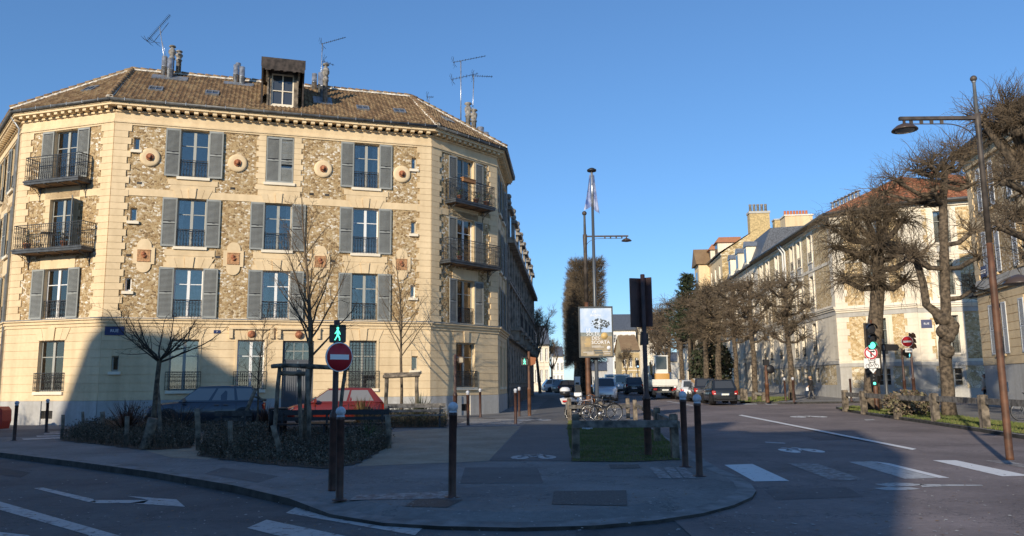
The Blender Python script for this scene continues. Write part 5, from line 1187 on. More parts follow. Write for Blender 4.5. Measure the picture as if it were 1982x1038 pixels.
# front signal pole
p = G(645, 950); t = thing('traffic_pole', 'front brown pole carrying a lit green walking man above a red no entry disc', 'traffic signal', p)
zz = lambda v: AT(645, v, p.y).z
pole_mesh(t, zz(621), zz(812), .079, .047, pole_dark)
ped_head(t, TR(.035, -.08, zz(647), radians(12)), green_lit, .92); disc_sign(t, TR(.07, -.13, zz(692), radians(40)), .232, 'noentry')
# back of a signal, right of the lawn
p = G(1255, 882); t = thing('traffic_signal', 'tall signal pole inside the lawn fence seen from behind, with dark reddish back board', 'traffic signal', p); zz = lambda v: AT(1250, v, p.y).z
pole_mesh(t, zz(532), zz(775), .085, .052, pole_dark)
b = MB(sign_back)
b.T = TR(0, .1, 0, radians(18)); b.box(-.30, .0, .0, .05, zz(633), zz(538)); b.T = TR(.0, .1, 0, radians(-30)); b.box(.0, .22, .0, .04, zz(632), zz(537)); b.T = TR()
for k in range(3): b.lathe([(.1, .13), (.12, .34), (.115, .34)], 14, black, (-.12, 0, zz(618) + k * .36), 'y')
b.build('back_board', t); b = MB(black)
b.prism([(-.09, -.02, zz(668)), (.02, -.02, zz(668)), (.07, -.02, zz(645)), (-.07, -.02, zz(642))], (0, .16, 0)); b.box(.05, .09, 0, .12, zz(667), zz(645)); b.build('small_light', t)
# small pole and light by the cream building
p = G(881, 828); t = thing('traffic_pole', 'slim brown pole with a small boxed light at the right angle of the corner building', 'traffic signal', p); zz = lambda v: AT(880, v, p.y).z
pole_mesh(t, zz(689), zz(770), .075, .05, pole_dark); b = MB(pole_rust); b.box(.07, .15, -.08, .08, zz(702), zz(696)); b.build('arm', t)
b = MB(M('lamp_case', (.12, .07, .04), .5)); b.box(.13, .32, -.1, .1, zz(706), zz(693)); b.box(.15, .30, -.11, -.1, zz(704.5), zz(695), M('amber_glass', (.55, .45, .3), .3)); b.build('light_box', t)
# far pedestrian light
p = G(1025, 805); t = thing('traffic_pole', 'rust coloured pole with a lit green man and orange box before the grey terrace', 'traffic signal', p); zz = lambda v: AT(1024, v, p.y).z
pole_mesh(t, zz(686), zz(760), .085, .06, pole_rust); ped_head(t, TR(-.2, -.05, zz(705), radians(-10)), green_lit, 1.15); b = MB(M('signal_orange', (.3, .1, .03), .5)); b.prism([(.08, -.12, zz(713)), (.3, -.12, zz(710)), (.34, -.12, zz(698)), (.06, -.12, zz(696))], (0, .24, 0)); b.build('light_box', t)
# street lamps
def street_lamp(label, base, zt, za, arm, r=.07, low=None):
    t = thing('street_lamp', label, 'street lamp', base, 0, 'brown street lamps with a long arm'); b = MB(corten)
    b.lathe([(r * 1.05, 0), (r, .05), (r * .95, za * .5), (r * .8, za * .62)], 14, pole_rust); b.lathe([(r * .8, za * .62), (r * .72, za * .93), (r * .85, za - .1), (r * .85, za + .1)], 14, corten); b.lathe([(r * .55, za + .1), (r * .42, zt - .12), (r * .6, zt - .11), (r * .6, zt - .09)], 12, zinc)
    b.ball((0, 0, zt - .03), r * .95, corten, 12, 8); b.build('pole', t)
    s = 1 if arm > 0 else -1; b = MB(corten); b.box(min(0, arm), max(0, arm), -.04, .04, za - .03, za + .04)
    n = 8; pts = [(s * (.03 + .65 * (1 - cos(k / n * pi / 2))), 0, za - .62 + .5 * sin(k / n * pi / 2)) for k in range(n + 1)] + [(arm * .86, 0, za - .115)]
    b.tube(pts, .012, 5)
    for k in range(4): x = arm * (.46 + k * .13); b.box(x - .035, x + .035, -.012, .012, za - .12, za - .03)
    b.build('arm', t); c = MB(M('lamp_dome', (.07, .05, .04), .35)); x = arm - s * .1
    c.lathe([(.03, za - .04), (.03, za - .1), (.06, za - .11), (.16, za - .15), (.245, za - .22), (.265, za - .245), (.265, za - .26), (.24, za - .262), (.2, za - .23)], 20, c.m, (x, 0, 0)); c.lathe([(.22, za - .25), (.15, za - .29), (.001, za - .31)], 16, M('lamp_glass', (.25, .22, .19), .15), (x, 0, 0)); c.build('lamp_head', t)
    if low:
        b = MB(corten); b.tube([(0, 0, low[0]), (low[1] * .5, 0, low[0] + .12), (low[1], 0, low[0] + .2)], .025, 6); b.build('arm', t)
        c = MB(MATS['lamp_dome']); z = low[0] + .16; c.lathe([(.03, z + .1), (.1, z + .08), (.22, z + .01), (.3, z - .08), (.3, z - .1), (.25, z - .1), (.001, z - .14)], 20, c.m, (low[1] + .15, 0, 0)); c.build('lamp_head', t)
    return t
p = G(1955, 890); zz = lambda v, u=1900: AT(u, v, p.y).z - p.z
t = street_lamp('tall rust brown street lamp beside the right fence, its long arm reaching left', p, zz(150, 1890), zz(229, 1890), -(AT(1893, 228, p.y).x - AT(1742, 232, p.y).x), .074, low=(zz(556, 1930), .38))
p = G(1140, 800); zz = lambda v, u=1138: AT(u, v, p.y).z - p.z
t = street_lamp('street lamp in the middle of the view behind the poster, its arm reaching right', p, zz(412), zz(458), AT(1220, 458, p.y).x - AT(1136, 458, p.y).x, .13)
# flag mast
p = G(1157, 812); zz = lambda v, u=1150: AT(u, v, p.y).z - p.z
t = thing('flag_mast', 'very tall slender mast with a limp blue and white flag under a dark cap', 'mast', p); b = MB(M('mast_grey', (.09, .10, .11), .4, metal=.3))
b.lathe([(.14, 0), (.14, .03), (.085, .04), (.08, zz(600)), (.06, zz(400))], 14); b.lathe([(.06, zz(400)), (.05, zz(334))], 12, steel); b.build('pole', t)
b = MB(black); b.lathe([(.05, zz(334)), (.2, zz(332)), (.21, zz(329)), (.1, zz(326)), (.001, zz(325.5))], 18); b.build('cap', t)
fl_ = M('flag_cloth', (.06, .12, .34), .8, nscale=3, col2=(.4, .46, .62)); 
for s_, uo in ((-1, 1134), (1, 1155)):
    b = MB(fl_); z1, z0 = zz(338), zz(400 + (6 if s_ > 0 else 0)); n = 10; m_c = 6; vs = []; w_ = .28 if s_ < 0 else .2
    for i in range(n + 1):
        f = i / n; wd = .05 + (w_) * f ** 1.3
        for j in range(m_c + 1): gg = j / m_c; vs.append((s_ * (.06 + wd * gg), .05 * sin(gg * 9 + f * 4) + .03, z1 + (z0 - z1) * f - .18 * gg * f))
    b.add(vs, [(i * (m_c + 1) + j, i * (m_c + 1) + j + 1, (i + 1) * (m_c + 1) + j + 1, (i + 1) * (m_c + 1) + j) for i in range(n) for j in range(m_c)], None, True); b.build('flag', t)
# poster panel on the mast
P0 = p; yq = p.y - .28; A = AT(1119, 594, yq); Bq = AT(1188, 692, yq); w_ = Bq.x - A.x; h_ = A.z - Bq.z
t = thing('poster_panel', 'framed theatre poster hung on the mast, lettered LE SOLEIL DES SCORTA below a tree', 'poster', (A.x, yq, Bq.z), radians(-3))
b = MB(M('frame_dark', (.05, .055, .055), .4)); f = .06
for q in ((0, w_, 0, f), (0, w_, h_ - f, h_), (0, f, f, h_ - f), (w_ - f, w_, f, h_ - f)): b.box(q[0], q[1], -.04, .12, q[2], q[3])
b.box(f, w_ - f, .01, .12, f, h_ - f); b.box(w_ / 2 + .05, w_ / 2 + .2, .12, .22, .3, .4); b.box(w_ / 2 + .05, w_ / 2 + .2, .12, .22, h_ - .4, h_ - .3); b.build('frame', t)
def pm(n, c, **k): return M(n, c, .5, **k)
X = lambda u: (u - 70) / 620 * w_; Z = lambda v: (890 - v) / 865 * h_
b = MB(pm('poster_sky', (.36, .50, .72), nscale=2.2, col2=(.58, .66, .76))); b.box(f, w_ - f, .0, .01, Z(520), h_ - f); b.box(f, w_ - f, .0, .01, f, Z(520), pm('poster_field', (.33, .26, .16), nscale=4, namt=.15)); b.box(f, w_ - f, -.003, .0, Z(530), Z(465), pm('poster_hill', (.20, .22, .20), nscale=6, namt=.2))
R = random.Random(4); 
for k in range(90):
    a = R.uniform(0, 2 * pi); rr = sqrt(R.random()); cx_, cz_ = X(460 + 165 * rr * cos(a)), Z(320 - 85 * rr * sin(a)); q = R.uniform(.015, .045); b.lathe([(q, -.003 - k * .00004), (q, -.004 - k * .00004)], 6, pm('poster_tree', (.09, .10, .10)), (cx_, 0, cz_), 'y')
b.box(X(455), X(475), -.004, -.003, Z(470), Z(380), MATS['poster_tree'])
b.lathe([(X(590) - X(530), -.008), (X(590) - X(530), -.010)], 20, pm('poster_gold', (.62, .42, .16)), (X(530), 0, Z(525)), 'y')
b.lathe([(X(638) - X(603), -.008), (X(638) - X(603), -.010)], 16, sign_white, (X(603), 0, Z(728)), 'y')
for k, (a, c) in enumerate(((205, 280), (190, 280), (180, 280), (195, 280), (165, 280), (180, 280), (178, 276))): b.box(X(a), X(c), -.007, -.004, Z(568 + k * 22), Z(558 + k * 22), MATS['poster_gold'])
for a, c, v in ((300, 460, 696), (300, 520, 714), (145, 330, 798), (500, 635, 795), (210, 330, 828), (520, 625, 830)): b.box(X(a), X(c), -.007, -.004, Z(v + 3), Z(v - 3), sign_white)
for a, c, v, d_ in ((335, 485, 775, 12), (350, 500, 812, 13), (420, 495, 852, 9), (240, 300, 782, 5), (590, 615, 780, 10)): b.box(X(a), X(c), -.007, -.004, Z(v + d_), Z(v - d_), MATS['poster_tree'])
b.build('poster', t)
pw_ = M('poster_white', (.85, .85, .85), .5)
for tx, x, v, sz, al in (('LE', 205, 430, 76, 'LEFT'), ('SOLEIL', 205, 495, 76, 'LEFT'), ('DES', 300, 565, 76, 'LEFT'), ('SCORTA', 298, 637, 76, 'LEFT'), ('m', 320, 112, 90, 'LEFT'), ('théâtre', 280, 175, 60, 'LEFT')):
    put('lettering', text_mesh(tx, sz / 865 * h_ * 1.05, pw_, .001, al), t, TR(X(x), -.009, Z(v), 0, pi / 2))
b = MB(MATS['window_glass']); 
# right traffic light with signs, by the pollard trunk
p = G(1698, 797); zz = lambda v, u=1690: AT(u, v, p.y).z - p.z; S = p.y / F_PX
t = thing('traffic_signal', 'traffic light lit green above a no right turn disc and a SAUF plate', 'traffic signal', p)
hb = MB(pole_rust); hb.lathe([(.12, 0), (.11, .05), (.11, zz(735)), (.06, zz(728)), (.06, zz(620))], 14); hb.build('pole', t)
b = MB(corten); b.box(-.33, .13, .0, .1, zz(679), zz(625)); b.box(-.28, .05, -.2, .0, zz(677), zz(627), blackp); b.build('signal_head', t)
for v, r, m in ((637, .24, lens), (654, .16, lens), (669, .17, green_lit)):
    b = MB(m); b.lathe([(r, -.205), (r * .9, -.225), (.001, -.24)], 18, m, (-.11, 0, zz(v)), 'y'); o = b.build('lamp', t)
    b = MB(blackp); vs = []; n = 12
    for k in range(n + 1): a = pi * k / n; vs += [(-.11 + (r + .02) * cos(a), -.2, zz(v) + (r + .02) * sin(a)), (-.11 + (r + .02) * cos(a), -.42, zz(v) + (r + .02) * sin(a) - .02)]
    b.add(vs, [(2 * k, 2 * k + 2, 2 * k + 3, 2 * k + 1) for k in range(n)], None, True); b.build('visor', o)
disc_sign(t, TR(-.17, -.14, zz(683.5), radians(-8)), .32, 'turn', 'no_right_turn_sign')
b = MB(sign_white); b.box(-.54, .23, -.16, -.14, zz(713), zz(694)); o = b.build('plate', t); put('lettering', text_mesh('SAUF', .17, black), o, TR(-.15, -.164, zz(697.2), 0, pi / 2))
b = MB(black)
for cx_ in (-.36, .06): b.tube([(cx_ + .1 * cos(a), -.165, zz(709) + .1 * sin(a)) for a in [k * pi / 6 for k in range(13)]], .012, 4, cap=False)
for a, c in (((-.36, 0), (-.26, .17)), ((-.26, .17), (-.02, .17)), ((.06, 0), (-.03, .22)), ((-.26, .17), (-.15, 0)), ((-.15, 0), (-.02, .17)), ((-.36, 0), (-.15, 0)), ((-.3, .2), (-.22, .2)), ((-.06, .24), (.02, .22))): b.tube([(a[0], -.165, zz(709) + a[1]), (c[0], -.165, zz(709) + c[1])], .012, 4)
b.build('bicycle_symbol', o)
b = MB(sign_white); b.prism([(-.3, -.12, zz(714)), (.08, -.12, zz(714)), (-.11, -.12, zz(723.5))], (0, .02, 0)); b.box(-.15, -.07, -.125, -.12, zz(717), zz(715.5), black); b.build('give_way_plate', t)
b = MB(blackp); b.box(-.2, .05, -.12, .05, zz(747), zz(724)); b.box(.02, .28, 0, .14, zz(728), zz(712), black); b.build('repeater_head', t)
for v, m in ((729, lens), (736, lens), (742.5, green_lit)): b = MB(m); b.lathe([(.07, -.12), (.06, -.14), (.001, -.145)], 12, m, (-.08, 0, zz(v)), 'y'); b.build('lamp', t)
# finger post / street lamp like sign
p = G(1719, 791); zz = lambda v, u=1712: AT(u, v, p.y).z - p.z
t = thing('direction_sign', 'dark post with a black direction board pointing right beside the pollard trunk', 'sign', p); b = MB(M('post_grey', (.06, .065, .07), .4)); b.lathe([(.09, 0), (.085, .1), (.075, zz(678))], 12); b.lathe([(.07, zz(678)), (.07, zz(668))], 12, zinc); b.lathe([(.05, zz(668)), (.05, zz(659)), (.07, zz(658)), (.001, zz(656))], 12, zinc); b.build('post', t)
b = MB(black); b.prism([(-.1, -.05, zz(680)), (.72, -.05, zz(679)), (.82, -.05, zz(673)), (.72, -.05, zz(667)), (-.1, -.05, zz(666))], (0, .1, 0)); o = b.build('board', t)
# two poles by the side street: no entry and pedestrian light
p = G(1772, 790); zz = lambda v, u=1768: AT(u, v, p.y).z - p.z
t = thing('traffic_signal', 'brown pole with a no entry disc over a small plate, right of the direction board', 'traffic signal', p); pole_mesh(t, zz(645), zz(735), .085, .055, pole_dark)
disc_sign(t, TR(-.22, -.12, zz(661.5), radians(-16)), .29, 'noentry'); b = MB(sign_white); b.box(-.35, .03, -.1, -.08, zz(682), zz(674)); o = b.build('plate', t); put('lettering', text_mesh('SAUF', .11, black), o, TR(-.16, -.104, zz(678), 0, pi / 2))
b = MB(pole_rust); b.box(.06, .2, -.0, .1, zz(676), zz(646)); [b.prism([(.2, 0, zz(672 - k * 10)), (.34, 0, zz(674 - k * 10)), (.3, 0, zz(667 - k * 10)), (.2, 0, zz(664 - k * 10))], (0, .2, 0)) for k in range(3)]; b.build('signal_back', t)
p = G(1754, 788); zz = lambda v, u=1750: AT(u, v, p.y).z - p.z
t = thing('traffic_pole', 'brown pole with a lit bluish walking figure just left of the farther no entry disc', 'traffic signal', p); pole_mesh(t, zz(675), zz(738), .085, .055, pole_dark); b = MB(M('lamp_case')); b.lathe([(.17, -.1), (.2, .0), (.17, .1)], 14, b.m, (.2, 0, zz(683)), 'y'); b.build('round_lamp', t); ped_head(t, TR(.36, -.05, zz(688.5)), blue_lit, .95)

# fences
def fence(name, label, posts, rails, pw=.17, th=.11, rh=.15, mat=oldwood, rmat=greywood):
    """posts: (u, v_base, v_top); rails: pairs of post indices"""
    q = [(G(u, v), H_at(u, v, vt)) for u, v, vt in posts]; o = q[0][0]; t = thing(name, label, 'fence', o)
    for i, (p, h) in enumerate(q):
        a = 0; b = MB(mat); d = p - o; r_ = random.Random(i); x = pw / 2; tl = r_.uniform(-.02, .02)
        b.T = TR(d.x, d.y, d.z, r_.uniform(-.1, .1)); b.prism([(-x, -x, -.1), (x, -x, -.1), (x, x, -.1), (-x, x, -.1)], (tl, 0, .1 + h - .03)); b.prism([(-x + tl, -x, h - .03), (x + tl, -x, h - .03), (x + tl, x, h - .03), (-x + tl, x, h - .03)], (0, 0, .015)); b.prism([(-x * .7 + tl, -x * .7, h - .015), (x * .7 + tl, -x * .7, h - .015), (x * .7 + tl, x * .7, h - .015), (-x * .7 + tl, x * .7, h - .015)], (0, 0, .015)); b.build('post', t)
    for i, j, f in rails:
        a = q[i][0] - o + Vector((0, 0, q[i][1] * f)); c = q[j][0] - o + Vector((0, 0, q[j][1] * f)); d = (c - a).normalized(); n = Vector((-d.y, d.x, 0)).normalized() * th / 2
        if n.y > 0: n = -n
        a += n * 1.2; c += n * 1.2; b = MB(rmat); a -= d * .05; c += d * .05; b.prism([a - n - Vector((0, 0, rh / 2)), a + n - Vector((0, 0, rh / 2)), a + n + Vector((0, 0, rh / 2)), a - n + Vector((0, 0, rh / 2))], c - a); b.build('rail', t)
    return t
fence('wooden_fence', 'low grey post and rail fence enclosing the small lawn behind the front bollards', [(1114.5, 888, 802), (1307.5, 888, 801), (1272, 855, 789), (1230, 814, 774), (1216, 811, 771), (1102, 815, 771), (1162, 813, 778)], [(0, 1, .78), (1, 2, .75), (2, 3, .75), (4, 5, .62)], .155)
fence('wooden_fence', 'long low post and rail fence along the sunlit verge on the right', [(1636.7, 793, 755), (1673, 798, 757), (1738, 807, 761), (1811.6, 816, 761), (1907.5, 829, 764), (2030, 847, 768)], [(0, 1, .78), (1, 2, .8), (2, 3, .8), (3, 4, .8), (4, 5, .8)], .24, th=.14, rh=.2)
fence('wooden_fence', 'short weathered post and rail fence beside the first pollard beyond the parked cars', [(1437, 776, 752), (1443, 777, 754), (1460, 777, 757), (1479, 777, 760)], [(0, 1, .85), (2, 3, .8)], .26)

# benches
def bench(label, p, rz, L=1.8, mat=benchwood, back=True):
    t = thing('bench', label, 'bench', p, rz); b = MB(mat); [b.box(0, L, -.42 + k * .12, -.33 + k * .12, .43, .47) for k in range(4)]; b.build('seat', t)
    if back: b = MB(mat); b.T = TR(0, .05, 0, 0, radians(-8)); b.box(0, L, 0, .035, .72, .88); b.box(0, L, 0, .035, .56, .66); b.build('backrest', t)
    for x in (.15, L - .22): b = MB(iron); b.box(x, x + .06, -.4, -.34, 0, .43); b.box(x, x + .06, .0, .06, 0, .8); b.box(x, x + .06, -.4, .05, .38, .43); b.build('leg', t)
    return t
bench('dark bench facing away at the left end of the central bed, behind the stakes', G(412, 852), radians(12), 1.1)
bench('black bench behind the front signal pole, left one of the pair with low backs', G(533, 850), radians(2), 1.75, black); bench('black bench right of the front signal pole, right one of the pair with low backs', G(642, 849), radians(-2), 1.75, black)
bench('grey weathered bench before the spiky plant and the stake frame on the right', G(742, 828), radians(2), 2.3, greywood)
p = G(537, 845); t = thing('litter_bin', 'black slatted litter bin standing left of the big staked tree', 'bin', p); b = MB(black)
for k in range(22): a = 2 * pi * k / 22; b.box(.0, .001, 0, .001, 0, .001) if 0 else b.tube([(.25 * cos(a), .25 * sin(a), .12), (.29 * cos(a), .29 * sin(a), .85)], .018, 4)
b.lathe([(.22, .1), (.235, .14), (.27, .8), (.26, .82)], 14); b.lathe([(.31, .85), (.31, .9), (.2, .91)], 18); b.lathe([(.05, 0), (.05, .12)], 8); b.build('basket', t)
p = G(2, 830); t = thing('red_container', 'squat red plastic container cut by the left frame edge near the wall', 'container', p + Vector((-.3, 0, 0))); b = MB(M('red_plastic', (.55, .05, .03), .5, nscale=30, namt=.15)); b.prism([(-.5, -.3, 0), (.42, -.3, 0), (.5, -.3, .3), (.48, -.3, .72), (.36, -.3, .86), (-.5, -.3, .86)], (0, .6, 0)); b.build('shell', t); b = MB(black); b.box(-.4, .3, -.31, -.3, .1, .16); b.build('strip', t)
# parking meter, info column, utility things along the left pavement
p = G(1118, 778); t = thing('parking_meter', 'pale upright parking machine beside the scooter and the dark clipped trunks', 'machine', p); b = MB(wfr); zt = AT(1118, 731, p.y).z - p.z; b.box(-.2, .2, -.15, .15, 0, zt); b.box(-.22, .22, -.17, .17, zt, zt + .06); b.build('case', t); b = MB(black); b.box(-.1, .1, -.17, -.15, zt - .9, zt - .6); b.box(-.13, .13, -.17, -.15, zt - .5, zt - .35); b.build('screen', t)
p = G(1060, 757); t = thing('advert_column', 'blue illuminated advertising column on the left pavement in front of the white car', 'sign', p); zt = AT(1060, 730, p.y).z - p.z; b = MB(black); b.box(-.65, .65, -.12, .12, .2, zt); b.box(-.2, .2, -.1, .1, 0, .2); b.build('frame', t); b = MB(M('advert_blue', (.1, .25, .6), .4, nscale=2, col2=(.05, .12, .4))); b.box(-.52, .52, -.13, -.12, .4, zt - .15); b.box(-.2, .2, -.14, -.13, zt * .5, zt * .7, sign_white); b.build('poster', t)
p = G(1216, 760); 
t = thing('traffic_signal', 'distant small traffic light over the avenue above the black car', 'traffic signal', G(1236, 760)); zt = 3.6; b = MB(black); b.lathe([(.06, 0), (.05, zt)], 8); b.box(-.15, .15, -.1, .1, zt - .9, zt); b.build('head', t); b = MB(M('pale_blue_lamp', (.4, .6, .9), .3, emit=(.5, .75, 1), estr=1)); b.lathe([(.1, -.1), (.08, -.12), (.001, -.125)], 10, b.m, (0, 0, zt - .7), 'y'); b.build('lamp', t)
# litter on the lawn
t = thing('crumpled_paper', 'small crumpled white paper lying on the dark lawn behind the front rail', 'litter', G(1137, 832)); b = MB(M('paper', (.6, .6, .62), .8)); R = random.Random(2)
for k in range(5): b.ball((R.uniform(-.16, .16), R.uniform(-.05, .05), .04), R.uniform(.04, .07), n=5, k=4)
b.build('sheet', t)

p = G(1486, 779); zz = lambda v, u=1486: AT(u, v, p.y).z - p.z
t = thing('traffic_signal', 'brown signal pole with its head turned away, beside the first pollard of the row', 'traffic signal', p); pole_mesh(t, zz(700), zz(745), .13, .09, pole_rust); b = MB(black); b.lathe([(.26, -.1), (.3, 0), (.26, .1)], 16, black, (.28, 0, zz(715)), 'y'); b.box(-.15, .22, -.1, .15, zz(707), zz(696)); b.build('signal_head', t)
# ================================================================ VEGETATION
def rv(R, s=1): return Vector((R.gauss(0, s), R.gauss(0, s), R.gauss(0, s)))
def branch(mb, R, p, d, L, r, n, wob, mat=None, sides=5, rend=.35, up=0.0):
    pts = [p.copy()]; d = d.normalized(); rs = [r]
    for i in range(n):
        d = (d + rv(R, wob) + Vector((0, 0, up))).normalized(); p = p + d * (L / n); pts.append(p); rs.append(r * (1 - (1 - rend) * (i + 1) / n))
    mb.tube(pts, rs, sides, mat, cap=False); return pts, rs, d
def along(pts, rs, f):
    x = f * (len(pts) - 1); i = min(int(x), len(pts) - 2); t = x - i; return pts[i].lerp(pts[i + 1], t), (pts[i + 1] - pts[i]).normalized(), rs[i] * (1 - t) + rs[i + 1] * t
def perp(R, d):
    a = rv(R); a -= d * a.dot(d); return a.normalized()
def young_tree(label, p, H, fork, spread, seed, r=.06, nb=16, tw_=9, elev=.9, cat='tree', mat=twig, leader=True, subl=.42, name='young_tree', low=.0):
    """straight stem with ascending branches"""
    R = random.Random(seed); t = thing(name, label, cat, p); b = MB(bark_y); tr = MB(bark_y)
    pts, rs, d = branch(tr, R, Vector((0, 0, -.05)), Vector((0, 0, 1)), fork, r, 6, .015, sides=9, rend=.8); tr.build('trunk', t)
    c = MB(mat); top = pts[-1]
    if leader: ls, lr, _ = branch(c, R, top, Vector((0, 0, 1)), H - fork, rs[-1], 8, .035, sides=6, rend=.1, up=.05)
    for k in range(nb):
        f = (k + .3) / nb * .88 if leader else 0
        q, dd, rr = along(ls, lr, f) if leader else (top - Vector((0, 0, R.uniform(0, .12))), Vector((0, 0, 1)), rs[-1])
        a = k * 2.4 + R.uniform(-.4, .4); out = Vector((cos(a), sin(a), 0)); e = elev * R.uniform(.75, 1.3)
        L = spread * (1 - f * .72) * R.uniform(.75, 1.15) / max(cos(atan2(e, 1)), .35) * .9
        bp, br, bd = branch(c, R, q, out + Vector((0, 0, e)), L, max(rr * .5, .009), 7, .09, sides=4, rend=.18, up=.05)
        for j in range(tw_):
            q2, d2, r2 = along(bp, br, .2 + .78 * (j + R.random()) / tw_); sp = perp(R, d2)
            L2 = L * subl * R.uniform(.4, 1) * (1.1 - .5 * j / tw_); tp, trr, td = branch(c, R, q2, d2 * .9 + sp * .8 + Vector((0, 0, .1)), L2, max(r2 * .5, .005), 4, .13, sides=3, rend=.3, up=.04)
            for m_i in range(3):
                q3, d3, r3 = along(tp, trr, R.uniform(.3, .95)); branch(c, R, q3, d3 + perp(R, d3) * .8, L2 * R.uniform(.25, .5), .0035, 2, .15, sides=3, rend=.5)
    c.build('crown', t); return t
p = G(590, 865); young_tree('tall young bare tree held by four stakes, in the middle of the central bed', p, AT(615, 372, p.y).z, AT(592, 690, p.y).z, 1.6, 3, .085, 26, 12, 1.2, subl=.38)
p = G(292, 868); young_tree('small bare tree with a wide flat-topped crown, tied to a thick stump', p, AT(290, 560, p.y).z, AT(290, 690, p.y).z, 1.85, 8, .075, 12, 12, .62, mat=twig_d, leader=False, subl=.42)
p = G(777, 815); young_tree('slim bare tree inside the square stake frame, right of the no entry disc', p, AT(782, 485, p.y).z, AT(779, 695, p.y).z, 1.85, 15, .07, 28, 10, 1.2, mat=twig_o, subl=.3)
p = G(497, 842); young_tree('thin dark bare tree behind the leaning stake, before the window with the red curtain', p, AT(499, 575, p.y).z, AT(498, 745, p.y).z, .95, 22, .035, 20, 9, .9, mat=twig_d)

# stakes and stake frames
def log(b, a, c, r, m=None): 
    a = Vector(a); c = Vector(c); R = random.Random(int(a.x * 77) + 3); q = [a.lerp(c, k / 4) + rv(R, .008) for k in range(5)]; b.tube(q, [r * R.uniform(.9, 1.1) for _ in q], 8, m)
p = G(590, 868); t = thing('tree_support', 'four rough stakes tied with cross logs round the tall young tree', 'tree stakes', p); z = lambda v: AT(590, v, p.y).z
S_ = p.y / F_PX
for dx0, dx1, dy, zt in ((-66, -50, -.1, z(708)), (-14, -22, .35, z(716)), (18, 6, -.3, z(716)), (64, 72, .1, z(712))): b = MB(oldwood); log(b, (dx0 * S_ * .9, dy, -.05), (dx1 * S_, dy, zt), .055); b.build('stake', t)
for a, c in (((-64 * S_, -.16, z(708)), (6 * S_, -.36, z(708))), ((-6 * S_, -.36, z(709)), (80 * S_, .04, z(714))), ((-50 * S_, -.05, z(722)), (-10 * S_, .3, z(724)))): b = MB(oldwood); log(b, a, c, .06); b.build('cross_log', t)
p = G(777, 818); t = thing('tree_support', 'square frame of two pale stakes and a cross log before the red car', 'tree stakes', p); z = lambda v: AT(777, v, p.y).z; S_ = p.y / F_PX
for dx, dy in ((-29, -.2), (31, -.2)): b = MB(oldwood); log(b, (dx * S_, dy, -.05), (dx * S_ * .97, dy, z(728)), .085); b.build('stake', t)
for zz_, y0 in ((z(733), -.3), (z(729), -.05)): b = MB(oldwood); log(b, (-35 * S_, y0, zz_), (36 * S_, y0, zz_ + .05), .07); b.build('cross_log', t)
STK = [((278, 296), 870, 810, .13, 'thick cut stump at the foot of the wide-crowned tree'), ((311, 305), 860, 745, .05, 'upright stake tied to the wide-crowned tree'), ((119, 122), 850, 803, .05, 'thin grey stake at the left tip of the left bed'), ((243, 246), 865, 806, .06, 'short stake standing in front of the red long-leaved plant'),
       ((160, 160), 835, 797, .05, 'low stake at the back of the left bed'), ((384, 381), 872, 791, .07, 'stake at the left end of the central bed'), ((446, 445), 885, 815, .055, 'stake inside the central bed before the small bench'), ((545, 528), 888, 823, .06, 'dark knotted stake leaning at the front of the central bed'),
       ((752, 750), 868, 804, .07, 'squared grey post at the right end of the central bed'), ((199, 198), 836, 797, .08, 'rough stump among the plants at the back of the left bed')]
for i, ((u0, u1), v0, v1, r, lb) in enumerate(STK):
    p = G(u0, v0); q = AT(u1, v1, p.y); b = MB(oldwood); log(b, (0, 0, -.05), q - p, r); o = b.build('stake', None, Matrix.Translation(p), label=lb, cat='stake', group='stakes in the planting beds')
p = G(455, 845); b = MB(oldwood); log(b, (0, 0, 0), AT(495, 752, p.y) - p, .06); log(b, AT(488, 766, p.y) - p, AT(515, 775, p.y) - p, .04); b.build('stake', None, Matrix.Translation(p), label='long forked stake leaning to the right before the blue car', cat='stake', group='stakes in the planting beds')

# low planting: tangled stems and small leaves
def undergrowth(name, label, poly, n, hmax, seed, mats, leafs=4, edge=None):
    R = random.Random(seed); mb = MB(mats[0])
    for (x, y) in scatter_in(poly, n, R):
        h = hmax * R.uniform(.35, 1.0); z0 = g(y) + .01; m = R.choice(mats); a = R.uniform(0, 2 * pi); l = Vector((cos(a), sin(a), 0)) * h * R.uniform(.1, .5)
        p0 = Vector((x, y, z0)); p1 = p0 + l + Vector((0, 0, h)); w_ = .004; s_ = Vector((-sin(a), cos(a), 0)) * w_
        mb.add([p0 - s_, p0 + s_, p1], [(0, 1, 2)], m)
        for k in range(leafs):
            f = R.uniform(.25, 1); q = p0.lerp(p1, f) + rv(R, .03); s2 = R.uniform(.012, .032); u_ = rv(R).normalized() * s2; v_ = rv(R).normalized() * s2; mb.add([q - u_, q + v_, q + u_ * .9, q - v_ * .8], [(0, 1, 2, 3)], m)
    return mb.build(name, label=label, cat='plants', kind='stuff')
undergrowth('ground_cover', 'dark tangled low shrubs filling the left bed', BED1, 6500, .5, 1, (shrub_d, shrub_b, shrub_d, shrub_b))
undergrowth('ground_cover', 'low dark shrubs and dead stems covering the central bed', BED2, 8500, .24, 2, (shrub_d, shrub_b, shrub_d, shrub_b))
undergrowth('ground_cover', 'taller dark stems along the right part of the central bed', [P2(640, 905), P2(755, 868), P2(750, 842), P2(650, 860)], 2200, .6, 3, (shrub_d, shrub_b))
undergrowth('ground_cover', 'tall dark stems at the left part of the central bed', [P2(388, 882), P2(470, 890), P2(500, 850), P2(400, 852)], 2000, .65, 6, (shrub_d, shrub_b))
undergrowth('ground_cover', 'low plants of the back bed by the grey bench', BED3, 4200, .55, 4, (shrub_d, shrub_b, yucca))
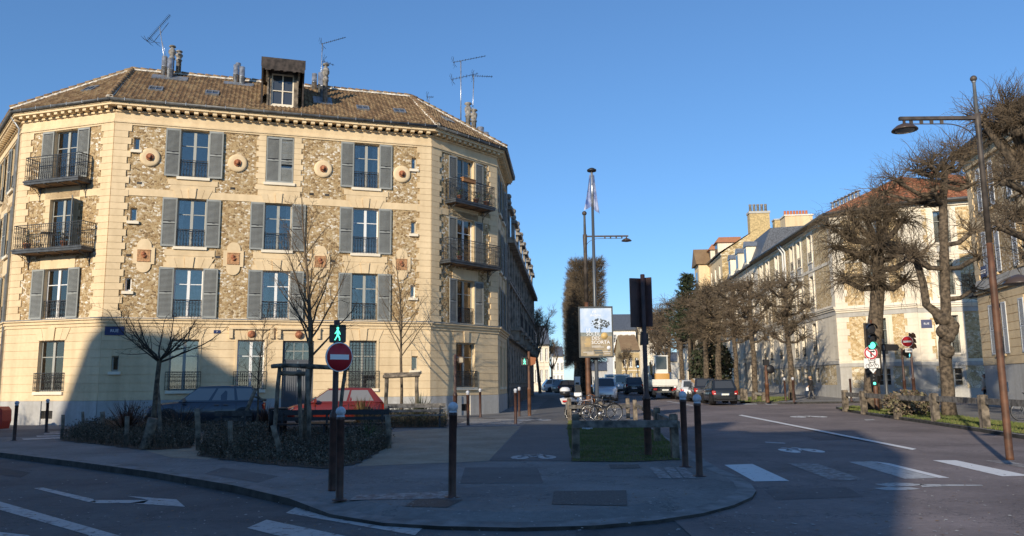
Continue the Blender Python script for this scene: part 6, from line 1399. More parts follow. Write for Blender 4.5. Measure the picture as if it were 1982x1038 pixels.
undergrowth('ground_cover', 'low plants along the edge between the beds and the blue car', [P2(300, 838), P2(520, 838), P2(540, 826), P2(320, 824)], 2200, .3, 9, (shrub_d, shrub_b))
R = random.Random(77); mb = MB(M('dead_leaf', (.24, .16, .09), .9))
for x, y in scatter_in(BED2, 1500, R) + scatter_in(BED1, 600, R):
    a = R.uniform(0, 6.28); s_ = R.uniform(.015, .035); z = g(y) + R.uniform(.02, .07); c_, d_ = cos(a) * s_, sin(a) * s_; mb.add([(x - c_, y - d_, z), (x + d_, y - c_, z + .015), (x + c_, y + d_, z + .02), (x - d_, y + c_, z)], [(0, 1, 2, 3)])
mb.build('leaf_litter', label='dead brown leaves lying among the plants of the beds', cat='leaves', kind='stuff')
def clump(name, label, p, n, L, mat, seed, w_=.022, arch=.5, cat='plant', upz=1.3):
    """strap-leaved plant: long arching blades from one point"""
    R = random.Random(seed); mb = MB(mat)
    for k in range(n):
        a = R.uniform(0, 2 * pi); out = Vector((cos(a), sin(a), 0)); tilt = R.uniform(.05, 1.0); l = L * R.uniform(.6, 1.05); d = (out * tilt + Vector((0, 0, upz))).normalized(); q = out * R.uniform(0, .08); s_ = Vector((-sin(a), cos(a), 0)); vs = []; n_ = 5
        for i in range(n_ + 1):
            f = i / n_; ww = w_ * (1 - f ** 2) * R.uniform(.95, 1.05); vs += [q - s_ * ww, q + s_ * ww]; d = (d + out * arch * .12 * tilt * (1 + 2 * f) - Vector((0, 0, arch * .22 * tilt * (1 + f)))).normalized(); q = q + d * l / n_
        mb.add(vs, [(2 * i, 2 * i + 1, 2 * i + 3, 2 * i + 2) for i in range(n_)])
    o = MB(mat); t = mb.build(name, None, Matrix.Translation(p), label=label, cat=cat); return t
clump('spiky_plant', 'big red-leaved spiky plant in the left bed beside the wide-crowned tree', G(243, 848), 150, 1.35, phor, 1); clump('spiky_plant', 'ochre spiky plant in front of the red car', G(700, 822), 120, 1.25, M('phormium_gold', (.16, .11, .04), .6, nscale=3, namt=.4), 2)
clump('spiky_plant', 'dark green spiky plant between the stake frame and the cellar vent', G(812, 820), 110, 1.35, yucca, 3, arch=.25); clump('spiky_plant', 'dark spiky plant between the blue car and the grey door', G(512, 826), 70, 1.0, phor, 4); clump('spiky_plant', 'short spiky plant at the left edge of the stake frame before the red car', G(770, 820), 60, .9, yucca, 5, arch=.3)
clump('grass_tuft', 'small bright green tuft low in the central bed left of the stakes', G(478, 862), 60, .45, leaf_g, 6, .01); clump('grass_tuft', 'bright green tuft right of the front signal pole in the bed', G(712, 868), 130, .75, leaf_g, 7, .009)
def bush(name, label, p, rx, rz_, n, mats, seed, leaf=.03, cat='shrub', stems=30):
    R = random.Random(seed); mb = MB(mats[0])
    for k in range(stems): d = Vector((R.uniform(-1, 1) * rx, R.uniform(-1, 1) * rx, rz_ * R.uniform(1.0, 2.1))); mb.tube([(0, 0, 0), d * .5 + rv(R, .03), d], [.012, .008, .003], 3, twig_d, cap=False)
    for k in range(n):
        d = rv(R).normalized() * R.uniform(.55, 1.05); q = Vector((d.x * rx, d.y * rx, rz_ + d.z * rz_)); u_ = rv(R).normalized() * leaf; v_ = rv(R).normalized() * leaf; mb.add([q - u_, q + v_, q + u_, q - v_], [(0, 1, 2, 3)], R.choice(mats))
    return mb.build(name, None, Matrix.Translation(p), label=label, cat=cat)
bush('twiggy_shrub', 'twiggy leafless shrub rising behind the red spiky plant', G(268, 838), .75, .55, 250, (shrub_b, shrub_d), 3, .03, stems=70); bush('twiggy_shrub', 'open dry shrub in front of the bonnet of the blue car', G(345, 836), 1.0, .5, 250, (shrub_b,), 4, .02, stems=90)
bush('clipped_shrub', 'rounded leafy shrub behind the verge fence on the right', G(1762, 806), 1.1, .55, 1500, (M('shrub_sun', (.17, .15, .08), .8, nscale=5, namt=.3), shrub_b), 5, .07)

# pollards: thick trunk, knobbly head(s), sprays of long shoots
def pollard(label, p, trunk, heads, seed, r=.3, shoots=420, L=1.5, mat=twig, droop=.0, group=None, sub=1, taper=.38, name='pollard_tree', limbs=(), tw_=.014, shell=None, knob=1.0, cat='tree'):
    """trunk: list of points; heads: list of (point, radius, share)"""
    R = random.Random(seed); t = thing(name, label, cat, p, 0, group); tr = MB(bark); pts = [Vector(q) for q in trunk]
    Q = []; 
    for i in range(len(pts) - 1):
        for k in range(4): Q.append(pts[i].lerp(pts[i + 1], k / 4) + (rv(R, r * .05) if i + k else Vector()))
    Q.append(pts[-1]); n = len(Q); rad = [r * (1.25 if i == 0 else 1) * (1 - taper * i / n) * R.uniform(.93, 1.08) for i in range(n)]; tr.tube(Q, rad, 11)
    tr.build('trunk', t); c = MB(mat); hd = MB(bark)
    for q, hr, sh in heads: 
        q = Vector(q)
        # limb from trunk to head
        base = min(Q, key=lambda a: (a - q).length + max(0, a.z - q.z + .1) * 3); 
        if (q - base).length > .15: m_ = base.lerp(q, .5) + Vector((0, 0, -.12 * (q - base).length)) + rv(R, .04); hd.tube([base, m_, q], [r * .42, r * .36, hr * .62], 7, cap=False)
        for k in range(int(5 * knob)): hd.ball(q + rv(R, hr * .42), hr * R.uniform(.45, .75), n=7, k=5)
        for k in range(int(shoots * sh)):
            d = rv(R).normalized(); d.z = abs(d.z) * .8 + (R.uniform(-.55, .5) if droop < .3 else R.uniform(-.35, .6)); d.normalize(); l = L * R.uniform(.45, 1.1)
            s0 = q + d * hr * .7; pts_, rs_, dd = branch(c, R, s0, d, l, tw_ * R.uniform(.6, 1.7), 5, .27, sides=3, rend=.3, up=-.42 * droop)
            for j in range(sub): q2, d2, r2 = along(pts_, rs_, R.uniform(.25, .85)); branch(c, R, q2, d2 + perp(R, d2) * .9, l * R.uniform(.25, .6), r2 * .7, 3, .3, sides=3, rend=.4, up=-.3 * droop)
    hd.build('branch_heads', t); c.build('crown', t); return t
# near pollard with a broom of hanging shoots
p = G(1688, 795); A_ = lambda u, v, dy=0: AT(u, v, p.y + dy) - p
pollard('big shaggy pollard with a broom-like crown behind the green traffic light', p, [(0, 0, -.1), A_(1690, 690), A_(1697, 600), A_(1700, 540), A_(1700, 470)],
        [(A_(1678, 425), .26, .6), (A_(1718, 415), .26, .55), (A_(1705, 480, -.7), .26, .6), (A_(1665, 500, .6), .24, .6), (A_(1738, 490, .4), .2, .6), (A_(1690, 545, -.6), .24, .6), (A_(1750, 545, .8), .16, .4), (A_(1640, 455), .18, .55), (A_(1638, 545, .2), .18, .5), (A_(1700, 395, .3), .2, .5), (A_(1645, 415, -.4), .16, .45), (A_(1745, 430, -.2), .18, .5), (A_(1618, 480, .3), .12, .45), (A_(1605, 440, -.2), .1, .35), (A_(1765, 500, -.5), .12, .35)], 5, .42, 250, 1.7, twig_o, .6, sub=2, tw_=.015)
# second pollard: knobbly trunk with separate tufts
p = G(1838, 806); 
pollard('gnarled pollard with swollen trunk and open tufted crown before the shaded side wall', p, [(0, 0, -.1), A_(1830, 700), A_(1828, 665), A_(1830, 600), A_(1828, 520), A_(1826, 430), A_(1826, 360), A_(1828, 335)],
        [(A_(1828, 328), .26, .9), (A_(1778, 335, .5), .15, .55), (A_(1738, 352, -.3), .12, .45), (A_(1712, 375, .2), .1, .35), (A_(1850, 300, .2), .13, .4), (A_(1875, 360, .3), .16, .5), (A_(1808, 368, -.8), .16, .4), (A_(1790, 395, .4), .14, .35), (A_(1880, 450, -.3), .15, .4), (A_(1775, 500, .3), .2, .55), (A_(1765, 500, -.6), .18, .4), (A_(1890, 500, .5), .15, .3), (A_(1885, 560, 0), .12, .2), (A_(1870, 300, .6), .14, .4), (A_(1800, 320, -.6), .14, .4)], 9, .27, 120, 1.6, twig, .0, sub=3, tw_=.014, taper=.5)
b = MB(bark); R = random.Random(8); o_ = None
t = bpy.data.objects['pollard_tree.001'] if 'pollard_tree.001' in bpy.data.objects else None
for k in range(16): q = A_(1829, 662 + R.uniform(-45, 22)); b.ball(q + Vector((R.uniform(-.25, .25), R.uniform(-.28, 0), 0)), R.uniform(.14, .3), n=8, k=6)
b.tube([A_(1822, 625), A_(1812, 605), A_(1793, 590), A_(1787, 550), A_(1776, 512), A_(1768, 498)], [.24, .21, .18, .16, .15, .16], 8); b.build('burl', t)
# big pollard crown hanging in at the top right; its trunk stands outside the frame
p = Vector((17.3, 24.6, 0)); 
pollard('pollard whose dense twig mass fills the top right corner in front of the beige building', p, [(0, 0, -.1), (0, 0, 3.5), (-.2, 0, 6.0), (-.5, 0, 7.4)],
        [(A_(1950, 215), .3, .9), (A_(1985, 240, -.5), .35, 1.0), (A_(1925, 260, .4), .22, .7), (A_(1975, 330, .2), .3, .8), (A_(1945, 350, -.4), .2, .4), (A_(1965, 420, .4), .24, .6), (A_(1900, 235, 0), .14, .35), (A_(1935, 440, -.3), .15, .3), (A_(1990, 500, .2), .2, .35)], 12, .36, 230, 1.1, twig, .1, sub=2, tw_=.011)
# row of pollards down the right pavement
gp = 'pollarded trees in a row down the right side of the avenue'
rowu = [((20.0, 58.5), 518, 'first pollard of the right hand row, its trunk in a grass patch'), ((19.9, 67), 524, 'second pollard of the right hand row, in front of the blue and white facade'), ((20.6, 75), 530, 'third pollard of the right hand row, behind the black hatchback'), ((21.2, 83.5), 533, 'fourth pollard of the right hand row, above the dark parked people carrier'),
        ((21.9, 92), 545, 'fifth pollard of the right hand row, above the parked white car'), ((22.6, 101), 555, 'sixth pollard of the right hand row, above the silver car'), ((23.3, 112), 570, 'seventh pollard of the right hand row, right of the excavator'), ((24.3, 126), 585, 'eighth pollard of the right hand row, behind the excavator'), ((25.8, 144), 600, 'ninth and smallest visible pollard of the right hand row')]
protos = []
for i, ((x, y), vt, lb) in enumerate(rowu):
    z0 = g(y); u = pr_u = CX + F_PX * x / y; zt = AT(u, vt, y).z - z0
    if i < 3:
        R = random.Random(i + 40); hs = []
        for k in range(15): f = k / 14; a = k * 2.4; hs.append(((cos(a) * R.uniform(.5, 1.75), sin(a) * R.uniform(.5, 2.0), zt * (.46 + .43 * f)), R.uniform(.12, .24), .55))
        hs.append(((0, 0, zt * .88), .35, .9))
        t = pollard(lb, (x, y, z0), [(0, 0, -.1), (.05, 0, zt * .3), (-.1, .05, zt * .55), (0, 0, zt * .86)], hs, 60 + i, .23, 72, 1.55, (twig_o, twig, twig_o)[i], .4, gp, 2, tw_=.02); protos.append((t, zt))
    else:
        t0, zz0 = protos[i % 3]; s = zt / zz0; o = dup(t0, (x, y, z0), i * 1.3, lb, s); o.scale = (s * 1.15, s * 1.15, s)
# clipped box-shaped row along the left side of the avenue
gc = 'box-clipped trees in a row between the left pavement and the avenue'
def clipped(label, x, y, zt, zb, wx, wy, seed, n=2600):
    R = random.Random(seed); t = thing('clipped_tree', label, 'tree', (x, y, g(y)), 0, gc); tr = MB(bark); Q = [Vector((0, 0, -.1)), Vector((.03, 0, zb * .6)), Vector((-.04, 0, zb)), Vector((0, 0, zt * .66))]; tr.tube(Q, [.3, .24, .22, .12], 9); tr.build('trunk', t)
    c = MB(twig_o)
    for k in range(26):
        a = R.uniform(0, 2 * pi); z = zb + (zt - zb) * R.uniform(0, .75); tgt = Vector((R.uniform(-wx, wx) * .5, R.uniform(-wy, wy) * .5, min(zt - .3, z + R.uniform(.5, 2.4)))); branch(c, R, Vector((0, 0, z)), tgt - Vector((0, 0, z)), (tgt - Vector((0, 0, z))).length, .07, 5, .12, sides=4, rend=.3, mat=bark)
    for k in range(n):
        f = R.randrange(5); q = Vector((R.uniform(-.5, .5) * wx, R.uniform(-.5, .5) * wy, R.uniform(zb, zt)))
        if f == 0: q.x = -wx / 2
        elif f == 1: q.x = wx / 2
        elif f == 2: q.y = -wy / 2
        elif f == 3: q.z = zt - R.uniform(0, .15)
        inw = Vector((-q.x, -q.y, (zb + (zt - zb) * .4 - q.z) * .35)).normalized(); l = R.uniform(.5, 1.5); st = q + inw * l; d = (q - st) ; pts_, rs_, _ = branch(c, R, st, d, l, .015, 3, .22, sides=3, rend=.4)
        q2, d2, r2 = along(pts_, rs_, .5); e_ = branch(c, R, q2, d2 + perp(R, d2), l * .4, .012, 2, .2, sides=3, rend=.5)
    c.build('crown', t); return t
u0 = lambda y, e: 0
t1 = clipped('nearest box-clipped tree, a tall flat-sided screen of twigs behind the poster', 6.55, 70, AT(1140, 500, 70).z - g(70), 2.9, 3.2, 3.4, 3, 3000)
for k, (y, lb) in enumerate(((77.5, 'second box-clipped tree, its dark side just left of the nearest one'), (86, 'third box-clipped tree of the avenue screen'), (96, 'fourth box-clipped tree of the avenue screen'), (108, 'fifth and darkest box-clipped tree of the screen'))):
    o = dup(t1, (6.5 + .048 * (y - 70), y, g(y)), pi * (k % 2), lb, 1)
# free-standing bare trees far away
def bare_tree(label, x, y, H, spread, seed, mat=twig, n=7):
    R = random.Random(seed); t = thing('bare_tree', label, 'tree', (x, y, g(y))); tr = MB(bark); pts, rs, d = branch(tr, R, Vector((0, 0, -.1)), Vector((0, 0, 1)), H * .35, .2, 5, .03, sides=7, rend=.75); tr.build('trunk', t); c = MB(mat)
    def rec(q, d, L, r, lev):
        pt, rr, dd = branch(c, R, q, d, L, r, 4, .1, sides=4 if lev < 2 else 3, rend=.5, up=.06)
        if lev >= 4: return
        for k in range(4 if lev < 2 else 5): q2, d2, r2 = along(pt, rr, R.uniform(.35, 1)); rec(q2, d2 + perp(R, d2) * R.uniform(.45, .9), L * R.uniform(.5, .72), max(r2 * .6, .014), lev + 1)
    for k in range(5): a = k * 1.26; rec(pts[-1], Vector((cos(a) * .5, sin(a) * .5, 1)), H * .27, .12, 0)
    c.build('crown', t); return t
tb1 = bare_tree('bare tree in front of the white villa at the end of the left pavement', AT(1045, 740, 92).x, 92, 11.5, 3, 5)
dup(tb1, (AT(1068, 740, 120).x, 120, g(120)), 1.4, 'farther bare tree right of the villa, above the white car', .8)
dup(tb1, (AT(1272, 740, 150).x, 150, g(150)), 2.2, 'tall pale bare tree standing beyond the dark signal back board', 1.55)
dup(tb1, (AT(1290, 740, 175).x, 175, g(175)), .7, 'faint bare tree above the orange tiled roof', 1.5)
dup(tb1, (AT(1215, 740, 145).x, 145, g(145)), .3, 'bare tree low in front of the ochre house wall', .75)
dup(tb1, (-26.5, 22.0, 0), 1.0, 'bare street tree standing just outside the left edge of the view', .55)
dup(tb1, (-29.5, 26.0, 0), 2.6, 'second bare street tree outside the left edge of the view', .6)
# dark conifer beside the stone house
R = random.Random(6); p = Vector((AT(1336, 700, 100).x, 100, g(100))); t = thing('conifer', 'dark spreading evergreen rising above the pollard row at the stone house bay', 'tree', p); b = MB(bark); b.tube([(0, 0, 0), (0, 0, 8), (0, 0, 13.5)], [.3, .2, .04], 7); b.build('trunk', t); c = MB(ever)
for k in range(120):
    f = k / 120; z = 6 + 8.3 * f; a = k * 2.4; L = (3.2 * (1 - f) + .7) * R.uniform(.7, 1.1); d = Vector((cos(a), sin(a), .45)).normalized()
    for j in range(34):
        q = Vector((0, 0, z)) + d * L * R.uniform(.15, 1.05) + rv(R, .12); u_ = (d + rv(R, .35)).normalized() * .3; v_ = rv(R).normalized() * .07; c.add([q - u_, q + v_, q + u_, q - v_], [(0, 1, 2, 3)])
c.build('crown', t)
# evergreen hedge mass behind the parked cars
p = Vector((23.5, 96, g(96))); bush('garden_evergreen', 'dark leafy evergreen in a garden behind the parked cars', p, 2.6, 3.0, 2600, (ever, shrub_d), 9, .2, 'shrub', 10)
# ================================================================ VEHICLES
def quadp(q, u0, u1, v0, v1, off):
    """panel lying on a bilinear quad q=(bl,br,tr,tl), raised by off"""
    q = [Vector(p) for p in q]; f = lambda u, v: (q[0] * (1 - u) + q[1] * u) * (1 - v) + (q[3] * (1 - u) + q[2] * u) * v
    n = (q[1] - q[0]).cross(q[3] - q[0]).normalized(); return [f(u0, v0) + n * off, f(u1, v0) + n * off, f(u1, v1) + n * off, f(u0, v1) + n * off]
def wheel(t, x, y, r, w_, s):
    b = MB(tyre); b.lathe([(r * .62, -w_ / 2), (r * .93, -w_ / 2), (r, -w_ * .32), (r, w_ * .32), (r * .93, w_ / 2), (r * .62, w_ / 2)], 22, tyre, (0, 0, 0), 'y'); o = b.build('wheel', t, TR(x, y, r))
    c = MB(rim); yo = s * w_ / 2 * .82; c.lathe([(r * .64, yo - s * .02), (r * .64, yo), (r * .58, yo)], 20, rim, (0, 0, 0), 'y'); c.lathe([(r * .16, yo), (r * .14, yo + s * .012)], 10, rim, (0, 0, 0), 'y')
    for k in range(5):
        a = 2 * pi * k / 5; d = Vector((cos(a), 0, sin(a))); n = Vector((-sin(a), 0, cos(a))) * r * .09; c.prism([d * r * .1 - n * .7 + Vector((0, yo, 0)), d * r * .62 - n + Vector((0, yo, 0)), d * r * .62 + n + Vector((0, yo, 0)), d * r * .1 + n * .7 + Vector((0, yo, 0))], (0, s * .006, 0))
    c.lathe([(r * .6, yo - s * .03), (r * .1, yo - s * .03)], 18, black, (0, 0, 0), 'y'); c.build('rim', o)
def car(label, col, L=4.05, W=1.72, H=1.48, kind='hatch', r=.31, metal=.3, cat='car', name='parked_car', plate=True, group='cars in the street'):
    t = thing(name, label, cat, group=group); pm_ = paint('car_paint_%d_%d_%d' % tuple(int(c * 999) for c in col), col, metal); w_ = W / 2; h = L / 2
    belt = {'hatch': .60, 'suv': .62, 'van': .50, 'sedan': .60}[kind] * H
    hood = belt - {'hatch': .06, 'suv': .03, 'van': .03, 'sedan': .06}[kind]
    xw = {'hatch': h * .52, 'suv': h * .46, 'van': h * .72, 'sedan': h * .44}[kind]        # windscreen foot
    xr = {'hatch': h * .12, 'suv': h * .12, 'van': h * .42, 'sedan': h * .08}[kind]        # roof front
    xb = {'hatch': -h * .72, 'suv': -h * .74, 'van': -h * .95, 'sedan': -h * .42}[kind]    # roof rear
    xe = {'hatch': -h * .95, 'suv': -h * .95, 'van': -h * .985, 'sedan': -h * .74}[kind]   # rear window foot
    deck = belt if kind != 'sedan' else belt - .02
    # lower body lofted along its length: (x, top, half width, lower edge)
    st = [(-h, deck - .22, w_ * .80, .34), (-h * .985, deck - .10, w_ * .88, .27), (-h * .95, deck, w_ * .94, .22), (-h * .80, belt, w_ * .985, .2), (-h * .45, belt, w_, .2), (0, belt - .005, w_, .19), (h * .42, belt - .02, w_ * .995, .2), (xw if xw > h * .5 else h * .56, hood, w_ * .98, .2), (h * .80, hood - .07, w_ * .94, .2), (h * .93, hood - .17, w_ * .86, .22), (h * .985, hood - .29, w_ * .76, .26), (h, hood - .38, w_ * .68, .33)]
    b = MB(pm_); vs = []; m = 13
    for x, zt, hw, zl in st:
        zm = zl + (zt - zl) * .52
        half = [(0, zt + .025), (hw * .62, zt + .018), (hw * .88, zt - .005), (hw * .965, zt - .05), (hw, zm), (hw * .985, zl + .1), (hw * .9, zl)]
        ring = [(-y, z) for y, z in half[::-1][:-1]] + half
        vs += [(x, y, z) for y, z in ring]
    n = len(st); fs = [(i * m + k, (i + 1) * m + k, (i + 1) * m + k + 1, i * m + k + 1) for i in range(n - 1) for k in range(m - 1)] + [list(range(m)), [(n - 1) * m + k for k in range(m)][::-1]]
    b.add(vs, fs, pm_, True)
    # greenhouse
    zt = H; wb_ = w_ * .93; wt = w_ * .76 if kind != 'van' else w_ * .86; z0 = belt - .02
    lo = [(xe, z0 if kind != 'sedan' else deck), (xb * .55 + 0, z0), (0, z0), (xw, z0 - .03)]
    BL_, FL_, FR_, BR_ = Vector((xe, -wb_, z0)), Vector((xw, -wb_ * .97, z0)), Vector((xw, wb_ * .97, z0)), Vector((xe, wb_, z0))
    tb_, tf = Vector((xb, -wt, zt - .05)), Vector((xr, -wt, zt - .04)); tb2, tf2 = Vector((xb, wt, zt - .05)), Vector((xr, wt, zt - .04)); mid = (xb + xr) / 2
    mm, mm2 = Vector((mid, -wt, zt - .01)), Vector((mid, wt, zt - .01)); rc = [Vector((xb + .02, 0, zt - .025)), Vector((mid, 0, zt + .012)), Vector((xr - .02, 0, zt - .01))]
    bs, bs2 = Vector((mid, -wb_, z0)), Vector((mid, wb_, z0))
    b.add([BL_, bs, FL_, FR_, bs2, BR_, tb_, mm, tf, tf2, mm2, tb2] + rc, [(0, 1, 7, 6), (1, 2, 8, 7), (3, 4, 10, 9), (4, 5, 11, 10), (2, 3, 9, 8), (5, 0, 6, 11), (6, 7, 13, 12), (7, 8, 14, 13), (9, 10, 13, 14), (10, 11, 12, 13)], pm_)
    b.box(-h * .96, h * .94, -w_ * .86, w_ * .86, .16, .26, blackp)
    for s_ in (-1, 1):
        b.box(-h * .5 + .1, h * .5 - .1, s_ * w_ - .02 if s_ > 0 else -w_ - .004, s_ * w_ + .004 if s_ > 0 else -w_ + .02, .2, .27, blackp)
        for x in ((xw + 0) * .78, mid + .1, -h * .50): b.box(x, x + .012, *(sorted((s_ * w_ * .99, s_ * (w_ + .004)))), .32, belt - .06, black)
        for x in (mid + .22, -h * .36): b.box(x, x + .17, *(sorted((s_ * w_ * .98, s_ * (w_ + .022)))), belt - .15, belt - .12, pm_)
    b.build('body', t)
    # glass
    g_ = MB(car_glass); g_.poly(quadp((FL_, FR_, tf2, tf), .05, .95, .06, .93, .008)); g_.build('windscreen', t)
    if kind != 'van' or True:
        g_ = MB(car_glass); v0 = .12 if kind != 'van' else .1; g_.poly(quadp((BR_, BL_, tb_, tb2), .1, .9, v0, .9, .008)); g_.build('rear_window', t)
    sp = ((0.03, .30), (.34, .62), (.66, .985)) if kind == 'suv' else ((.12, .47), (.51, .985)) if kind != 'van' else ((.66, .98),)
    for s_ in (-1, 1):
        q = (BL_, FL_, tf, tb_) if s_ < 0 else (FR_, BR_, tb2, tf2)
        for u0, u1 in sp:
            a, c = (u0, u1) if s_ < 0 else (1 - u1, 1 - u0); g_ = MB(M('side_glass', (.20, .195, .19), .08, spec=.9)); g_.poly(quadp(q, a, c, .1, .88, .01)); g_.build('side_window', t)
        m_ = MB(pm_); m_.prism([(xw - .28, s_ * (w_ + .0), belt), (xw - .16, s_ * (w_ + .0), belt - .01), (xw - .18, s_ * (w_ + .0), belt + .13), (xw - .28, s_ * (w_), belt + .13)], (0, s_ * .16, 0)); m_.build('mirror', t)
        # lamps
        tl = MB(tail_red); zb = belt - .34 if kind != 'van' else belt - .3; hh = .26 if kind != 'van' else .42
        tl.prism([(-h * .985 - .005, s_ * w_ * .62 if kind != 'van' else s_ * w_ * .8, zb), (-h * .985 - .012, s_ * w_ * .88, zb - .02), (-h * .95 - .0, s_ * w_ * .955, zb + .02), (-h * .94, s_ * w_ * .962, zb + hh * .8), (-h * .97, s_ * w_ * .9, zb + hh), (-h * .985 - .005, s_ * w_ * .72 if kind != 'van' else s_ * w_ * .82, zb + hh * .8)], (-.022, s_ * .012, 0)); tl.box(-h * .985 - .04, -h * .985, min(s_ * w_ * .72, s_ * w_ * .84), max(s_ * w_ * .72, s_ * w_ * .84), zb + .02, zb + .07, sign_white); tl.build('tail_lamp', t)
        hl = MB(head_l); hl.prism([(h * .955, s_ * w_ * .5, hood - .30), (h * .90, s_ * w_ * .86, hood - .27), (h * .80, s_ * w_ * .955, hood - .14), (h * .90, s_ * w_ * .62, hood - .18)], (.03, s_ * .02, .01)); hl.build('head_lamp', t)
        for x in (-h * .62, h * .62):
            a = MB(black); a.lathe([(r * 1.16, s_ * (w_ * .6)), (r * 1.16, s_ * (w_ + .006)), (r * .9, s_ * (w_ + .006))], 22, black, (x, 0, r), 'y'); a.build('wheel_arch', t)
            wheel(t, x, s_ * (w_ - .085), r, .19, s_)
    if plate:
        for x, s_ in ((-h - .012, -1), (h + .004, 1)): p_ = MB(plate_m); z = .52 if s_ < 0 else .38; p_.box(x, x + .01, -.26, .26, z, z + .11); p_.box(x - .001 * 1, x + .011, -.26, -.225, z, z + .11, MATS['flag_cloth']); p_.box(x - .001, x + .011, .225, .26, z, z + .11, MATS['flag_cloth']); p_.build('number_plate', t)
    gr_ = MB(blackp); gr_.box(h - .015, h + .006, -w_ * .45, w_ * .45, .3, .5); gr_.build('grille', t); gr_ = MB(blackp); gr_.box(-h - .006, -h + .02, -w_ * .7, w_ * .7, .28, .42); gr_.build('rear_bumper', t)
    return t
def at_car(t, u, v, rz, dxy=None):
    p = G(u, v) if dxy is None else Vector((dxy[0], dxy[1], g(dxy[1]))); t.location = p; t.rotation_euler = (0, 0, rz); return t
AV = radians(90 - 4.5)     # heading of the avenue, away from the viewer
# beside the corner building
c_ = Vector(FO(4.75, 2.6)); t = car('dark blue five-door estate parked in the shade before the grey front door', (.042, .052, .072), 4.45, 1.85, 1.60, 'suv', .35); at_car(t, 0, 0, FA + pi, (c_.x - .25, c_.y - .2))
c_ = Vector(FO(9.35, 2.75)); t = car('bright red hatchback parked half in the sun before the grilled window', (.19, .022, .012), 4.05, 1.75, 1.46, 'hatch', .31); at_car(t, 0, 0, FA + pi, (c_.x + .05, c_.y))
# parked down the right side (seen from the rear)
def street_car(u, v, D, label, col, kind, L, W, H, rz=AV, **k):
    p = AT(u, 740, D); t = car(label, col, L, W, H, kind, **k); at_car(t, 0, 0, rz, (p.x, D)); return t
street_car(1390, 0, 54.0, 'black hatchback parked nearest on the right, rear towards us with two red tail lamps', (.022, .026, .03), 'hatch', 3.75, 1.69, 1.53, rz=AV + radians(3))
street_car(1358, 0, 59.5, 'charcoal people carrier parked directly behind the nearest black hatchback', (.035, .035, .04), 'suv', 4.2, 1.75, 1.62)
street_car(1332, 0, 63.0, 'white compact car parked third in the row on the right', (.72, .72, .72), 'hatch', 4.0, 1.72, 1.48)
street_car(1314, 0, 69.0, 'silver saloon parked fourth in the right hand row, next to the truck', (.40, .41, .42), 'sedan', 4.4, 1.75, 1.45)
street_car(1300, 0, 75.5, 'dark blue car nearly hidden behind the truck in the parked row', (.04, .05, .08), 'hatch', 4.0, 1.7, 1.5)
# on the avenue, left lanes
street_car(1225, 0, 84, 'black off-road car driving away in the left lane beside the dark signal pole', (.02, .025, .035), 'suv', 4.4, 1.82, 1.72, r=.36)
street_car(1202, 0, 92, 'white van with an ochre panel, just left of the black off-road car', (.74, .72, .68), 'van', 4.9, 1.9, 2.05, cat='van', name='van')
street_car(1183, 0, 104, 'long white van farther away in the left lane', (.74, .74, .74), 'van', 5.2, 1.95, 2.2, cat='van', name='van')
street_car(1170, 0, 60, 'white people carrier facing us behind the bicycles, under the poster', (.62, .64, .66), 'suv', 4.3, 1.76, 1.72, rz=AV + pi)
street_car(1176, 0, 116, 'grey car queueing far down the avenue left of the vans', (.2, .2, .22), 'hatch', 4.0, 1.7, 1.5)
street_car(1083, 0, 103, 'white off-road car crossing at the end of the left pavement', (.66, .66, .67), 'suv', 4.4, 1.8, 1.65, rz=radians(8))
street_car(1101, 0, 96, 'dark car standing end of the left pavement by the clipped trees', (.03, .035, .045), 'hatch', 4.0, 1.72, 1.5, rz=radians(30))
# flatbed truck with a mini excavator
p = AT(1281, 740, 69); t = thing('flatbed_truck', 'low white tipper truck seen from behind, carrying the excavator', 'truck', (p.x, 69, g(69)), AV)
wt_ = paint('truck_white', (.72, .70, .64), .0); b = MB(wt_); b.box(-2.6, 1.0, -1.0, 1.0, .92, 1.02); [b.box(-2.6, 1.0, s_ * 1.0 - .03, s_ * 1.0 + .03, 1.02, 1.45) for s_ in (-1, 1)]; b.box(-2.66, -2.6, -1.03, 1.03, 1.0, 1.5); [b.box(-2.69, -2.66, y - .02, y + .02, 1.0, 1.5) for y in (-.98, -.02, .96)]
for k in range(4): b.box(-2.675, -2.66, -1.0, 1.0, 1.05 + k * .11, 1.07 + k * .11)
b.build('load_bed', t); b = MB(wt_); b.prism([(1.1, -.95, .5), (2.9, -.95, .5), (2.95, -.95, 1.2), (2.5, -.95, 2.05), (1.2, -.95, 2.1), (1.1, -.95, 1.9)], (0, 1.9, 0)); b.box(1.08, 1.1, -.7, .7, 1.5, 1.95, car_glass); b.build('cab', t)
b = MB(blackp); b.box(-2.5, 2.6, -.4, .4, .55, .85); b.box(-2.62, -2.5, -.85, .85, .42, .56, MATS['frame_dark']); b.box(-2.6, -2.4, -.9, -.6, .6, .85); b.build('chassis', t)
for y in (-.82, .82): b = MB(tail_red); b.box(-2.64, -2.6, y - .14, y + .14, .62, .78); b.build('tail_lamp', t)
p_ = MB(plate_m); p_.box(-2.64, -2.62, -.26, .26, .58, .69); p_.build('number_plate', t)
for x, s_ in ((-1.5, -1), (-1.5, 1), (2.0, -1), (2.0, 1)): wheel(t, x, s_ * .85, .36, .3, s_)
for x, s_ in ((-1.5, -1), (-1.5, 1)):pass
for s_ in (-1, 1): b = MB(blackp); b.box(-2.3, -2.27, s_ * .85 - .16, s_ * .85 + .16, .25, .7); b.build('mudflap', t)
e = thing('mini_excavator', 'small white excavator with an ochre counterweight standing on the truck bed', 'excavator', (p.x, 69, g(69) + 1.02), AV)
b = MB(wt_); yy = .12
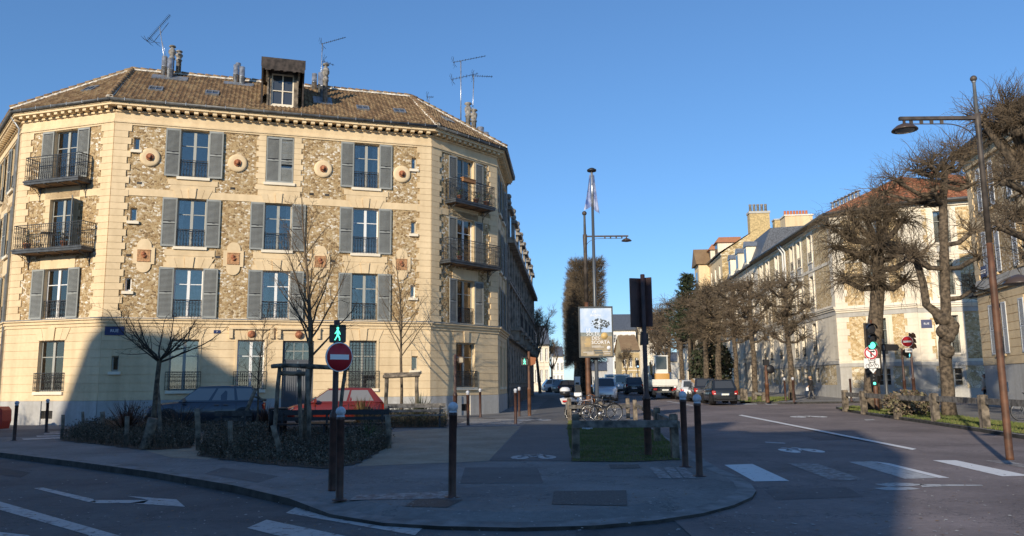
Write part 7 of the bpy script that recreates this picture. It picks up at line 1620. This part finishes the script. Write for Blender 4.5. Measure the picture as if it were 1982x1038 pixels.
for s0, s1 in (((-.52, -.44), 0), ((.44, .52), 0)): b.box(-1.35, -1.27, yy + s0[0] if 0 else yy + s0[0], yy + s0[1], .95, 2.4); b.box(-.3, -.22, yy + s0[0], yy + s0[1], .7, 2.4)
b.box(-1.38, -.18, yy - .56, yy + .56, 2.38, 2.47); b.box(-1.38, -1.27, yy - .52, yy + .52, .85, 1.3); b.box(-1.3, -.2, yy - .53, yy + .53, .45, .95); b.build('cab', e)
g_ = MB(car_glass); g_.box(-1.35, -1.33, yy - .44, yy + .44, 1.3, 2.36); g_.box(-1.27, -.3, yy - .5, yy - .48, 1.0, 2.36); g_.box(-1.27, -.3, yy + .48, yy + .5, 1.0, 2.36); g_.box(-.3, -.28, yy - .44, yy + .44, 1.0, 2.36); g_.build('cab_glass', e)
b = MB(paint('ochre_paint', (.55, .30, .08), .0)); pts = [(-1.5 - .12 * cos(a), yy + .62 * sin(a), .42) for a in [(-.5 + k / 10) * pi for k in range(11)]]; b.prism(pts, (0, 0, .55)); b.box(-1.5, -1.3, yy - .6, yy + .6, .42, .97); b.build('counterweight', e)
b = MB(blackp); [b.prism([(-1.4, yy + y, .0), (.5, yy + y, .0), (.65, yy + y, .2), (.5, yy + y, .4), (-1.4, yy + y, .4), (-1.55, yy + y, .2)], (0, .25, 0)) for y in (-.7, .45)]; b.box(-1, .2, yy - .3, yy + .3, .2, .45); b.build('tracks', e)
b = MB(MATS['ochre_paint']); b.tube([(-.2, yy + .75, .9), (.5, yy + .75, 1.9), (1.1, yy + .6, 1.5), (1.4, yy + .6, .7)], [.12, .1, .09, .1], 6, sm=False); b.box(1.2, 1.6, yy + .35, yy + .85, .45, .75); b.build('boom', e)

# bicycles
def bicycle(label, p, rz, col=(.03, .03, .035), basket=False, lean=0, group=None, pann=False):
    t = thing('bicycle', label, 'bicycle', p, rz, group); t.rotation_euler = (lean, 0, rz); fm = M('bike_%d' % int(sum(col) * 999), col, .35, metal=.4); R_ = .34
    for x in (-.52, .52):
        b = MB(tyre); b.tube([(R_ * cos(a), 0, R_ * sin(a)) for a in [2 * pi * k / 28 for k in range(29)]], .017, 6, tyre, cap=False); o = b.build('wheel', t, TR(x, 0, R_))
        c = MB(rim); c.tube([(.315 * cos(a), 0, .315 * sin(a)) for a in [2 * pi * k / 28 for k in range(29)]], .01, 4, rim, cap=False)
        for k in range(18): a = 2 * pi * k / 18; c.tube([(0, .02 * (-1) ** k, 0), (.31 * cos(a), 0, .31 * sin(a))], .0022, 3)
        c.lathe([(.022, -.05), (.022, .05)], 8, rim, (0, 0, 0), 'y'); c.build('rim', o)
    b = MB(fm); BB, ST, HT, HB = (-.08, 0, .29), (-.20, 0, .80), (.33, 0, .86), (.36, 0, .72)
    for a, c, r in ((BB, ST, .017), (BB, HB, .02), (ST, HT, .016), (HT, HB, .02)): b.tube([a, c], r, 7)
    for s_ in (-1, 1): b.tube([(-.1, s_ * .03, .29), (-.52, s_ * .06, .34)], .01, 5); b.tube([(-.2, s_ * .02, .78), (-.52, s_ * .06, .34)], .008, 5); b.tube([(.37, s_ * .05, .70), (.43, s_ * .055, .5), (.52, s_ * .055, .34)], .011, 5)
    b.build('frame', t)
    b = MB(fm); b.tube([HT, (.31, 0, .98)], .013, 6); b.tube([(.22, -.29, 1.0), (.33, -.2, 1.03), (.34, 0, .99), (.33, .2, 1.03), (.22, .29, 1.0)], .012, 6); [b.tube([(.13, s_ * .29, .99), (.24, s_ * .29, 1.0)], .018, 6, black) for s_ in (-1, 1)]; b.build('handlebar', t)
    b = MB(black); b.tube([ST, (-.23, 0, .93)], .013, 6, rim); b.prism([(-.38, -.08, .95), (-.38, .08, .95), (-.1, .02, .96), (-.1, -.02, .96)], (0, 0, .045)); b.build('saddle', t)
    b = MB(black); b.lathe([(.1, -.05), (.1, -.045)], 18, rim, BB, 'y'); b.tube([(-.08, -.07, .29), (.02, -.07, .15)], .01, 5); b.tube([(-.08, .07, .29), (-.18, .07, .43)], .01, 5); b.box(-.03, .07, -.15, -.07, .13, .16); b.box(-.23, -.13, .07, .15, .42, .45); b.tube([(-.08, -.05, .38), (-.52, -.045, .385)], .004, 3); b.tube([(-.08, -.05, .2), (-.52, -.045, .3)], .004, 3); b.build('pedals', t)
    b = MB(black); 
    for x in (-.52, .52): b.tube([(x + .37 * cos(a), 0, R_ + .37 * sin(a)) for a in [radians(20 + k * 18) for k in range(9)]], .014, 4, black, cap=False)
    b.box(-.78, -.3, -.06, .06, .74, .755); b.tube([(-.72, .05, .74), (-.52, .06, .36)], .006, 4); b.build('mudguards', t)
    if basket:
        b = MB(black); [b.tube([(.42 + dx, dy, .78), (.40 + dx * 1.25, dy * 1.2, 1.02)], .005, 3) for dx in (0, .09, .18, .27) for dy in (-.14, .14)]; [b.tube([(.42, -.15, z), (.70, -.15, z), (.70, .15, z), (.42, .15, z), (.42, -.15, z)], .006, 4) for z in (.78, .86, .94, 1.02)]; b.box(.42, .69, -.14, .14, .78, .79); b.build('basket', t)
    if pann: b = MB(blackp); b.box(-.75, -.38, -.22, -.07, .42, .76); b.box(-.75, -.38, .07, .22, .42, .76); b.build('pannier', t)
    return t
gb_ = 'bicycles locked together round the mast'
bicycle('black bicycle with a front basket, its front wheel right of the mast', (3.62, 33.5, g(33.5)), radians(6), basket=True, lean=radians(4), group=gb_)
bicycle('silver framed bicycle leaning left of the mast foot', (2.95, 34.2, g(34.2)), radians(-22), (.4, .4, .42), lean=radians(-7), group=gb_, pann=True)
bicycle('dark bicycle behind the others with a rusty orange frame', (3.2, 35.5, g(35.5)), radians(30), (.3, .12, .04), lean=radians(6), group=gb_)
bicycle('grey bicycle farthest back, between the scooter and the mast', (3.75, 36.4, g(36.4)), radians(150), (.15, .15, .17), lean=radians(5), group=gb_)
bicycle('black bicycle leaning against the wall behind the tall rust brown lamp on the right', (19.75, 31.0, g(31)), radians(172), (.02, .02, .02), lean=radians(-6))
bicycle('dark bicycle lying low against the white facade behind the first pollard', (22.3, 61.5, g(61.5)), radians(80), (.05, .05, .06), lean=radians(25))
# scooter
p = Vector((2.72, 36.6, g(36.6))); t = thing('scooter', 'large white and grey scooter with a white top case, left of the bicycles', 'scooter', p, radians(62)); ws = paint('scooter_white', (.7, .7, .7), 0)
b = MB(ws); b.prism([(-.85, -.16, .62), (-.2, -.2, .5), (-.15, -.2, .78), (-.6, -.18, .92), (-.95, -.1, .86)], (0, .36, 0)); b.prism([(.35, -.2, .35), (.7, -.14, .5), (.62, -.16, 1.05), (.45, -.18, 1.1)], (0, .36, 0)); b.box(-.3, .45, -.17, .17, .26, .34); b.build('body', t)
b = MB(blackp); b.prism([(-.75, -.15, .9), (.05, -.14, .8), (.05, -.14, .88), (-.3, -.15, .98), (-.72, -.15, 1.0)], (0, .3, 0)); b.build('seat', t)
b = MB(ws); b.lathe([(.01, 1.36), (.14, 1.35), (.22, 1.28), (.235, 1.2), (.235, 1.17)], 16, ws, (-.95, 0, 0)); b.lathe([(.235, 1.17), (.22, 1.03), (.16, 1.0)], 16, blackp, (-.95, 0, 0)); b.build('top_case', t)
for x, r in ((-.68, .27), (.72, .27)): b = MB(tyre); b.lathe([(r * .6, -.06), (r * .95, -.06), (r, -.03), (r, .03), (r * .95, .06), (r * .6, .06)], 18, tyre, (0, 0, 0), 'y'); b.lathe([(r * .6, -.05), (.04, -.055)], 14, rim, (0, 0, 0), 'y'); b.build('wheel', t, TR(x, 0, r))
b = MB(blackp); b.tube([(.5, -.33, 1.12), (.52, 0, 1.08), (.5, .33, 1.12)], .018, 6); b.tube([(.5, .3, 1.12), (.48, .36, 1.26)], .008, 4); b.box(.44, .46, .3, .42, 1.24, 1.32); b.prism([(.55, -.17, 1.08), (.55, .17, 1.08), (.42, .13, 1.45), (.42, -.13, 1.45)], (.015, 0, 0), car_glass); b.build('handlebar', t)
b = MB(tail_red); b.box(-.97, -.93, -.12, .12, .7, .78); b.build('tail_lamp', t)

# ================================================================ PEOPLE
def person(label, p, rz, coat, legs, hair, skirt=.78, H=1.68, stride=.16, longcoat=True):
    """figure facing +x; one skinned body mesh, clothing and hair as parts"""
    t = thing('person', label, 'person', p, rz); skin = M('skin', (.50, .30, .21), .6)
    b = MB(skin)
    def limb(pts, rs, m, n=9): b.tube(pts, rs, n, m)
    k = H / 1.68
    bm_v = []; me = bpy.data.meshes.new('body'); V = [(0, 0, .95), (0, 0, 1.12), (0, 0, 1.30), (0, 0, 1.40), (.015, 0, 1.46), (.02, 0, 1.52),
        (stride * .3, -.09, .90), (stride * .7, -.09, .50), (stride, -.09, .09), (stride + .13, -.09, .04), (-stride * .3, .09, .90), (-stride * .55, .09, .50), (-stride * 1.25, .09, .12), (-stride * .7, .09, .05),
        (0, -.17, 1.38), (-.06, -.22, 1.12), (.05, -.22, .90), (.08, -.22, .83), (0, .17, 1.38), (.05, .22, 1.12), (.19, .21, .96), (.24, .21, .90)]
    Ed = [(0, 1), (1, 2), (2, 3), (3, 4), (4, 5), (0, 6), (6, 7), (7, 8), (8, 9), (0, 10), (10, 11), (11, 12), (12, 13), (3, 14), (14, 15), (15, 16), (16, 17), (3, 18), (18, 19), (19, 20), (20, 21)]
    Rd = [.13, .12, .145, .10, .05, .05, .085, .055, .038, .04, .085, .055, .038, .04, .06, .043, .032, .03, .06, .043, .032, .03]
    # fingers
    for h0, ax in ((17, Vector((.03, 0, -1))), (21, Vector((.6, 0, -.8)))):
        ax.normalize(); sd_ = Vector((0, 1, 0)); fw = ax.cross(sd_)
        for f, (o, l) in enumerate(((-.03, .07), (-.01, .08), (.01, .078), (.03, .062))):
            a = len(V); q = Vector(V[h0]) + fw * o; V += [tuple(q + ax * .03), tuple(q + ax * (.03 + l * .5) + sd_ * .004), tuple(q + ax * (.03 + l) + sd_ * .02)]; Ed += [(h0, a), (a, a + 1), (a + 1, a + 2)]; Rd += [.011, .009, .007]
        a = len(V); q = Vector(V[h0]) + fw * .03; V += [tuple(q + fw * .015 + ax * .02), tuple(q + fw * .03 + ax * .05)]; Ed += [(h0, a), (a, a + 1)]; Rd += [.011, .009]
    me.from_pydata([tuple(c * k for c in v) for v in V], Ed, []); o = bpy.data.objects.new('body', me); COL.objects.link(o)
    md = o.modifiers.new('s', 'SKIN'); lay = me.skin_vertices[0].data if me.skin_vertices else None
    if lay is None:
        bm = bmesh.new(); bm.from_mesh(me); bm.verts.layers.skin.verify(); bm.to_mesh(me); bm.free(); lay = me.skin_vertices[0].data
    for i, r in enumerate(Rd): lay[i].radius = (r * k, r * k * (1.15 if i in (1, 2) else 1)); lay[i].use_root = (i == 0)
    sb = o.modifiers.new('b', 'SUBSURF'); sb.levels = 1; sb.render_levels = 1
    bpy.context.view_layer.update(); dg = bpy.context.evaluated_depsgraph_get(); m2 = bpy.data.meshes.new_from_object(o.evaluated_get(dg)); bpy.data.objects.remove(o)
    bm = bmesh.new(); bm.from_mesh(m2)
    # head grown on the neck: skull, jaw, nose, ears
    def blob(c, sx, sy, sz, u=12, v=9):
        r = bmesh.ops.create_uvsphere(bm, u_segments=u, v_segments=v, radius=1); [setattr(w, 'co', Vector((w.co.x * sx + c[0], w.co.y * sy + c[1], w.co.z * sz + c[2])) * k) for w in r['verts']]
    blob((.03, 0, 1.59), .095, .075, .105); blob((.065, 0, 1.545), .05, .045, .055); blob((.128, 0, 1.57), .018, .012, .02, 6, 5); blob((.02, -.076, 1.57), .018, .01, .028, 6, 5); blob((.02, .076, 1.57), .018, .01, .028, 6, 5)
    nf = len(bm.faces); bm.to_mesh(m2); bm.free(); m2.materials.clear(); m2.materials.append(skin); m2.materials.append(legs); m2.materials.append(black)
    for f in m2.polygons:
        f.use_smooth = True; z = f.center.z / k; x = f.center.x / k
        f.material_index = 2 if z < .10 else (1 if z < 1.4 and abs(f.center.y) < .3 and not (z < 1.0 and abs(f.center.y / k) > .19) else 0)
    put('body', m2, t)
    f_ = MB(black); [f_.ball((.118 * k, s_ * .03 * k, 1.595 * k), .009 * k, n=6, k=4) for s_ in (-1, 1)]; f_.ball((.118 * k, 0, 1.535 * k), .012 * k, M('lips', (.4, .14, .12), .5), 6, 4, .4); f_.build('face_features', t)
    c = MB(coat); c.v = []
    prof = [(.20, .17, skirt), (.185, .175, .95), (.165, .16, 1.1), (.175, .19, 1.26), (.15, .21, 1.37), (.075, .09, 1.44), (.065, .07, 1.47)]; n = 18; vs = []
    for rx, ry, z in prof:
        for i in range(n): a = 2 * pi * i / n; vs.append(((rx * cos(a)) * k, ry * sin(a) * k, z * k))
    c.add(vs, [(i * n + j, i * n + (j + 1) % n, (i + 1) * n + (j + 1) % n, (i + 1) * n + j) for i in range(len(prof) - 1) for j in range(n)], coat, True)
    for s_, P in ((-1, [(0, -.17, 1.39), (-.06, -.225, 1.12), (.04, -.222, .93)]), (1, [(0, .17, 1.39), (.05, .225, 1.12), (.17, .215, .985)])): c.tube([Vector(q) * k for q in P], [.075 * k, .062 * k, .055 * k], 10)
    c.build('coat', t)
    h = MB(hair); h.lathe([(.001, 1.70), (.05, 1.695), (.085, 1.66), (.103, 1.61), (.102, 1.56), (.095, 1.50), (.08, 1.47)], 14, hair, (.005, 0, 0)); h.T = Matrix.Diagonal((1, 1, 1, 1))
    me = h.mesh('hair'); bm = bmesh.new(); bm.from_mesh(me)
    for w in bm.verts:
        if w.co.x > .045 and w.co.z < 1.645: w.co.x = .035
        w.co *= k
    bm.to_mesh(me); bm.free(); put('hair', me, t)
    s = MB(black)
    for x, y in ((stride, -.09), (-stride * 1.1, .09)): s.prism([(x - .07, y - .045, 0), (x + .17, y - .04, 0), (x + .18, y, 0), (x + .17, y + .04, 0), (x - .07, y + .045, 0)], (0, 0, .07)); s.tube([(x - .01, y, .05), (x - .01, y, .2)], .05, 8)
    s.build('shoes', t); return t
pp = Vector((21.87, 59.8, g(59.8)))
t = person('fair haired woman in a knee-length black coat by the white building, holding a pale bag', pp, pi - .15, M('coat_black', (.015, .015, .018), .8), M('trousers_grey', (.16, .15, .14), .85), M('hair_fair', (.40, .27, .12), .7, nscale=20, namt=.3), skirt=.62)
b = MB(sign_white); b.prism([(.22, .16, .62), (.40, .16, .62), (.38, .16, .86), (.24, .16, .86)], (0, .1, 0)); b.tube([(.26, .21, .85), (.27, .21, .95), (.36, .21, .85)], .006, 4); hb_ = b.build('handbag', None, Matrix.Translation(pp) @ Matrix.Rotation(pi - .15, 4, 'Z'), label='small pale bag held by the woman in the black coat', cat='bag')
p2 = AT(1907, 745, 46.5); person('person in a pale jacket half hidden behind the corner of the beige building', (p2.x, 46.5, g(46.5)), pi, M('jacket_pale', (.42, .38, .32), .85), M('trousers_dark', (.03, .03, .035), .85), M('hair_dark', (.04, .03, .02), .7), skirt=.85, H=1.72, stride=.05)
# flower pots and oddments on the balconies
def pots(T, lst):
    for x, y, z, r, lb, kind in lst:
        w = MWB @ (T @ Vector((x, y, z))); 
        if kind == 'tray':
            o = thing('planter', lb, 'planter', w, FA + radians(33.6)); b = MB(M('planter_tan', (.34, .16, .06), .7)); b.prism([(-.45, -.09, 0), (.45, -.09, 0), (.45, .09, 0), (-.45, .09, 0)], (0, 0, .18)); b.box(-.47, .47, -.11, .11, .17, .2); b.build('tray', o)
        else:
            o = thing('potted_plant', lb, 'plant pot', w); b = MB(terra); b.lathe([(r * .7, 0), (r, r * 1.6), (r * 1.1, r * 1.6), (r * 1.1, r * 1.9), (r * .9, r * 1.9)], 12); b.build('pot', o); c = MB(leaf_g); R = random.Random(int(x * 100))
            for k in range(110): d = rv(R).normalized() * R.uniform(.4, 1) * r * 1.9; q = Vector((0, 0, r * 3.2)) + d; u_ = rv(R).normalized() * .035; v_ = rv(R).normalized() * .03; c.add([q - u_, q + v_, q + u_, q - v_], [(0, 1, 2, 3)], R.choice((leaf_g, shrub_d, shrub_b)))
            c.build('foliage', o)
pots(PT(2), ((1.9, -.72, 11.55, .1, 'long tan planter hooked on the rail of the upper right balcony', 'tray'), (1.5, -.5, 10.61, .13, 'left potted plant on the floor of the upper right balcony', 'p'), (2.7, -.5, 10.61, .14, 'middle potted plant on the floor of the upper right balcony', 'p'), (3.5, -.5, 10.61, .15, 'right potted plant on the floor of the upper right balcony', 'p'), (1.5, -.5, 7.58, .13, 'potted plant on the lower right balcony', 'p')))
pots(PT(0), ((1.3, -.5, 7.58, .15, 'terracotta potted plant at the left end of the lower left balcony', 'p'), (3.3, -.5, 7.58, .14, 'small potted plant at the right end of the lower left balcony', 'p')))
b = MB(iron); w = MWB @ (PT(0) @ Vector((2.3, -.4, 7.58))); b.lathe([(.3, .68), (.3, .71)], 16); [b.tube([(.2 * cos(a), .2 * sin(a), 0), (.05 * cos(a), .05 * sin(a), .68)], .012, 4) for a in (0, 2.1, 4.2)]; b.build('balcony_table', None, Matrix.Translation(w), label='little round metal table on the lower left balcony', cat='table')
